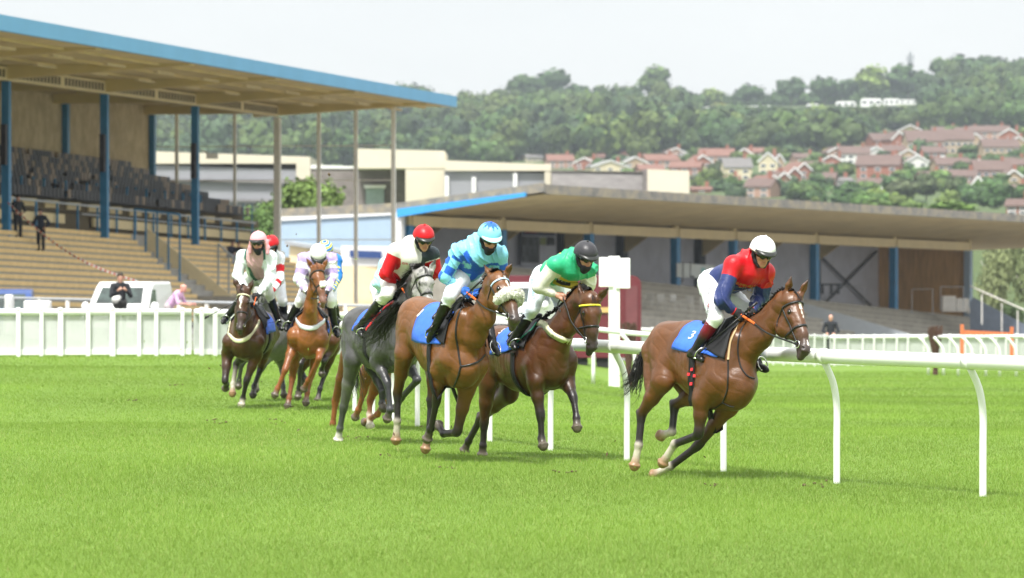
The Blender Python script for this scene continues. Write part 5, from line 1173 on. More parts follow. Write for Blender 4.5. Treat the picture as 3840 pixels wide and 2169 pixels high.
if ONLY != 'h':
    # the wood: one mass of crowns
    r = np.random.RandomState(3); VV = []; QQ = []; CCc = []; nb = 0
    def house_zone(a, y):
        return (a > 1260 and y > np.interp(a, [1260, 1560, 1760, 1900, 2130, 2200, 2576], [402, 402, 388, 388, 378, 338, 322]))
    for row, yy in enumerate(np.linspace(198, 425, 21)):
        for a in np.arange(330, 2640, 30):
            ax_ = a + r.normal() * 10; y_ = yy + r.normal() * 5; rid = np.interp(ax_, RX, RY)
            if y_ < rid - 2 or house_zone(ax_, y_ - 6) or (ax_ < 1250 and y_ > 425): continue
            cz_ = 1745 < ax_ < 2320
            if cz_ and rid + 2 < y_ < rid + 20: continue
            q = on_hill(ax_, y_); s = q[1] / 1900; w = (11 + 12 * r.rand() ** 1.4) * (1.25 - .45 * s); h = w * (.75 + .3 * r.rand()); h = (min(h, max(3.0, (y_ - 268) * q[1] / 10500)) if y_ > rid + 2 else 6.5) if cz_ else h; q[1] += 30 if cz_ and y_ < rid + 2 else 0; V, Q, C = PROTO[r.randint(7)]
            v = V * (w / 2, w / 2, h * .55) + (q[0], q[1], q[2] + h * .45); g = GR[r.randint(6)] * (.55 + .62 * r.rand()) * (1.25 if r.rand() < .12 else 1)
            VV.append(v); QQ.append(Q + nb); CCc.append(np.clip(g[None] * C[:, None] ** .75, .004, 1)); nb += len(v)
    for a in np.arange(1735, 2330, 13):
        q = on_hill(a, float(np.interp(a, RX, RY)) + 3); q[1] += 14; w = 11 + 6 * r.rand(); h = 7 + 4 * r.rand(); V, Q, C = PROTO[r.randint(7)]
        v = V * (w / 2, w / 2, h * .6) + (q[0], q[1], q[2] + h * .35); g = GR[r.randint(2)] * (.7 + .5 * r.rand()); VV.append(v); QQ.append(Q + nb); CCc.append(np.clip(g[None] * C[:, None] ** .75, .004, 1)); nb += len(v)
    setp(mesh_obj('woodland', np.concatenate(VV), np.concatenate(QQ), M_leaf, None, False, np.concatenate(CCc)), 'dense broadleaf wood covering the hillside behind the stands', 'wood', kind='stuff')
 
    # single trees along the ridge
    rid = [(1045, 248, 50, 44, 'round crown poking up over the blue roof edge', 4), (1312, 236, 70, 58, 'mid-green tree left of the highest dome on the left ridge', 0), (1392, 232, 95, 62, 'tall domed tree, highest of the left ridge', 1), (1455, 240, 60, 34, 'low tree just right of the tall domed one', 4),
           (1650, 236, 72, 60, 'round tree with sky showing through, middle of the ridge', 2), (1707, 243, 50, 30, 'low dark tree right of the see-through ridge tree', 1), (1795, 244, 44, 26, 'low yellow-green tree above the left caravans', 5), (1882, 242, 46, 38, 'small dark dome-shaped tree on the ridge', 1),
           (1990, 240, 62, 54, 'tree with gaps in its crown above the middle caravans', 4), (2075, 238, 60, 52, 'dark round tree left of the pale green ridge tree', 1), (2115, 238, 62, 46, 'dark spreading tree touching the pale green one', 4), (2193, 232, 72, 58, 'pale green bushy tree on the ridge', 5),
           (2285, 226, 88, 66, 'broad dark tree under the mast', 1), (2375, 205, 70, 60, 'dark tree left of the hilltop clump', 0), (2425, 195, 88, 62, 'tallest hilltop tree on the right', 1), (2490, 190, 100, 56, 'dark hilltop tree right of the tallest one', 4), (2555, 188, 80, 50, 'hilltop tree at the right edge of the view', 0)]
    for k, (x, y, w, h, lb, gi) in enumerate(rid):
        rb_ = float(np.interp(x, RX, RY)) - 4; q = on_hill(x, rb_ + 8); s = q[1] / 10500; h = h + rb_ - y; tree(lb, q, h * s * 1.12, w * s * 1.45, GR[gi] * (1.0 if gi != 5 else 1.4), k, 'trees along the ridge', trunk=True)
    # trees between the houses and nearer
    mid = [(1812, 268 + 26, 70, 40, 'large yellow-green crown below the left caravans', (.16, .17, .035)), (1628, 398, 44, 50, 'tapered olive tree left of the first red roofs', (.085, .13, .03)), (1470, 392, 26, 40, 'dark pointed tree at the wood edge', (.05, .09, .03)),
           (1802, 450, 42, 48, 'round dark tree in front of the red roofs', (.055, .085, .03)), (1252, 402, 18, 22, 'small orange-yellow shrub at the wood edge', (.24, .20, .03)), (1965, 402, 90, 34, 'broad green tree behind the cream gables', (.08, .12, .035)),
           (2083, 398, 34, 28, 'bright yellow-green shrub among the houses', (.25, .24, .03)), (2150, 352, 110, 46, 'large olive tree above the white houses', (.09, .13, .04)), (2410, 372, 50, 34, 'pale green shrub between the upper houses', (.14, .17, .07)),
           (2055, 495, 60, 58, 'dark green tree left of the large brown roof', (.055, .10, .035)), (2145, 512, 100, 56, 'dense dark tree above the low stand roof', (.05, .10, .03)), (2215, 470, 56, 34, 'small dark tree below the brown roof', (.05, .09, .03)),
           (2265, 520, 80, 80, 'grey-green willow in the middle of the houses', (.10, .125, .06)), (2330, 520, 90, 96, 'tall grey-green tree below the gabled white house', (.09, .12, .055)), (2400, 515, 60, 80, 'grey-green tree left of the brick terrace', (.085, .12, .05)),
           (2470, 508, 46, 60, 'fresh green tree beside the right-hand houses', (.08, .15, .035)), (2535, 522, 60, 54, 'grey-green tree at the right edge above the roof', (.08, .12, .05)), (2205, 535, 70, 40, 'light green shrub just above the stand roof', (.11, .18, .045)),
           (2295, 540, 70, 36, 'pale green bush above the stand roof', (.13, .20, .05)), (2400, 545, 110, 44, 'bright green bush above the right stand roof', (.13, .22, .04)), (1860, 480, 60, 30, 'green bush below the cream house', (.08, .15, .035)), (1760, 470, 56, 30, 'dark purple-leaved bush beside the cream box', (.06, .055, .05)),
           (2560, 420, 40, 36, 'dark tree at the right edge between the houses', (.04, .08, .03)), (2325, 415, 30, 30, 'small dark tree between white gables', (.035, .06, .03)), (1990, 470, 50, 30, 'hedge-like tree beside the brick terrace', (.07, .11, .035))]
    for k, (x, y, w, h, lb, c) in enumerate(mid):
        q = on_hill(x, y); s = q[1] / 10500; tree(lb, q, h * s, w * s, np.array(c) * 1.0, k + 2, 'trees among the houses', trunk=h > 40)
    # gardens and hedges between the houses
    VV = []; QQ = []; CCc = []; nb = 0
    for k in range(230):
        a = 1280 + 1320 * r.rand(); y_ = np.interp(a, [1260, 1560, 1900, 2130, 2200, 2576], [405, 405, 395, 385, 345, 330]) + (545 - 350) * r.rand() ** .8
        if y_ > np.interp(a, [1280, 1740, 2576], [440, 500, 560]): continue
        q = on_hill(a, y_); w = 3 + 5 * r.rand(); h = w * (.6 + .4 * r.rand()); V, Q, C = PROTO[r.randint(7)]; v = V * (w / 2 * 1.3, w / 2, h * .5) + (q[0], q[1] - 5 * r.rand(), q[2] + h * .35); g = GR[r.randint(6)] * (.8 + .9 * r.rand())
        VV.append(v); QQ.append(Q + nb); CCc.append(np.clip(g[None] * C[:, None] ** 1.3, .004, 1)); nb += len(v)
    setp(mesh_obj('garden_hedges', np.concatenate(VV), np.concatenate(QQ), M_leaf, None, False, np.concatenate(CCc)), 'hedges and garden shrubs scattered between the hillside houses', 'shrubs', kind='stuff')
    # mast on the ridge
    q = on_hill(2290, 228); s = q[1] / 10500; mb = MB(); hm_ = 118 * s; M_mast = mat('galvanised mast', (.22, .24, .26), rough=.5)
    for a, b in ((-1, -1), (1, -1), (1, 1), (-1, 1)): mb.tube([q + (a * .9, b * .9, 0), q + (a * .35, b * .35, hm_)], .42, 5)
    for i in range(14):
        z0 = hm_ * i / 14; z1 = hm_ * (i + 1) / 14; w0 = .9 - .55 * i / 14; w1 = .9 - .55 * (i + 1) / 14
        mb.tube([q + (-w0, -w0, z0), q + (w1, -w1, z1)], .07, 4); mb.tube([q + (w0, w0, z0), q + (-w1, w1, z1)], .07, 4)
    root = thing('radio_mast', 'thin grey lattice mast rising above the ridge trees', 'mast', q); mb.build('lattice', M_mast, root)
    for i, (dx, dz) in enumerate(((-1.8, .93), (1.8, .95), (0, 1.02), (-1.4, .84), (1.5, .82))):
        mb = MB(); mb.abox(q[0] + dx - .25, q[0] + dx + .25, q[1] - .3, q[1] + .3, q[2] + hm_ * dz - 2.2, q[2] + hm_ * dz + .6); mb.tube([q + (0, 0, hm_ * dz - 1), q + (dx, 0, hm_ * dz - 1)], .1, 5); mb.build('antenna', M_mast, root)
# ============================================================ houses on the slope, caravans, works buildings
def wallm(n, c): return mat(n, c, rough=.85, var=.10, scale=.6)
HW = dict(brick=wallm('red brick wall', (0.272, 0.104, 0.068)), tan=wallm('buff brick wall', (0.368, 0.272, 0.176)), cream=wallm('cream render', (0.560, 0.496, 0.336)), white=wallm('white render', (0.624, 0.616, 0.592)), pink=wallm('pale brick wall', (0.360, 0.216, 0.160)))
HR = dict(red=wallm('red tiles', (0.160, 0.088, 0.072)), brown=wallm('brown tiles', (0.128, 0.084, 0.072)), grey=wallm('grey slates', (0.152, 0.144, 0.140)), terra=wallm('terracotta tiles', (0.188, 0.096, 0.074)))
M_win = mat('window glass', (.05, .06, .07), rough=.15, var=0, spec=.8); M_trim = mat('white trim', (.78, .78, .78), rough=.6, var=.03)
def house(label, x, y, wpx, hpx, wall, roof, style='eaves', yaw=0, wins=3, d=None):
    """x,y preview pixel of the base centre; wpx,hpx overall size in preview pixels"""
    p = on_hill(x, y) if d is None else D(x, y, d); s = p[1] / 10500; W = wpx * s * 1.02; Ht = hpx * s * 1.02; dep = 8.0 + W * .1
    root = thing('house', label, 'house', p, 'houses on the slope'); a = math.radians(yaw); e1 = np.array([math.cos(a), math.sin(a), 0]); e2 = np.array([-math.sin(a), math.cos(a), 0]); z = np.array([0, 0, 1.0])
    hw = Ht * (.56 if style == 'eaves' else .58); b = np.array(p) - z * 2.5
    mb = MB(); L = W / 2; mb.box(b + e2 * dep / 2 + z * (hw + 2.5) / 2, e1 * L, e2 * dep / 2, z * (hw + 2.5) / 2)
    t = np.array(p) + z * hw
    rb = MB(); o = .35
    if style == 'eaves':      # ridge across the view
        r0 = t + e2 * dep / 2 + z * (Ht - hw)
        for sgn, ey in ((-1, -o), (1, dep + o)):
            q = [t + e1 * -(L + o) + e2 * ey - z * .1, t + e1 * (L + o) + e2 * ey - z * .1, r0 + e1 * (L + o), r0 - e1 * (L + o)]
            rb.prism(q, z * .25)
        for sg in (-1, 1): mb.prism([t + e1 * sg * (L - .02), t + e1 * sg * (L - .02) + e2 * dep, r0 + e1 * sg * (L - .02)], -e1 * sg * .2)
    else:                     # gable to the viewer
        r0 = t + z * (Ht - hw); r1 = r0 + e2 * dep
        for sg in (-1, 1): rb.prism([t + e1 * sg * (L + o) - e2 * o - z * .15, t + e1 * sg * (L + o) + e2 * (dep + o) - z * .15, r1 + e2 * o, r0 - e2 * o], z * .25)
        mb.prism([t - e1 * L, t + e1 * L, r0], e2 * .3)
    mb.build('wall', HW[wall], root); ro = rb.build('roof', HR[roof], root)
    if style != 'eaves':
        tb = MB()
        for sg in (-1, 1): tb.beam(t + e1 * sg * (L + o) - e2 * (o + .05) - z * .1, r0 - e2 * (o + .05) + z * .05, .12, .35)
        tb.build('bargeboard', M_trim, ro)
    if wpx > 40:
        cb = MB(); c = (t + e2 * dep / 2 + e1 * L * .62 + z * (Ht - hw) * .9); cb.box(c + z * .5, e1 * .45, e2 * .35, z * 1.1); cb.build('chimney', HW['brick'], ro)
    nw = max(wins, 1)
    for fl in ((.22, .70) if hpx > 24 else (.5,)):
        for i in range(nw):
            c = np.array(p) + e1 * (-L + W * (i + .5) / nw) + z * hw * fl - e2 * .04; fw = min(.65, W / nw * .3); fh = hw * .11
            f = MB(); f.box(c, e1 * (fw + .12), e2 * .05, z * (fh + .12)); g = MB(); g.box(c - e2 * .06, e1 * fw, e2 * .03, z * fh); fo = f.build('window', M_trim, root); g.build('pane', M_win, fo)
    return root
if ONLY != 'h':
    HL = [('red-roofed gabled house left of the works dome at the wood edge', 1300, 405, 36, 20, 'pink', 'grey', 'gable', 10, 2),
     ('low grey-roofed house at the far left of the estate', 1345, 408, 40, 18, 'cream', 'grey', 'eaves', 5, 3), ('red-roofed house first behind the cream works frame', 1412, 425, 64, 34, 'pink', 'terra', 'eaves', 8, 3),
     ('red-roofed house with small gable, left of the grey gable', 1470, 428, 52, 30, 'brick', 'terra', 'gable', -15, 2), ('grey-roofed cream gable above the dark works wall', 1535, 442, 92, 36, 'cream', 'grey', 'gable', 12, 3), ('small red roof behind the grey gable', 1500, 408, 40, 20, 'brick', 'red', 'eaves', 0, 2),
     ('grey gabled house above the cream box', 1598, 430, 58, 34, 'tan', 'grey', 'gable', 10, 2), ('red-roofed house left of the round dark tree', 1668, 424, 82, 34, 'pink', 'terra', 'eaves', 12, 4), ('second red roof, in front and right of the first', 1722, 442, 76, 34, 'brick', 'terra', 'eaves', -10, 3),
     ('grey-roofed house behind the red roofs', 1740, 412, 50, 26, 'tan', 'grey', 'eaves', 5, 3), ('long red-roofed house with gable, top of the left estate', 1800, 418, 84, 42, 'pink', 'terra', 'eaves', -8, 4), ('red gable facing down the slope behind the round dark tree', 1768, 432, 46, 40, 'brick', 'terra', 'gable', 15, 2), ('red gable beside the pale yellow house', 1872, 410, 44, 34, 'brick', 'terra', 'gable', -10, 2),
     ('pale yellow house with grey roof behind the round tree', 1858, 454, 68, 54, 'cream', 'grey', 'eaves', 6, 2), ('cream house with twin gables', 1932, 440, 46, 54, 'cream', 'grey', 'gable', -6, 2), ('narrow cream and brick house right of the twin gables', 1960, 436, 26, 46, 'tan', 'brown', 'gable', 18, 1),
     ('brick terrace end house stepping down the slope', 1945, 488, 44, 44, 'brick', 'terra', 'gable', 25, 1), ('second brick terrace house of the stepped row', 1972, 480, 42, 44, 'brick', 'brown', 'gable', 25, 1), ('third brick terrace house of the stepped row', 1998, 468, 40, 44, 'brick', 'terra', 'gable', 25, 1), ('brown-roofed house at the foot of the stepped row', 1905, 498, 66, 46, 'pink', 'brown', 'eaves', -20, 2),
     ('small white house among trees', 2055, 436, 50, 28, 'white', 'brown', 'eaves', 6, 2), ('dark red brick gable with white window', 2092, 430, 56, 38, 'brick', 'brown', 'gable', -8, 1), ('white house pair with grey-brown roof', 2150, 412, 74, 42, 'white', 'brown', 'eaves', 0, 4), ('white house right of the white pair', 2205, 408, 46, 38, 'white', 'grey', 'gable', 6, 2),
     ('house with very large plain brown roof', 2208, 450, 106, 58, 'brick', 'brown', 'eaves', -12, 3), ('white bargeboard gable on the large brown roof', 2250, 440, 44, 50, 'pink', 'brown', 'gable', 10, 1), ('brick house at the top left of the right estate', 2222, 378, 52, 40, 'brick', 'brown', 'eaves', 15, 2), ('brick gable beside the long buff terrace', 2262, 380, 40, 46, 'brick', 'brown', 'gable', 18, 1),
     ('long buff terrace with many windows', 2330, 392, 92, 62, 'tan', 'brown', 'eaves', 6, 8), ('brown roof with white gable above the buff terrace', 2290, 350, 60, 34, 'tan', 'brown', 'gable', -4, 2), ('buff terrace right of the long one', 2412, 388, 76, 60, 'tan', 'brown', 'eaves', 4, 5), ('brown-roofed house behind the buff terraces', 2380, 345, 66, 24, 'tan', 'brown', 'eaves', 0, 3),
     ('grey-brown roof high on the right', 2490, 352, 96, 34, 'pink', 'brown', 'eaves', -6, 4), ('house with dark gable below the high right roof', 2455, 382, 40, 44, 'tan', 'brown', 'gable', -16, 2), ('buff house with white garage doors at the right', 2520, 398, 90, 46, 'tan', 'brown', 'eaves', 4, 5), ('white gabled house in front of the buff terrace', 2308, 432, 54, 40, 'white', 'brown', 'gable', 4, 2),
     ('brown-roofed house right of the white gable', 2400, 440, 84, 42, 'tan', 'brown', 'eaves', 8, 4), ('brick gable between brown roofs', 2372, 428, 34, 34, 'brick', 'brown', 'gable', -10, 1), ('brick house with row of white windows at lower right', 2500, 462, 92, 56, 'brick', 'brown', 'eaves', 4, 5), ('gabled brown roof left of the row of white windows', 2462, 440, 46, 36, 'pink', 'brown', 'gable', 12, 1),
     ('white end wall under trees at lower right', 2460, 495, 26, 50, 'white', 'brown', 'gable', 0, 1), ('dark-roofed house above the stand roof at the right edge', 2552, 505, 66, 38, 'pink', 'brown', 'eaves', -8, 3), ('brown roof touching the stand roof at the right edge', 2560, 540, 56, 36, 'brick', 'brown', 'eaves', -12, 2), ('low white building left of the large brown roof', 2120, 468, 56, 20, 'white', 'grey', 'eaves', 10, 4), ('low red roof behind the cream box', 1765, 486, 48, 14, 'brick', 'terra', 'eaves', 0, 1)]
    HL += [('pale roof ridge just above the cream works frame', 1385, 398, 50, 20, 'pink', 'terra', 'eaves', 6, 3), ('red gable between the two left red roofs', 1440, 402, 34, 24, 'brick', 'terra', 'gable', -8, 1), ('dull red roof left of the grey gabled house', 1575, 402, 50, 22, 'pink', 'terra', 'eaves', -6, 3), ('red roof tucked behind the cream box', 1640, 446, 60, 30, 'brick', 'terra', 'eaves', 8, 3),
     ('brown gable above the long red-roofed house', 1700, 400, 46, 26, 'pink', 'brown', 'gable', 10, 1), ('low red roof between the round tree and pale yellow house', 1832, 470, 52, 26, 'brick', 'terra', 'eaves', -6, 2), ('red roof right behind the pale yellow house', 1902, 398, 40, 24, 'pink', 'terra', 'eaves', 0, 2), ('brown roof behind the small white house', 2028, 412, 54, 24, 'pink', 'brown', 'eaves', 8, 2),
     ('fourth terrace house, highest of the stepped row', 2022, 452, 40, 40, 'brick', 'terra', 'gable', 25, 1), ('brick house below the small white house', 2070, 470, 58, 34, 'brick', 'brown', 'eaves', -10, 2), ('brown hipped roof left of the white pair', 2105, 400, 44, 28, 'pink', 'brown', 'gable', 12, 1), ('brown roof linking the white houses and the long terrace', 2250, 402, 60, 34, 'tan', 'brown', 'eaves', 5, 3),
     ('buff house half hidden left of the small dark tree', 2285, 412, 50, 34, 'tan', 'brown', 'gable', -6, 1), ('brick pair behind the white gabled house', 2352, 404, 56, 34, 'brick', 'brown', 'eaves', 4, 3), ('mauve roof above the right brown roofs', 2440, 350, 64, 28, 'pink', 'brown', 'eaves', 6, 3), ('brick gable right of the high mauve roof', 2540, 362, 50, 36, 'brick', 'brown', 'gable', -10, 1),
     ('buff terrace end behind the garage doors', 2562, 388, 50, 42, 'tan', 'brown', 'gable', 8, 1), ('brown roof below the brown-roofed pair', 2420, 466, 70, 36, 'pink', 'brown', 'eaves', -6, 3), ('brick house among grey-green trees', 2350, 470, 56, 36, 'brick', 'brown', 'eaves', 10, 2), ('white-walled house under the large brown roof', 2190, 480, 60, 30, 'white', 'brown', 'eaves', -4, 3), ('brick house at the right edge below the garages', 2556, 440, 60, 42, 'brick', 'brown', 'eaves', 0, 2), ('pale gable beside the row of white windows', 2550, 470, 44, 40, 'tan', 'brown', 'gable', 8, 1)]
    for h_ in HL: house(*h_[:3], h_[3], h_[4], *h_[5:])
    for k, (x, y, w, h, lb) in enumerate([(1774, 262, 26, 12, 'white domed caravan, alone at the left'), (1888, 258, 50, 11, 'long low white caravan left of the middle trees'), (1928, 262, 26, 12, 'short white caravan beside the long low one'), (2045, 254, 30, 13, 'white caravan half behind the round tree'), (2128, 256, 50, 18, 'white caravan right of the round green tree'), (2192, 258, 52, 24, 'grey-windowed caravan, biggest of the row'), (2243, 258, 40, 20, 'white caravan right of the biggest one'), (2285, 260, 44, 14, 'low white caravan at the right end of the row')]):
        p = on_hill(x, float(np.interp(x, RX, RY)) + 12); s = p[1] / 10500; root = thing('caravan', lb, 'caravan', p, 'static caravans along the ridge'); mb = MB(); W = w * s; Hh_ = h * s
        mb.prism([p + (-W / 2, 0, .4), p + (W / 2, 0, .4), p + (W / 2, 0, Hh_ * .8), p + (W * .42, 0, Hh_), p + (-W * .42, 0, Hh_), p + (-W / 2, 0, Hh_ * .8)], (0, 3.2, 0)); mb.build('body', M_trim, root)
        for i in range(3): mb = MB(); cx = p[0] - W / 2 + W * (i + .5) / 3; mb.abox(cx - W * .1, cx + W * .1, p[1] - .06, p[1] - .01, p[2] + Hh_ * .45, p[2] + Hh_ * .72); mb.build('window', M_win, root)
    # works buildings behind the stands
    M_crm = mat('cream cladding', (.60, .55, .44), rough=.7, var=.05, scale=.3); M_gp = mat('grey cladding', (.27, .275, .30), rough=.6, var=.05, scale=.3); M_db = mat('weathered brick', (.20, .175, .17), rough=.9, var=.25, scale=.8, stretch=(1, 1, 3)); M_dw = mat('grey brown brick', (.30, .28, .28), rough=.9, var=.2, scale=.8, stretch=(1, 1, 4))
    def fbox(mb, x0, x1, y0, y1, d, dep, y0r=None, m=0):
        d *= 1.5; dep *= 1.5
        a, b = D(x0, y0, d), D(x1, y0 if y0r is None else y0r, d); zb = D(x0, y1, d)[2]
        mb.prism([(a[0], d, zb), (b[0], d, zb), (b[0], d, b[2]), (a[0], d, a[2])], (0, dep, 0), m)
    r = thing('works_building', 'long cream-topped works building seen through the grandstand end', 'building', D(580, 640, 300)); mb = MB(); fbox(mb, 250, 780, 412, 640, 300.3, 20, 428); mb.build('wall', M_gp, r)
    mb = MB(); fbox(mb, 250, 780, 376, 412, 300, 20.5, 396 - 1); fbox(mb, 745, 780, 395, 470, 299.8, 2, 395); mb.build('parapet', M_crm, r)
    mb = MB(); fbox(mb, 250, 745, 450, 453, 299.9, .3, 462); fbox(mb, 250, 745, 500, 503, 299.9, .3, 508); mb.build('cladding_rail', M_dw, r)
    r = thing('brick_store', 'dark weathered brick building with small green shutter', 'building', D(900, 640, 285)); mb = MB(); fbox(mb, 782, 1020, 424, 640, 285, 12, 428); mb.build('wall', M_db, r); mb = MB(); fbox(mb, 782, 1020, 415, 424.5, 284.9, 12.3, 424); mb.build('roof', M_trim, r)
    mb = MB(); fbox(mb, 920, 966, 474, 520, 284.6, .3); mb.build('shutter', mat('green grey shutter', (.30, .38, .38), rough=.6), r); mb = MB(); fbox(mb, 916, 970, 466, 474, 284.2, .8); mb.build('hood', M_trim, r)
    r = thing('cream_tower', 'tall plain cream block, highest of the works', 'building', D(1000, 640, 280)); mb = MB(); fbox(mb, 893, 1119, 374, 424, 280, 14, 380); fbox(mb, 1020, 1118, 424, 640, 280.05, 13, 424); mb.build('wall', M_crm, r)
    r = thing('framed_works', 'cream-framed works building with grey panels and white pilasters', 'building', D(1250, 640, 276)); mb = MB(); fbox(mb, 1119, 1370, 430, 640, 276.4, 14, 436); mb.build('wall', M_gp, r); mb = MB(); fbox(mb, 1119, 1386, 404, 430, 276, 14.4, 414); fbox(mb, 1370, 1386, 413, 640, 276.05, 14); mb.build('frame', M_crm, r)
    for x, y in ((1119, 443), (1187, 446), (1291, 436)): mb = MB(); fbox(mb, x, x + 10, y, 640, 276.1, .25); mb.build('pilaster', M_trim, r)
    r = thing('brick_range', 'low grey-brown brick building right of the cream frame', 'building', D(1500, 640, 274)); mb = MB(); fbox(mb, 1388, 1622, 431, 640, 274, 12, 438); mb.build('wall', M_dw, r); mb = MB(); fbox(mb, 1388, 1622, 428.5, 431.5, 273.9, 12.2, 435); mb.build('coping', M_db, r)
    r = thing('cream_block', 'small cream box building behind the low stand roof', 'building', D(1680, 640, 270)); mb = MB(); fbox(mb, 1624, 1734, 426, 640, 270, 9, 430); mb.build('wall', M_crm, r); mb = MB(); fbox(mb, 1622, 1628, 426, 640, 269.95, 9); mb.build('dark_edge', M_db, r)
    q = D(748, 640, 263); tree('broad yellow-green tree behind the end screen of the tall stand', (q[0], 263, q[2] - .5), 5.9, 5.0, (.13, .20, .05), 2)
    q = D(660, 640, 256); tree('lower bushy tree left of the broad yellow-green one', (q[0], 256, q[2] - 1), 4.0, 3.2, (.10, .17, .05), 4)
    q = D(835, 640, 254); tree('low spreading tree right of the broad yellow-green one', (q[0], 254, q[2] - 1), 4.6, 3.8, (.11, .17, .045), 5)
    for k, (x, y, w, h, d, c, lb) in enumerate([(2500, 840, 110, 235, 352, (.20, .235, .105), 'drooping silver birch at the right end of the low stand'), (2585, 840, 120, 300, 358, (.17, .21, .09), 'second drooping birch at the right edge')]):
        q = D(x, y, d); s = d / 10500; tree(lb, q, h * s, w * s, c, k + 3, tm=M_pale)
    q = D(2540, 860, 372); tree('dark green bush filling the gap under the birches', q, 120 * 312 / 10500, 190 * 312 / 10500, (.07, .11, .04), 1)
# ============================================================ tall grandstand
M_blue = mat('blue painted steel', (.025, .19, .40), rough=.4, var=.12, scale=2); M_lbl = mat('light blue fascia', (.12, .37, .60), rough=.5, var=.06, scale=.6); M_sof = mat('tan soffit boards', (.66, .51, .23), rough=.8, var=.12, scale=.5)
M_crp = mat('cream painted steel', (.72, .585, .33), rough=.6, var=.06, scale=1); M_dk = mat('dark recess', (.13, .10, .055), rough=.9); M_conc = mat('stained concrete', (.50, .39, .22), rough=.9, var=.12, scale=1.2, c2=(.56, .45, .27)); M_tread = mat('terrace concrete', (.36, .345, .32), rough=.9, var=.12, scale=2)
M_nose = mat('yellow painted riser', (.78, .56, .26), rough=.7, var=.10, scale=2); M_seat = mat('dark plastic seat', (.02, .018, .024), rough=.5, var=.3, scale=3); M_seatb = mat('brown plastic seat', (.24, .17, .11), rough=.5, var=.2, scale=3); M_gsteel = mat('grey painted steel', (.84, .81, .76), rough=.5, var=.08); M_gal = mat('galvanised rail', (.36, .38, .40), rough=.45, var=.08)
M_crw = mat('cream rendered wall', (.84, .70, .44), rough=.8, var=.06)
def S1(t, s, z): return np.array([-21.2 + .21 * t + s, 175 + t - .21 * s, z])
def q1(mb, t0, t1, s0, s1, z0, z1, tilt=0, m=0):
    c = lambda t, s, z: S1(t, s, z - tilt * t)
    vs = [c(t0, s0, z0), c(t1, s0, z0), c(t1, s1, z0), c(t0, s1, z0), c(t0, s0, z1), c(t1, s0, z1), c(t1, s1, z1), c(t0, s1, z1)]
    mb.add(vs, [(0, 3, 2, 1), (4, 5, 6, 7), (0, 1, 5, 4), (1, 2, 6, 5), (2, 3, 7, 6), (3, 0, 4, 7)], m)
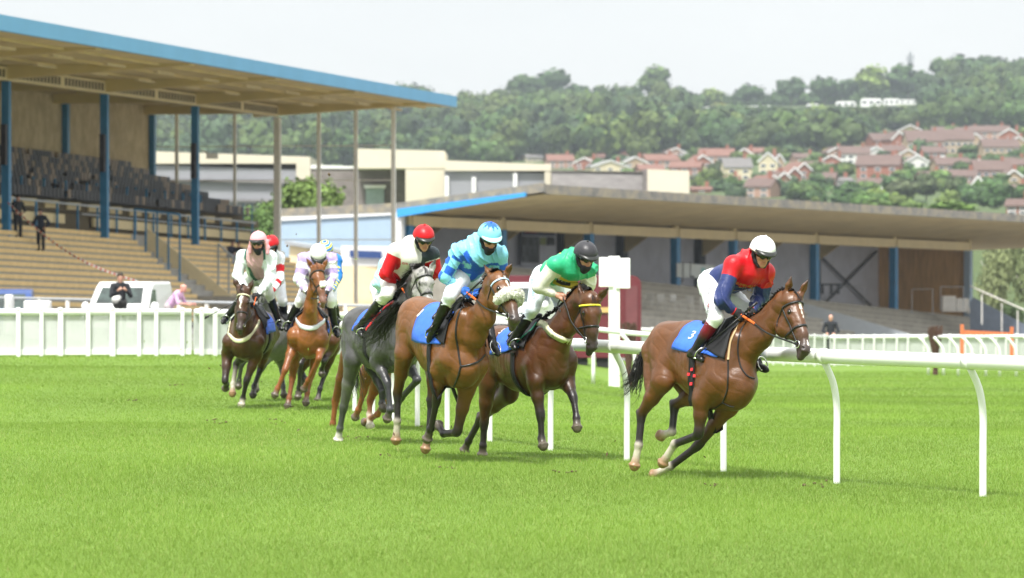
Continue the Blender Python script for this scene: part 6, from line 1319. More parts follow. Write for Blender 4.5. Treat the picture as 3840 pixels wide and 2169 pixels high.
if ONLY != 'h':
    root = thing('grandstand', 'tall grandstand with blue roof edge, dark seats and yellow-edged terrace steps', 'grandstand', S1(10, 0, 0)); gs = root
    T0, T1 = -60, 47.7
    mb = MB(); q1(mb, T0, T1, -8.5, 8.06, 10.38, 10.75); mb.build('roof', M_sof, root)
    mb = MB(); q1(mb, T0, T1 + .08, 8.07, 8.25, 10.36, 10.93); q1(mb, T1 + .01, T1 + .13, -8.5, 8.065, 10.40, 10.92); mb.build('fascia', M_lbl, root)
    ts = [-26, -12.5, 0, 13.4, 27.7, 42.7]
    for i, t in enumerate(ts):
        mb = MB()
        for s0, s1, a, b in ((-1.2, 7.9, 9.72, 10.3),):
            vs = [S1(t - .35, s0, a), S1(t + .35, s0, a), S1(t + .35, s1, b), S1(t - .35, s1, b), S1(t - .35, s0, 10.375), S1(t + .35, s0, 10.375), S1(t + .35, s1, 10.375), S1(t - .35, s1, 10.375)]
            mb.add(vs, [(0, 3, 2, 1), (4, 5, 6, 7), (0, 1, 5, 4), (1, 2, 6, 5), (2, 3, 7, 6), (3, 0, 4, 7)])
        q1(mb, t - .3, t + .3, -8.3, -1.21, 9.9, 10.37); mb.build('roof_beam', M_sof, root)
        if t > -20:
            mb = MB(); q1(mb, t - .16, t + .16, -.16, .16, 3.0 if t < 40 else 2.2, 9.71); mb.build('column', M_blue if t < 40 else M_gsteel, root)
            if t < 40: mb = MB(); q1(mb, t - .45, t - .165, -.1, .12, 6.2, 7.9); mb.build('speaker_box', M_seat, root)
    for k in range(1, 4):           # purlins
        mb = MB(); s = k * 2.2; q1(mb, T0, T1 - .2, s - .06, s + .06, 10.28, 10.374); mb.build('purlin', M_sof, root)
    mb = MB(); q1(mb, T0, 42.3, -.18, .16, 9.73, 10.30); gird = mb
    for i in range(len(ts) - 1):
        a, b = ts[i] + .6, ts[i + 1] - .6; n = 26
        for k in range(n):
            if k == n // 2: continue
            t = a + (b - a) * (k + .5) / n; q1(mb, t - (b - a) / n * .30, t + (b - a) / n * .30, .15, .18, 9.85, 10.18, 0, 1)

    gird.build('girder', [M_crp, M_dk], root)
    for t in np.arange(-25.5, 45, 6.85):
        for s in (2.9, 5.8): mb = MB(); q1(mb, t, t + 2.4, s - .10, s + .10, 10.10, 10.19); mb.build('strip_light', mat('pale batten', (.68, .54, .30), rough=.7), root)
    mb = MB(); q1(mb, T0, 43.5, -7.3, -7, 3, 10.37); mb.build('back_wall', M_conc, root)
    for t in (2, 15.5, 29, 43.4): mb = MB(); q1(mb, t - .18, t + .18, -6.98, -6.7, 6, 10.3); mb.build('back_post', M_blue, root)
    # upper seating deck
    mb = MB(); q1(mb, T0, 46, -6.99, -6.2, 2, 7.0, .012); q1(mb, T0, 46, -6.2, -1.6, 2, 4.6, .018)
    for k in range(6): q1(mb, T0, 45 - (0 if k > 2 else 3 - k), -6.2 + k * .76 + .001, -6.2 + (k + 1) * .76, 4.6, 6.75 - k * .36, .014)
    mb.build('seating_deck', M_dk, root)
    rs = np.random.RandomState(4); nsing = 0; allseats = []
    for k in range(7):
        mb = MB(); z = 7.15 - k * .37; s = -6.6 + k * .78; t = -8; te = 38.5 + k * .9; own = 0; tot = 0
        while t < te:
            if rs.rand() > .06:
                c = 1 if rs.rand() < (.45 if k < 3 else .2) else 0
                one = k > 3 and t < 16 and nsing < 100; m1 = MB() if one else mb
                q1(m1, t, t + .44, s - .05, s + .0, z + .28 - .014 * t, z + .72 - .014 * t, 0, c); q1(m1, t, t + .44, s + .0, s + .40, z + .24 - .014 * t, z + .29 - .014 * t, 0, 0)
                if one: m1.build('seat', [M_seat, M_seatb], root); nsing += 1
            t += .54
        allseats.append(mb)
    mb = MB()
    for q in allseats: mb.add(q.v, q.f); mb.m[-len(q.m):] = q.m
    o = mb.build('seats', [M_seat, M_seatb], root); o['kind'] = 'stuff'
    for t in np.arange(-6, 40, 3.1):      # blue stanchions among the seats and cream panels in front of them
        mb = MB(); q1(mb, t, t + .07, -2.6, -2.5, 4.6 - .014 * t, 6.1 - .014 * t); q1(mb, t + .9, t + .97, -3.4, -3.3, 4.9 - .014 * t, 6.2 - .014 * t); q1(mb, t + .05, t + .95, -2.98, -2.9, 6.0 - .016 * t, 6.06 - .016 * t); mb.build('stanchion', M_blue, root)
        mb = MB(); q1(mb, t + .3, t + 2.2, -1.62, -1.55, 4.72 - .017 * t, 5.05 - .017 * t); mb.build('front_panel', M_crp, root)
    mb = MB(); q1(mb, T0, 43.6, -1.55, -.55, 2, 3.78, .018); mb.build('walkway', M_tread, root)
    mb = MB(); q1(mb, -3, 12.0, -1.5, -1.38, 4.05, 4.46, .015); q1(mb, 16.2, 43, -1.5, -1.38, 4.05, 4.46, .018); mb.build('parapet', M_crp, root)
    for t in np.arange(-4, 43, 2.9): mb = MB(); q1(mb, t, t + .1, -1.30, -1.22, 3.7 - .018 * t, 4.95 - .018 * t); mb.build('rail_post', M_blue, root)
    mb = MB(); q1(mb, -4, 43, -1.30, -1.22, 4.93, 5.02, .018); q1(mb, 14, 43, -1.30, -1.23, 4.55, 4.61, .018); mb.build('handrail', M_gal, root)
    # terraces
    NS = 15; rise = .275; tr_ = .31
    for (ta, tb) in ((-60, 17.8), (21.6, 43.4)):
        st = MB(); ns = MB()
        for k in range(NS):
            s0 = -.5 + k * tr_; z = 3.72 - k * rise; q1(st, ta, tb, s0 + .001, s0 + tr_ + .03, -2.2, z, .018); q1(ns, ta, tb + .01, s0 + tr_ + .031, s0 + tr_ + .06, z - rise * .62, z + .012, .018)
        st.build('terrace_steps', M_tread, root); ns.build('step_edging', M_nose, root)
    mb = MB(); q1(mb, 17.85, 21.55, -.5, 5, -2.3, .9, .018)
    for k in range(8): q1(mb, 17.85, 21.40, -.5 + .4 * k, -.1 + .4 * k, .9, 3.0 - .26 * k, .018)
    mb.build('gangway_steps', M_tread, root)
    mb = MB(); mb.prism([S1(21.42, -.5, -2), S1(21.42, 4.4, -2), S1(21.42, 4.4, -.1), S1(21.42, -.5, 3.75)], S1(21.59, 0, 0) - S1(21.42, 0, 0)); mb.build('gangway_wall', M_crw, root)
    rg = MB()
    for i in range(5): s = .0 + i * .53; z = 3.35 - i * .36; b_ = S1(17.9, s, z); rg.tube([b_ - (0, 0, .9), b_ + (0, 0, 1.25 + i * .30)], .05, 6)
    rg.tube([S1(17.9, 0, 4.6), S1(17.9, 2.12, 4.35)], .05, 6); rg.build('gangway_railing', M_blue, root)
    for i in range(4):
        s = 2.9 + i * .5; z = 1.9 - i * .45; mb = MB(); b_ = S1(21.5, s, z); mb.tube([b_ - (0, 0, 1), b_ + (0, 0, 1.1)], .05, 6)
        if i: mb.tube([b_ + (0, 0, 1.1), S1(21.5, s - .5, z + .45 + 1.1)], .05, 6)
        mb.build('stair_rail', M_gal, root)
    # end screen
    for s, z0, w in ((-2.5, 3, .07), (1.95, 1.5, .09), (3.9, 0, .09), (5.87, -1, .10), (-5.6, 4, .08)):
        mb = MB(); q1(mb, 43.5, 43.5 + w * 2, s - w, s + w, z0, 10.37); mb.build('screen_post', M_gsteel, root)
    for z in (8.2, 6.4, 3.3): mb = MB(); q1(mb, 43.56, 43.6, -6.9, 5.87, z, z + .05, .0); mb.build('screen_rail', M_gsteel, root)
    for s in np.arange(-5.6, -1.2, .45): mb = MB(); q1(mb, 43.3, 43.36, s, s + .05, 3, 5.2); mb.build('end_baluster', M_blue, root) if int(s * 10) % 2 else None
    mb = MB(); mb.box(S1(28.0, .75, 7.3), (.28, 0, 0), (0, .2, 0), (0, 0, .13)); mb.tube([S1(27.7, .3, 7.6), S1(28.0, .75, 7.3)], .04, 6); setp(mb.build('camera_box', M_gsteel, root), None)
    # lower cream wall at the right end of the terraces
    g = thing('low_wall', 'low cream wall with grey coping right of the terrace steps', 'wall', D(820, 780, 228)); mb = MB()
    a, b = D(728, 640, 246), D(1024, 640, 239); mb.prism([(a[0], a[1], -2), (b[0], b[1], -2), (b[0], b[1], D(1018, 658, 239)[2]), (a[0], a[1], D(735, 612, 246)[2])], (.1, .5, 0)); mb.build('wall', M_crw, g)
    mb = MB(); mb.beam(D(728, 611, 246.1), D(1024, 657, 239.1), .8, .2); mb.build('coping', M_gal, g)
    g = thing('white_barrier', 'white hoarding with blue stripe left of the low stand', 'hoarding', D(960, 760, 220)); mb = MB(); a, b = D(858, 660, 240), D(1026, 672, 236); zb = -2
    mb.prism([(a[0], a[1], D(0, 668, 240)[2]), (b[0], b[1], D(0, 672, 236)[2]), (b[0], b[1], D(0, 620, 236)[2]), (a[0], a[1], D(0, 618, 240)[2])], (.02, .1, 0)); mb.build('panel', M_trim, g)
    mb = MB(); a2, b2 = D(880, 630, 239.2), D(960, 633, 237.3); mb.prism([a2, b2, b2 - (0, 0, .4), a2 - (0, 0, .4)], (-.01, -.04, 0)); mb.build('stripe', mat('dark blue band', (.03, .07, .22), rough=.6), g)

# ============================================================ low stand
M_sof2 = mat('brown grey soffit', (.62, .50, .27), rough=.85, var=.12, scale=.5)
M_lb2 = mat('pale blue cladding', (.35, .46, .58), rough=.6, var=.04, scale=1); M_lich = mat('lichened roof edge', (.25, .24, .22), rough=.95, var=.35, scale=1.6, c2=(.27, .235, .17), bump=.6, bscale=9); M_gw = mat('grey panel wall', (.58, .59, .66), rough=.8, var=.12, scale=.7); M_gw2 = mat('dark grey stanchion', (.07, .078, .09), rough=.7)
M_wood = mat('brown boarding', (.62, .37, .15), rough=.85, var=.3, scale=2, stretch=(6, 6, .3)); M_vb = mat('vivid blue fascia', (.05, .34, .72), rough=.5, var=.05); M_stc = mat('grey steps', (.33, .31, .27), rough=.9, var=.18, scale=1.5)
KS = 1.62
def DD(x, y, d): return D(x, y, d * KS)
def S2(t, s, z, tilt=.0164): return np.array([(-3.86 + .525 * t + .851 * s) * KS, (150 + .851 * t - .525 * s) * KS, (z - tilt * t - HC) * KS + HC])
def q2(mb, t0, t1, s0, s1, z0, z1, tilt=.0164, m=0, zt0=None):
    f = lambda t, s, z, ti: S2(t, s, z, ti); tb = tilt if zt0 is None else zt0
    vs = [f(t0, s0, z0, tb), f(t1, s0, z0, tb), f(t1, s1, z0, tb), f(t0, s1, z0, tb), f(t0, s0, z1, tilt), f(t1, s0, z1, tilt), f(t1, s1, z1, tilt), f(t0, s1, z1, tilt)]
    mb.add(vs, [(0, 3, 2, 1), (4, 5, 6, 7), (0, 1, 5, 4), (1, 2, 6, 5), (2, 3, 7, 6), (3, 0, 4, 7)], m)
if ONLY != 'h':
    root = thing('low_stand', 'low open stand with scalloped tan roof, blue posts and grey back wall', 'grandstand', S2(20, 0, -1)); LE = 58
    # scalloped roof sheet, front edge at s=6
    nt_, ns_ = 232, 12; V = []; 
    for lay in (0, 1):
        for i in range(nt_ + 1):
            t = -.25 + (LE + .5) * i / nt_
            for j in range(ns_ + 1):
                s = -5.2 + 11.2 * j / ns_; z = 3.83 + (s + 5.2) * .035 + max(0, s) * .07; sc = .10 * abs(math.sin(math.pi * t / 3.05)) * (j / ns_); V.append(S2(t, s, z - (.16 - sc if not lay else .0) + (.20 if lay else 0)))
    F = []; n1 = (nt_ + 1) * (ns_ + 1); W2 = ns_ + 1
    for i in range(nt_):
        for j in range(ns_): a = i * W2 + j; F.append((a, a + 1, a + W2 + 1, a + W2)); F.append((n1 + a, n1 + a + W2, n1 + a + W2 + 1, n1 + a + 1))
    ro = mesh_obj('roof', V, F, M_sof2, root, True)
    V = []; F = []
    mb = MB()
    for i in range(nt_): 
        t0, t1 = -.25 + (LE + .5) * i / nt_, -.25 + (LE + .5) * (i + 1) / nt_
        zf = 3.83 + 11.2 * .035 + .42; q2(mb, t0, t1, 6.0, 6.10, zf - .13, zf + .20 + .006 * math.sin(i * 1.7))
    mb.build('roof_edge', M_lich, root)
    mb = MB(); mb.prism([S2(-.28, 6.1, 4.58), S2(-.28, 0, 3.9), S2(-.28, -5.3, 3.78), S2(-.28, -5.3, 4.06), S2(-.28, 0, 4.24), S2(-.28, 6.1, 4.9)], S2(0, 0, 0) - S2(.12, 0, 0)); mb.build('verge', M_lich, root)
    mb = MB(); mb.prism([S2(-.42, 5.4, 4.42), S2(-.42, 0, 3.72), S2(-.42, 0, 4.02), S2(-.42, 5.4, 4.56)], S2(0, 0, 0) - S2(.10, 0, 0)); mb.build('blue_verge', M_vb, root)
    mb = MB(); mb.prism([S2(-.3, -5.2, -1), S2(-.3, 0.1, -1), S2(-.3, .1, 4.05), S2(-.3, -5.2, 3.82)], S2(.2, 0, 0) - S2(0, 0, 0)); mb.build('end_wall', M_lb2, root)
    mb = MB(); mb.prism([S2(-.33, -5.25, 3.62), S2(-.33, .12, 3.82), S2(-.33, .12, 4.06), S2(-.33, -5.25, 3.84)], S2(0, 0, 0) - S2(.06, 0, 0)); q2(mb, -.42, -.22, -.12, .12, -1, 3.9); mb.build('end_trim', M_trim, root)
    cols = [.25, 6.6, 13.0, 19.8, 24.6, 31.8, 39.3, 46.9]
    for i in range(len(cols) - 1):
        mb = MB(); q2(mb, cols[i] + .14, cols[i + 1] - .14, -.12, .12, 3.42, 3.80); mb.build('beam', M_crp, root)
    for i, t in enumerate(cols):
        zb = 1.18 - .042 * (t - 19.8); mb = MB(); q2(mb, t - .10, t + .10, -.1, .1, 3.44, 3.9); mb.build('beam_stub', M_sof2, root)
        mb = MB(); a = S2(t - .15, -.15, 0)
        q2(mb, t - .15, t + .15, -.15, .15, zb - .6, 3.44); mb.build('column', M_blue if i < 7 else M_lb2, root)
    fl = lambda t: 1.18 + .324 - .058 * (t - 19.8)
    mb = MB(); vs = [S2(t, s, z, 0) for z in (0, 1) for t, s in ((-1, -4.6), (58, -4.6), (58, .3), (-1, .3))]
    F0 = .35 + .0
    def flz(t): return 2.33 - .058 * t
    vs = [S2(t, s, (flz(t) if k else -3), 0) for k in (0, 1) for t, s in ((-.2, -4.6), (47, -4.6), (47, .45), (-.2, .45))]; mb.add(vs, [(0, 3, 2, 1), (4, 5, 6, 7), (0, 1, 5, 4), (1, 2, 6, 5), (2, 3, 7, 6), (3, 0, 4, 7)]); mb.build('floor', M_stc, root)
    mb = MB(); q2(mb, 0, 47, -4.75, -4.6, -1, 3.84); mb.build('back_wall', M_gw, root)
    for t in (2.5, 7.5, 13.2, 18.4, 23.2, 29.8, 35, 40.4): 
        mb = MB(); q2(mb, t - .25, t + .25, -4.59, -4.3, 0, 3.8); mb.build('wall_stanchion', M_gw2, root)
        mb = MB(); mb.prism([S2(t - .08, -4.29, 3.8), S2(t - .08, -4.29, 2.9), S2(t + .0, -2.9, 3.8)], S2(.2, 0, 0, 0) - S2(0, 0, 0, 0)); mb.prism([S2(t + .25, -4.27, 3.8), S2(t + .25, -4.27, 3.1), S2(t + 1.1, -4.27, 3.8)], S2(0, .1, 0, 0) - S2(0, 0, 0, 0)); mb.build('bracket', M_sof2, root)
    mb = MB(); mb.beam(S2(41, -4.4, 3.0), S2(46.5, -4.4, .6), .1, .14); mb.beam(S2(41, -4.45, .8), S2(46.5, -4.45, 3.4), .1, .14); mb.build('cross_brace', M_gw2, root)
    mb = MB(); q2(mb, 47.0, 47.15, -4.7, -.12, -2, 3.84); mb.build('end_boarding', M_wood, root)
    st = MB()
    for k in range(7):
        vs = [S2(t, s, (flz(t) - .24 * (k + 1) if q else -4), 0) for q in (0, 1) for t, s in ((-.2, .44 + k * .55), (50 + k * .8, .44 + k * .55), (50 + k * .8, .99 + k * .55 + .02), (-.2, .99 + k * .55 + .02))]; st.add(vs, [(0, 3, 2, 1), (4, 5, 6, 7), (0, 1, 5, 4), (1, 2, 6, 5), (2, 3, 7, 6), (3, 0, 4, 7)])
    st.build('front_steps', M_stc, root)
    st = MB()
    for k in range(7):
        a, b = (S2(t, .985 + k * .55 + .025, flz(t) - .24 * (k + 1), 0) for t in (-.2, 50 + k * .8)); st.beam(a, b, .05, .06)
    st.build('step_edging', mat('pale step edge', (.46, .43, .36), rough=.9), root)
    # ramp wall in front of the steps
    g = thing('ramp_wall', 'pale grey sloping ramp wall in front of the low stand steps', 'wall', DD(2120, 870, 160)); M_rw = mat('pale grey ramp', (.40, .43, .46), rough=.7, var=.05); M_rw2 = mat('white ramp base', (.62, .63, .65), rough=.7, var=.05)
    mb = MB(); pl = [DD(x, y, 172) for x, y in ((1960, 748), (2040, 768), (2290, 842), (2290, 880), (1960, 880))]; mb.prism(pl, (.1, .5, 0)); mb.build('wall', M_rw, g)
    mb = MB(); pl = [DD(x, y, 171.8) for x, y in ((1960, 790), (2030, 797), (2130, 836), (2130, 880), (1960, 880))]; mb.prism(pl, (.05, .1, 0)); mb.build('base', M_rw2, g)
    # wall board, banner
    M_nv = mat('navy board', (.02, .025, .07), rough=.5); M_bd = mat('dark photo board', (.045, .05, .055), rough=.5, var=.5, scale=2, c2=(.10, .11, .12))
    def w2(x, y, s):   # preview pixel -> point in the plane parallel to the low stand at offset s
        r_ = ray(x * 1.490683, y * 1.490683); n_ = np.array([.851, -.525, 0]); o_ = S2(0, s, 0, 0); return CAMP + r_ * (np.dot(o_ - CAMP, n_) / np.dot(r_, n_))
    g = thing('notice_board', 'large dark notice board with navy header on the grey back wall', 'board', w2(1350, 700, -4.4)); no = np.array([.851, -.525, 0])
    mb = MB(); mb.prism([w2(x, y, -4.42) for x, y in ((1310, 668), (1398, 668), (1398, 576), (1310, 576))], no * .05); mb.build('backing', M_gw, g)
    for nm, m_, pts in (('header', M_nv, ((1312, 592), (1396, 594), (1396, 578), (1312, 576))), ('poster', M_bd, ((1312, 660), (1356, 662), (1356, 596), (1312, 594))), ('poster', M_bd, ((1376, 618), (1395, 618), (1395, 598), (1376, 597))), ('poster', mat('green poster', (.28, .33, .12), rough=.6), ((1358, 616), (1373, 617), (1373, 598), (1358, 598)))):
        mb = MB(); mb.prism([w2(x, y, -4.34) for x, y in pts], no * .03); mb.build(nm, m_, g)
    mb = MB(); mb.prism([w2(x, y, -4.30) for x, y in ((1320, 586), (1352, 587), (1352, 581), (1320, 580))], no * .02); mb.build('header_mark', mat('dull red mark', (.3, .03, .04), rough=.6), g)
    g = thing('banner', 'pale banner with dark letters J and L beside a blue post', 'banner', w2(1745, 720, .3)); mb = MB(); mb.prism([w2(x, y, .25) for x, y in ((1702, 697), (1798, 703), (1798, 668), (1702, 662))], no * .02); mb.build('sheet', mat('pale banner cloth', (.55, .59, .58), rough=.7, var=.03), g)
    rt = np.array([.525, .851, -.02]); text_on(None, 'J', None, w2(1718, 681, .6), rt, (0, 0, 1), 1.5, M_seat, g); text_on(None, 'L', None, w2(1740, 682, .6), rt, (0, 0, 1), 1.5, M_seat, g)
    mb = MB(); mb.prism([w2(x, y, .28) for x, y in ((1764, 690), (1772, 690), (1774, 674), (1764, 674))], no * .01); mb.build('emblem', mat('teal emblem', (.25, .5, .5), rough=.6), g)
    # plastic chairs
    M_ch = mat('pale plastic chair', (.42, .41, .38), rough=.5, var=.05)
    def chair(p, lb, yaw):
        r_ = thing('plastic_chair', lb, 'chair', p, 'pale chairs in front of the low stand'); a = math.radians(yaw); e1 = np.array([math.cos(a), math.sin(a), 0]); e2 = np.array([-math.sin(a), math.cos(a), 0]); z = np.array([0, 0, 1.0]); p = np.array(p)
        mb = MB(); mb.box(p + z * .42, e1 * .24, e2 * .23, z * .025); mb.build('seat', M_ch, r_)
        mb = MB(); mb.box(p + z * .68 + e2 * .24, e1 * .24, e2 * .02, z * .20); mb.build('backrest', M_ch, r_)
        for sx in (-1, 1):
            for sy in (-1, 1): mb = MB(); mb.tube([p + e1 * .21 * sx + e2 * .20 * sy + z * .40, p + e1 * .25 * sx + e2 * .25 * sy], .022, 6); mb.build('leg', M_ch, r_)
            mb = MB(); mb.tube([p + e1 * .25 * sx - e2 * .2 + z * .42, p + e1 * .26 * sx - e2 * .2 + z * .63, p + e1 * .26 * sx + e2 * .22 + z * .66], .018, 6); mb.build('armrest', M_ch, r_)
    for k, (x, y, lb) in enumerate([(1632, 775, 'leftmost pale chair right of the maroon trailer'), (1664, 777, 'second pale chair from the maroon trailer'), (1700, 778, 'middle pale chair below the banner'), (1732, 781, 'pale chair below the right half of the banner'), (1772, 783, 'rightmost pale chair beside the white-capped jockey back')]):
        p = DD(x, y, 158); chair(p, lb, -20 + 30 * (k % 3)); 
    g = thing('crate_stack', 'stack of grey crates at the right end of the low stand floor', 'crates', DD(2405, 785, 184)); 
    for x, y, w, h in ((2388, 785, 34, 40), (2422, 785, 32, 34), (2447, 790, 24, 16)):
        p = DD(x, y, 184); s = 298 / 10500; mb = MB(); mb.abox(p[0] - w * s / 2, p[0] + w * s / 2, p[1], p[1] + 1, p[2], p[2] + h * s); mb.build('crate', M_gsteel, g, bevel=.03)
    for k, (x, y, w, h, lb) in enumerate([(2320, 790, 52, 62, 'grey hoop barrier right of the last but one blue post'), (2395, 780, 58, 58, 'grey hoop barrier behind the crates'), (2130, 770, 90, 50, 'long low grey barrier between the blue posts')]):
        s = 292 / 10500; p = DD(x, y, 180); g = thing('hoop_barrier', lb, 'barrier', p); mb = MB(); mb.tube([p - (w * s / 2, 0, 0), p + (-w * s / 2, 0, h * s), p + (w * s / 2, 0, h * s), p + (w * s / 2, 0, 0)], .035, 6); mb.build('frame', M_gal, g)
    for k, (x, y, w, lb) in enumerate([(2080, 716, 72, 'dark bench behind the lead horse ears'), (1665, 700, 60, 'dark bench left of the banner')]):
        s = 288 / 10500; p = DD(x, y, 178); g = thing('bench', lb, 'bench', p); mb = MB(); mb.box(p, (w * s / 2, 0, 0), (0, .3, 0), (0, 0, .06)); mb.build('bench_top', M_gw2, g)
        for q in (-.8, -.3, .3, .8): mb = MB(); mb.box(p + (q * w * s / 2, 0, -.35), (.08, 0, 0), (0, .2, 0), (0, 0, .33)); mb.build('leg', M_gw2, g)
    # handrails right of the stand
    g = thing('stair_handrail', 'pale handrail descending under the birches at the far right', 'handrail', DD(2520, 860, 175)); mb = MB()
    for x0, y0 in ((2440, 720), (2470, 735)): mb.tube([DD(x0, y0, 178), DD(2600, 790, 172)], .04, 6)
    for x in (2470, 2520, 2560): mb.tube([DD(x, 728 + (x - 2440) * .45, 176), DD(x, 728 + (x - 2440) * .45 + 75, 176)], .04, 6)
    mb.build('rails', M_gsteel, g)
    g = thing('ramp_wall', 'dark blue-grey sloping wall right of the low stand steps', 'wall', DD(2520, 860, 178)); mb = MB(); mb.prism([DD(x, y, 182) for x, y in ((2448, 748), (2640, 850), (2640, 900), (2440, 900), (2440, 762))], (.1, .6, 0)); mb.build('wall', mat('blue grey wall', (.16, .19, .24), rough=.7), g)
# ============================================================ rails, fences, posts, vehicles, spectators
M_pvc = mat('white plastic rail', (.80, .81, .80), rough=.35, var=.03, scale=2, spec=.45); M_net = mat('white plastic slats', (.55, .57, .56), rough=.6, var=.05)
def G(x, y): return np.array([x, y, float(gz(x, y))])
if ONLY != 'h' or True:
    base = [(2900, 1290), (2473, 1250), (2105, 1217), (1820, 1187), (1577, 1160), (1385, 1134), (1232, 1112), (1125, 1091), (1050, 1073), (990, 1058), (938, 1045), (892, 1034)]
    root = thing('running_rail', 'white tubular running rail on curved posts beside the horses', 'rail', (1.2, 44, 0)); bp = []
    for x, y in base:
        d = 10500 * HC / (y - 665); bp.append(np.array([(x - 1288) / 10500 * d, d, 0]))
    n = len(bp); offs = []
    for i in range(n):
        tg = nrm(bp[min(i + 1, n - 1)] - bp[max(i - 1, 0)]); offs.append(nrm(np.cross(tg, (0, 0, 1))) * -1)
    # rail overhangs towards the horses
    for i in range(n): offs[i] = offs[i] if offs[i][1] * 1 < 0 or offs[i][0] < 0 else -offs[i]
    top = [bp[i] + offs[i] * .14 + (0, 0, 1.19) for i in range(n)]
    mb = MB(); mb.tube(spline(top, 110), .068, 14); mb.build('rail_tube', M_pvc, root, True)
    for i in range(n):
        b, o = bp[i], offs[i]; z = np.array([0, 0, 1.0]); mb = MB(); mb.tube(spline([b - z * .1, b + z * .4, b + z * .72 - o * .0, b + z * .95 + o * .04, b + z * 1.13 + o * .13], 14), .033, 10); mb.build('post', M_pvc, root, True)
    for i in range(n):
        tg = nrm(top[min(i + 1, n - 1)] - top[max(i - 1, 0)]); mb = MB(); mb.tube([top[i] - tg * .05, top[i] + tg * .05], .0725, 14); mb.build('bracket', M_pvc, root, True)
        if i % 2 == 0 and i < n - 1: c = (top[i] + top[i + 1]) / 2; c = np.array(spline(top, 110)[int((i + .5) / (n - 1) * 109)]); mb = MB(); mb.tube([c - tg * .006, c + tg * .006], .0705, 14); mb.build('joint', M_gsteel, root, True)
    # outer rail far round the bend on the right, and the one behind the sign
    def far_rail(lb, pts, h, r_=.055, side=-1, sp=14):
        g = thing('running_rail', lb, 'rail', pts[0]); tp = [np.array(p) + (0, 0, h) for p in pts]; mb = MB(); mb.tube(spline(tp, 60), r_, 10); mb.build('rail_tube', M_pvc, g, True)
        for p in spline([np.array(q) for q in pts], sp): mb = MB(); mb.tube(spline([p, p + (0, 0, h * .6), p + (side * .12, 0, h * .82), p + (side * .3, 0, h)], 8), .045, 8); mb.build('post', M_pvc, g, True)
    far_rail('distant white running rail at the right edge beyond the near rail', [D(2335, 943, 132), D(2385, 945, 130), D(2430, 945, 129), D(2475, 946, 128), D(2520, 946, 127), D(2576, 948, 125), D(2640, 950, 122), D(2760, 956, 115)], 1.2, sp=10)
    far_rail('distant white rail between the green jockey and the sign post', [G(4.5, 84), G(3.2, 88), G(1.9, 90), G(1.0, 93), G(-.5, 97), G(-2.2, 101)], 1.2, sp=8)
    # picket fences
    def fence(lb, A, B, h, pw, gap, seed, sl=.10):
        A = np.array(A, float); B = np.array(B, float); L_ = np.linalg.norm(B - A); e = (B - A) / L_; nn = nrm(np.cross(e, (0, 0, 1))); nn = nn if nn[1] < 0 else -nn; z = np.array([0, 0, 1.0]); g = thing('picket_fence', lb, 'fence', (A + B) / 2, 'white fences along the far side of the course')
        mb = MB(); mb.tube([A + z * (h - .07), B + z * (h - .07)], .075, 10); mb.build('top_rail', M_pvc, g, True); mb = MB(); mb.beam(A + z * .10, B + z * .10, .04, .12); mb.build('bottom_rail', M_pvc, g)
        rr = np.random.RandomState(seed); t = .1; k = 0
        while t < L_:
            p = A + e * t + nn * .10; w = pw * (.55 + .4 * rr.rand()); mb = MB(); mb.box(p + z * h * .47, e * w / 2, nn * .02, z * h * .49); mb.ball(p + z * (h + .0),   .045 + w * .15, 5, sc=(1.1, .5, .6)); mb.build('picket', M_pvc, g); t += gap * (.75 + .5 * rr.rand()); k += 1
        mb = MB(); t = 0
        while t < L_: mb.box(A + e * t + z * h * .5 - nn * .03, e * .0225, nn * .008, z * (h * .46)); t += sl
        o = mb.build('slat_panel', M_net, g); o['kind'] = 'stuff'
    fence('white picket fence behind the left-hand horses', G(-15.0, 91.6), G(-7.2, 93.6), 1.06, .13, .5, 1, .050); fence('white picket fence behind the chestnut and grey horses', G(-7.1, 93.6), G(-1.0, 99), 1.06, .13, .5, 2, .050)
    fence('white picket fence right of the green jockey', G(1.0, 140), G(11.5, 152), 1.12, .07, .62, 3, .052); fence('white picket fence behind the lead horse head', G(11.6, 152), G(20.5, 158), 1.12, .07, .62, 4, .052); fence('white picket fence at the far right', G(20.6, 158), G(30, 162), 1.12, .07, .62, 5, .052)
    # course marker sign
    g = thing('marker_sign', 'blank white double board on a tall white post', 'sign', G(2.2, 90)); x0 = 2.2; mb = MB(); p = D(1545, 975, 90); 
    mb.abox(p[0] - .12, p[0] + .12, 89.9, 90.1, p[2] - .2, D(0, 645, 90)[2]); mb.build('post', M_pvc, g, bevel=.01)
    for xa, xb, ya, yb in ((1507, 1542, 648, 722), (1549, 1585, 650, 726)):
        a, b = D(xa, ya, 89.88), D(xb, yb, 89.88); mb = MB(); mb.abox(a[0], b[0], 89.85, 89.89, b[2], a[2]); mb.build('board', M_wht, g, bevel=.01)
    # birch bundles
    M_twig = mat('birch twigs', (.10, .055, .04), rough=.95, var=.35, scale=20)
    for k, (x, y, d, h, lb) in enumerate([(2353, 943, 131, 1.55, 'dark brown birch bundle marker on the right'), (1581, 972, 92, 1.42, 'dark brown birch bundle marker beside the white sign')]):
        p = D(x, y, d); g = thing('birch_marker', lb, 'marker', p, 'birch bundle markers'); rr = np.random.RandomState(k); V = MB()
        for i in range(80):
            a = rr.rand() * 6.28; r0 = .05 * rr.rand() ** .5; r1 = (.26 if k == 0 else .2) * rr.rand() ** .5; r2 = r1 * .9; V.tube([p + (r0 * 1.5 * math.cos(a), r0 * 1.5 * math.sin(a), 0), p + (r0 * math.cos(a), r0 * math.sin(a), h * .3), p + (r1 * math.cos(a), r1 * math.sin(a), h * (.85 + .15 * rr.rand()))], [.018, .016, .012], 4)
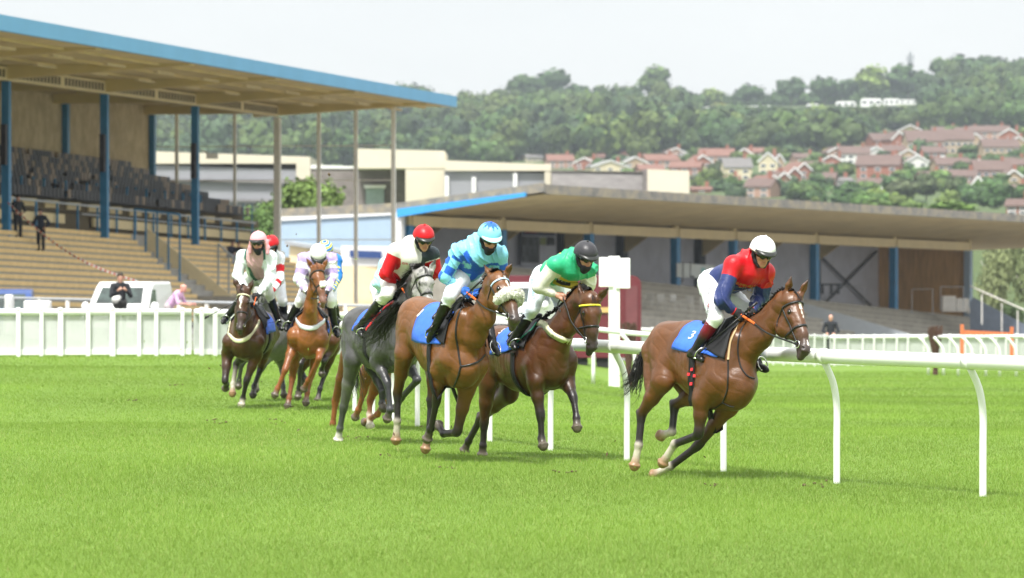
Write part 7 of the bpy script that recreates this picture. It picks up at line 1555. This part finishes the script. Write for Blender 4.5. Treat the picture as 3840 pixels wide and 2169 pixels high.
        V.build('twigs', M_twig, g); mb = MB(); mb.tube([p, p + (0, 0, h * .4)], .05, 8); mb.build('stake', M_bark, g)
    g = thing('orange_barrier', 'orange plastic barrier behind the far rail', 'barrier', D(2483, 880, 150)); M_or = mat('orange plastic', (.62, .17, .07), rough=.6, var=.05); mb = MB(); a, b = D(2420, 845, 148), D(2545, 851, 148); mb.prism([a, b, b + (0, 0, .20), a + (0, 0, .20)], (0, .08, 0)); mb.build('panel', M_or, g)
    for p in (a, b): mb = MB(); mb.box(p + (0, 0, -.35), (.06, 0, 0), (0, .06, 0), (0, 0, .75)); mb.build('leg', M_or, g)
    # ---- maroon trailer
    M_mar = mat('maroon paint', (.14, .022, .034), rough=.35, var=.06, coat=.3); M_tyre = mat('tyre rubber', (.02, .02, .02), rough=.8); M_gold = mat('gold stripe', (.62, .42, .16), rough=.5)
    a = D(1260, 693, 143); b = D(1614, 697, 140); g = thing('catering_trailer', 'maroon trailer with rounded corner and gold stripe in front of the low stand', 'trailer', G(b[0] - 2, 141)); zb = float(gz(b[0], 141)); zt = a[2]; mb = MB(); pr = []
    for k in range(7): q = math.pi / 2 * k / 6; pr.append((b[0] - .3 + .3 * math.sin(q), zt - .3 + .3 * math.cos(q)))
    pr = [(a[0], zb + .45), (a[0], zt)] + pr + [(b[0], zb + .45)]; mb.prism([(x, 140.5, z) for x, z in pr], (0, 2.1, 0)); mb.build('body', M_mar, g)
    x1 = b[0]; mb = MB(); mb.abox(a[0] + .3, x1 - 2.3, 140.44, 140.49, D(0, 730, 140)[2], D(0, 712, 140)[2]); mb.build('white_panel', M_wht, g); mb = MB(); mb.abox(a[0] + .3, x1 - .9, 140.44, 140.49, D(0, 787, 140)[2], D(0, 774, 140)[2]); mb.build('stripe', M_gold, g)
    mb = MB(); mb.abox(x1 - .52, x1 - .12, 140.44, 140.495, zb + .7, zt - .35); mb.build('vent_grille', mat('dull maroon slats', (.16, .05, .06), rough=.8), g)
    for q in (1.2, 2.1): mb = MB(); mb.tube([(x1 - q, 140.6, zb + .32), (x1 - q, 140.9, zb + .32)], .32, 16); mb.build('wheel', M_tyre, g)
    # ---- white van
    M_van = mat('white van paint', (.80, .80, .80), rough=.25, var=.02, coat=.5); M_glass = mat('car glass', (.015, .025, .022), rough=.08, var=.3, scale=1, c2=(.05, .08, .07), spec=.8)
    def van(lb, p, hd, L=4.3, Wd=1.75, H_=1.82, name='van', cat='van', M_v=None):
        a = math.radians(hd); f = np.array([math.cos(a), math.sin(a), 0]); l = np.array([-f[1], f[0], 0]); z = np.array([0, 0, 1.0]); g = thing(name, lb, cat, p); p = np.array(p, float); q = lambda x, y, zz: p + f * x + l * y + z * zz
        prof = [(2.15, .35), (2.18, .75), (2.05, .98), (1.25, 1.12), (.55, 1.70), (.25, H_), (-2.0, H_), (-2.12, 1.6), (-2.15, .35)]; mb = MB(); n = len(prof)
        vs = []; 
        for y, tap in ((-Wd / 2, 0), (-Wd / 2 + .05, .0), (Wd / 2 - .05, 0), (Wd / 2, 0)):
            for (x, zz) in prof: k = 1 if abs(y) > Wd / 2 - .01 else 0; ty = y * (1 - .10 * max(0, zz - 1.0)); vs.append(q(x - (.05 * k * np.sign(x)), ty, zz - .04 * k * (zz > 1.5)))
        fs = [tuple(range(n)), tuple(3 * n + i for i in range(n))[::-1]]
        for r_ in range(3):
            for i in range(n): j = (i + 1) % n; fs.append((r_ * n + i, r_ * n + n + i, r_ * n + n + j, r_ * n + j))
        mb.add(vs, fs); mb.build('body', M_v or M_van, g, bevel=.03)
        w = lambda pts, nm, m_, off=.015: (lambda b_: b_.build(nm, m_, g))((lambda b_: (b_.prism([np.array(x) for x in pts], off * z if nm == 'windscreen' else off * l), b_)[1])(MB()))
        mb = MB(); k = .012; mb.add([q(1.22 + k, -.68, 1.16), q(1.22 + k, .68, 1.16), q(.60 + k, .60, 1.67), q(.60 + k, -.60, 1.67)], [(0, 1, 2, 3)]); o = mb.build('windscreen', M_glass, g); o.modifiers.new('t', 'SOLIDIFY').thickness = .03
        for s in (-1, 1):
            y0 = s * (Wd / 2 + .006); yt = lambda zz: y0 * (1 - .10 * max(0, zz - 1.0)); mb = MB(); mb.add([q(.98, yt(1.15), 1.15), q(.1, yt(1.15), 1.15), q(.1, yt(1.6), 1.60), q(.5, yt(1.6), 1.60)], [(0, 1, 2, 3)]); o = mb.build('side_window', M_glass, g); o.modifiers.new('t', 'SOLIDIFY').thickness = .02
            mb = MB(); mb.ball(q(.98, s * (Wd / 2 + .13), 1.12), .12, 6, sc=(1, 1, 1.2)); mb.build('wing_mirror', M_van, g, True)
            mb = MB(); mb.ball(q(2.08, s * .62, .80), .13, 6); mb.build('headlight', M_glass, g, True)
            for x in (1.35, -1.35): mb = MB(); mb.tube([q(x, s * (Wd / 2 - .2), .31), q(x, s * (Wd / 2 + .01), .31)], .31, 18); wh = mb.build('wheel', M_tyre, g); mb = MB(); mb.tube([q(x, s * (Wd / 2), .31), q(x, s * (Wd / 2 + .03), .31)], .18, 12); mb.build('rim', M_metal, wh)
        mb = MB(); mb.box(q(2.17, 0, .45), f * .03, l * .75, z * .10); mb.build('bumper', M_seat, g)
    vp = G(*D(322, 760, 119)[:2]); vp[2] = D(0, 707, 119)[2] - 1.85; van('white panel van parked below the terrace steps', vp, 262)
    vp = G(*D(1322, 760, 132)[:2]); vp[2] = D(0, 712, 132)[2] - 1.82; van('white van half hidden behind the sheepskin noseband', vp, 250)
    vp = G(*D(18, 790, 135)[:2]); vp[2] = D(0, 728, 135)[2] - 1.82; van('dark blue van at the left edge behind the fence', vp, 275, M_v=mat('dark blue paint', (.02, .06, .22), rough=.4, coat=.4))
    for k, (x, y, w, h, lb) in enumerate([(92, 757, 66, 30, 'white low cabinet beside the blue van'), (20, 742, 18, 40, 'white upright drum at the left edge')]):
        p = D(x, y, 128); s = 128 / 10500; g = thing('cabinet', lb, 'cabinet', p - (0, 0, h * s)); mb = MB(); mb.abox(p[0] - w * s / 2, p[0] + w * s / 2, 128, 128.6, p[2] - 1.2, p[2]); mb.build('case', M_trim, g, bevel=.05); mb = MB(); mb.abox(p[0] - w * s / 2 + .04, p[0] + w * s / 2 - .04, 127.97, 127.995, p[2] - .5, p[2] - .12); mb.build('door_panel', M_net, g)
    # inner track rail of galvanised tube in front of terraces
    g = thing('crowd_rail', 'grey steel crowd rail at the foot of the terrace steps', 'rail', D(250, 775, 126)); mb = MB(); mb.tube([D(-60, 748, 132), D(940, 770, 126)], .04, 8); mb.build('rail_tube', M_gal, g)
    for x in range(-40, 940, 70): mb = MB(); q = D(x, 745 + (x + 60) * .022, 132 - (x + 60) * .006); mb.tube([q, q - (0, 0, 1.2)], .07, 8); mb.build('post', M_gsteel, g)
# ---- spectators
def bperson(lb, p, h, hd, pose, cloth, legs, skin=(.50, .28, .2), hair=(.05, .03, .02), group='people near the stands'):
    k = h / 1.75; a = math.radians(hd); f = np.array([math.cos(a), math.sin(a), 0]); l = np.array([-f[1], f[0], 0]); z = np.array([0, 0, 1.0]); p = np.array(p, float); q = lambda x, y, zz: p + (f * x + l * y + z * zz) * k
    r_ = thing('person', lb, 'person', p, group); sk = np.array(skin); J_ = {}
    if pose == 'sit': hip, kn, an, ch, hd_, zz = (0, .46), (.42, .50), (.48, .08), (.12, .85), (.26, 1.12), 0
    elif pose == 'lean': hip, kn, an, ch, hd_ = (0, .95), (.04, .50), (0, .08), (.30, 1.30), (.48, 1.50)
    else: hip, kn, an, ch, hd_ = (0, .95), (.02, .50), (0, .08), (.0, 1.38), (.03, 1.62)
    arms = dict(stand=[(.06, .30, 1.12), (.16, .16, 1.02)], lean=[(.42, .26, 1.05), (.72, .22, 1.02)], sit=[(.20, .26, .66), (.42, .14, .56)], photo=[(.14, .26, 1.14), (.34, .10, 1.30)], hips=[(-.05, .36, 1.14), (.05, .22, .98)])[pose if pose != 'sit' else 'sit']
    base_pose = pose
    g = SDF(.012); hc = q(hd_[0], 0, hd_[1]); head_sdf(g, hc, f * math.cos(.2) - z * math.sin(.2), l, z * math.cos(.2) + f * math.sin(.2), k, False, sk); g.cap(hc - z * .06 * k, q(ch[0], 0, ch[1] + .08), .05 * k, .06 * k, .03, sk, sk)
    g.cap(q(ch[0], 0, ch[1] - .05), q(hip[0], 0, hip[1]), .12 * k, .12 * k, .04, sk, sk, flat=f, fs=1.2)
    c = SDF(.014); lg = SDF(.014); cc = np.array(cloth, float); lc = np.array(legs, float)
    c.cap(q(ch[0], 0, ch[1] - .02), q(hip[0], 0, hip[1] + .02), .155 * k, .15 * k, .05, cc, cc, flat=f, fs=1.35)
    for s in (-1, 1):
        sh = q(ch[0], s * .19, ch[1] + .02); el = q(arms[0][0] + (ch[0] if pose == 'sit' else 0), s * arms[0][1], arms[0][2]); wr = q(arms[1][0] + (ch[0] if pose == 'sit' else 0), s * arms[1][1], arms[1][2])
        g.cap(sh, el, .045 * k, .036 * k, .02, sk, sk); g.cap(el, wr, .036 * k, .026 * k, .015, sk, sk); hand_sdf(g, wr, nrm(wr - el), l * s * .3 - z, sk, k)
        c.cap(q(ch[0], 0, ch[1] + .05), sh, .08 * k, .078 * k, .05, cc, cc); c.cap(sh, el, .072 * k, .055 * k, .02, cc, cc)
        if lb.find('pink') < 0: c.cap(el, el * .2 + wr * .8, .052 * k, .04 * k, .02, cc, cc)
        hp = q(hip[0], s * .09, hip[1]); kn_ = q(kn[0], s * .11, kn[1]); an_ = q(an[0], s * .11, an[1]); to = q(an[0] + .16, s * .12, .05)
        g.cap(hp, kn_, .07 * k, .05 * k, .02, sk, sk); g.cap(kn_, an_, .048 * k, .034 * k, .02, sk, sk)
        lg.cap(q(hip[0], 0, hip[1]), hp, .12 * k, .11 * k, .04, lc, lc); lg.cap(hp, kn_, .10 * k, .078 * k, .025, lc, lc); lg.cap(kn_, an_, .076 * k, .062 * k, .02, lc, lc)
        b = SDF(.012); b.cap(an_ - f * .03 * k, to, .048 * k, .036 * k, .01, (.02, .02, .02)); b.build('shoe', M_boot, r_)
    g.build('body', M_skin, r_); c.build('top', M_cloth2, r_, None, lambda V: .006 * wob(V, 20, 3, 2)); lg.build('trousers', M_cloth2, r_, None, lambda V: .006 * wob(V, 18, 4, 2))
    if hair is not None:
        hh = SDF(.012); hcc = np.array(hair, float); hh.cap(hc + (z * .05 - f * .03) * k, hc + (z * .062 + f * .02) * k, .090 * k, .083 * k, .02, hcc, hcc); hh.cap(hc + (-f * .05 - z * .01) * k, hc + (-f * .05 + z * .03) * k, .07 * k, None, .02, hcc, hcc); hh.build('hair', M_cloth2, r_)
    return r_
if ONLY != 'h':
    BK = (.012, .013, .018)
    p = S1(-.5, 1.5, 0); 
    def on_terr(x, yfoot, s):    # foot on a terrace step: solve t for pixel x at offset s
        u = (x - 1288) / 10500; t = (-21.2 + s - u * (175 - .21 * s)) / (u - .21); return t
    for x, yh, yf, s, lb, c1, pose, hd in ((45, 483, 587, .2, 'person in black with pale cup standing left on the terrace', BK, 'stand', -60), (103, 503, 618, .9, 'person in navy with hand on hip standing on the terrace', (.016, .022, .045), 'hips', 250)):
        t = on_terr(x, yf, s); q = S1(t, s, 0); k = math.floor((s + .5) / .31); q[2] = 3.72 - k * .275 - .018 * t; bperson(lb, q, 1.80, hd, pose, c1, BK, hair=(.03, .02, .02))
    for x, s, lb, c1, lc, hd in ((578, 1.0, 'person in dark top and pale jeans sitting on the terrace', (.015, .018, .04), (.35, .40, .55), -50), (603, .8, 'person in black sitting further up on the right terrace', BK, BK, -100)):
        t = on_terr(x, 0, s); q = S1(t, s, 0); k = math.floor((s + .5) / .31); q[2] = 3.72 - k * .275 - .018 * t - .05; bperson(lb, q, 1.65, hd, 'sit', c1, lc)
    q = D(302, 690, 113); q[2] = q[2] - 1.75; bperson('photographer in black standing in front of the white van', q, 1.78, -75, 'photo', BK, (.03, .03, .03), hair=(.04, .03, .02))
    M_lens = mat('white lens barrel', (.75, .75, .73), rough=.4); g = thing('camera', 'long white telephoto lens on a black camera held by the photographer', 'camera', q + (0, -.5, 1.1)); c0 = q + (.02, -.42, 1.12); mb = MB(); mb.tube([c0, c0 + (-.08, -.38, -.06)], [.06, .10], 14); mb.build('lens', M_lens, g, True); mb = MB(); mb.box(c0 + (0, .05, 0), (.07, 0, 0), (0, .04, 0), (0, 0, .05)); mb.build('camera_body', M_seat, g, bevel=.01)
    q = D(425, 730, 112); q[2] = q[2] - 1.28; bperson('person in pink shirt leaning forward on the crowd rail', q, 1.55, -20, 'lean', (.62, .38, .60), (.45, .40, .42), skin=(.62, .3, .24), hair=None)
    q = D(2090, 798, 157); q[2] -= 1.62; bperson('bald person in dark jacket behind the far fence', q, 1.72, -100, 'stand', (.02, .022, .03), BK, skin=(.65, .36, .28), hair=None)
    # red and white tape over the steps
    g = thing('barrier_tape', 'red and white tape strung diagonally over the terrace steps', 'tape', D(250, 650, 165)); mr_, mw_ = mat('tape red', (.65, .12, .10), rough=.5), M_wht
    a, b = D(20, 510, 168), D(345, 708, 150); n = 60
    for nm in ('ribbon',):
        mb = MB()
        for i in range(n):
            s0, s1 = i / n, (i + 1) / n; f = lambda s: a * (1 - s) + b * s - (0, 0, .5 * math.sin(math.pi * s)); mb.beam(f(s0), f(s1), .01, .07, m=i % 2)
        mb.build(nm, [mr_, mw_], g)
# ============================================================ air
if True:
    mb = MB(); mb.abox(-1100, 1500, -40, 3300, -70, 330); m = bpy.data.materials.new('air'); m.use_nodes = True; N = m.node_tree.nodes; L = m.node_tree.links
    N.remove(N['Principled BSDF']); v = N.new('ShaderNodeVolumePrincipled'); v.inputs['Color'].default_value = (.82, .91, 1.0, 1); v.inputs['Density'].default_value = .00013; v.inputs['Anisotropy'].default_value = .2
    L.new(v.outputs[0], N['Material Output'].inputs['Volume']); o = mb.build('haze', m); setp(o, kind='stuff', label='thin pale haze over the far hillside', cat='haze')
# ============================================================ light and sky
w = bpy.data.worlds.new('World'); SC.world = w; w.use_nodes = True; nt = w.node_tree; N = nt.nodes; L = nt.links
bg = N['Background']; sky = N.new('ShaderNodeTexSky'); sky.sky_type = 'NISHITA'; sky.sun_disc = False
SUN_EL, SUN_AZ = 58, 196          # azimuth: compass-style, behind and to the left of the photographer
sky.sun_elevation = math.radians(SUN_EL); sky.sun_rotation = math.radians(SUN_AZ); sky.air_density = 1.0; sky.dust_density = 3.0
hs = N.new('ShaderNodeHueSaturation'); hs.inputs['Saturation'].default_value = .08; L.new(sky.outputs['Color'], hs.inputs['Color'])
tc = N.new('ShaderNodeTexCoord'); mp = N.new('ShaderNodeMapping'); mp.inputs['Scale'].default_value = (1, 1, 3.5); L.new(tc.outputs['Generated'], mp.inputs['Vector'])
cl = N.new('ShaderNodeTexNoise'); cl.inputs['Scale'].default_value = 5; cl.inputs['Detail'].default_value = 5; L.new(mp.outputs['Vector'], cl.inputs['Vector'])
cr = N.new('ShaderNodeValToRGB'); cr.color_ramp.elements[0].position = .3; cr.color_ramp.elements[0].color = (15.2, 15.6, 15.5, 1); cr.color_ramp.elements[1].position = .7; cr.color_ramp.elements[1].color = (17.0, 17.2, 16.9, 1)
L.new(cl.outputs['Fac'], cr.inputs['Fac'])
mx = N.new('ShaderNodeMix'); mx.data_type = 'RGBA'; mx.inputs[0].default_value = .88; L.new(hs.outputs['Color'], mx.inputs[6]); L.new(cr.outputs['Color'], mx.inputs[7])
sx = N.new('ShaderNodeSeparateXYZ'); L.new(tc.outputs['Generated'], sx.inputs[0])   # overcast: the zenith is about three times as bright as the horizon
gm = N.new('ShaderNodeMapRange'); gm.inputs['From Min'].default_value = 0; gm.inputs['From Max'].default_value = 1; gm.inputs['To Min'].default_value = .49; gm.inputs['To Max'].default_value = 1.1; L.new(sx.outputs['Z'], gm.inputs['Value'])
vm = N.new('ShaderNodeVectorMath'); vm.operation = 'SCALE'; L.new(mx.outputs[2], vm.inputs[0]); L.new(gm.outputs['Result'], vm.inputs['Scale'])
L.new(vm.outputs['Vector'], bg.inputs['Color']); bg.inputs['Strength'].default_value = .053
sl = bpy.data.lights.new('sun', 'SUN'); so = bpy.data.objects.new('sun', sl); COL.objects.link(so); sl.energy = 2.6; sl.angle = math.radians(8); sl.color = (1, .97, .92)
a = math.radians(SUN_AZ); e = math.radians(SUN_EL)
sd = Vector((math.sin(a) * math.cos(e), math.cos(a) * math.cos(e), math.sin(e)))
so.rotation_euler = sd.to_track_quat('Z', 'Y').to_euler()
SC.view_settings.view_transform = 'Standard'; SC.view_settings.look = 'None'; SC.view_settings.exposure = 1.22; SC.view_settings.gamma = 1
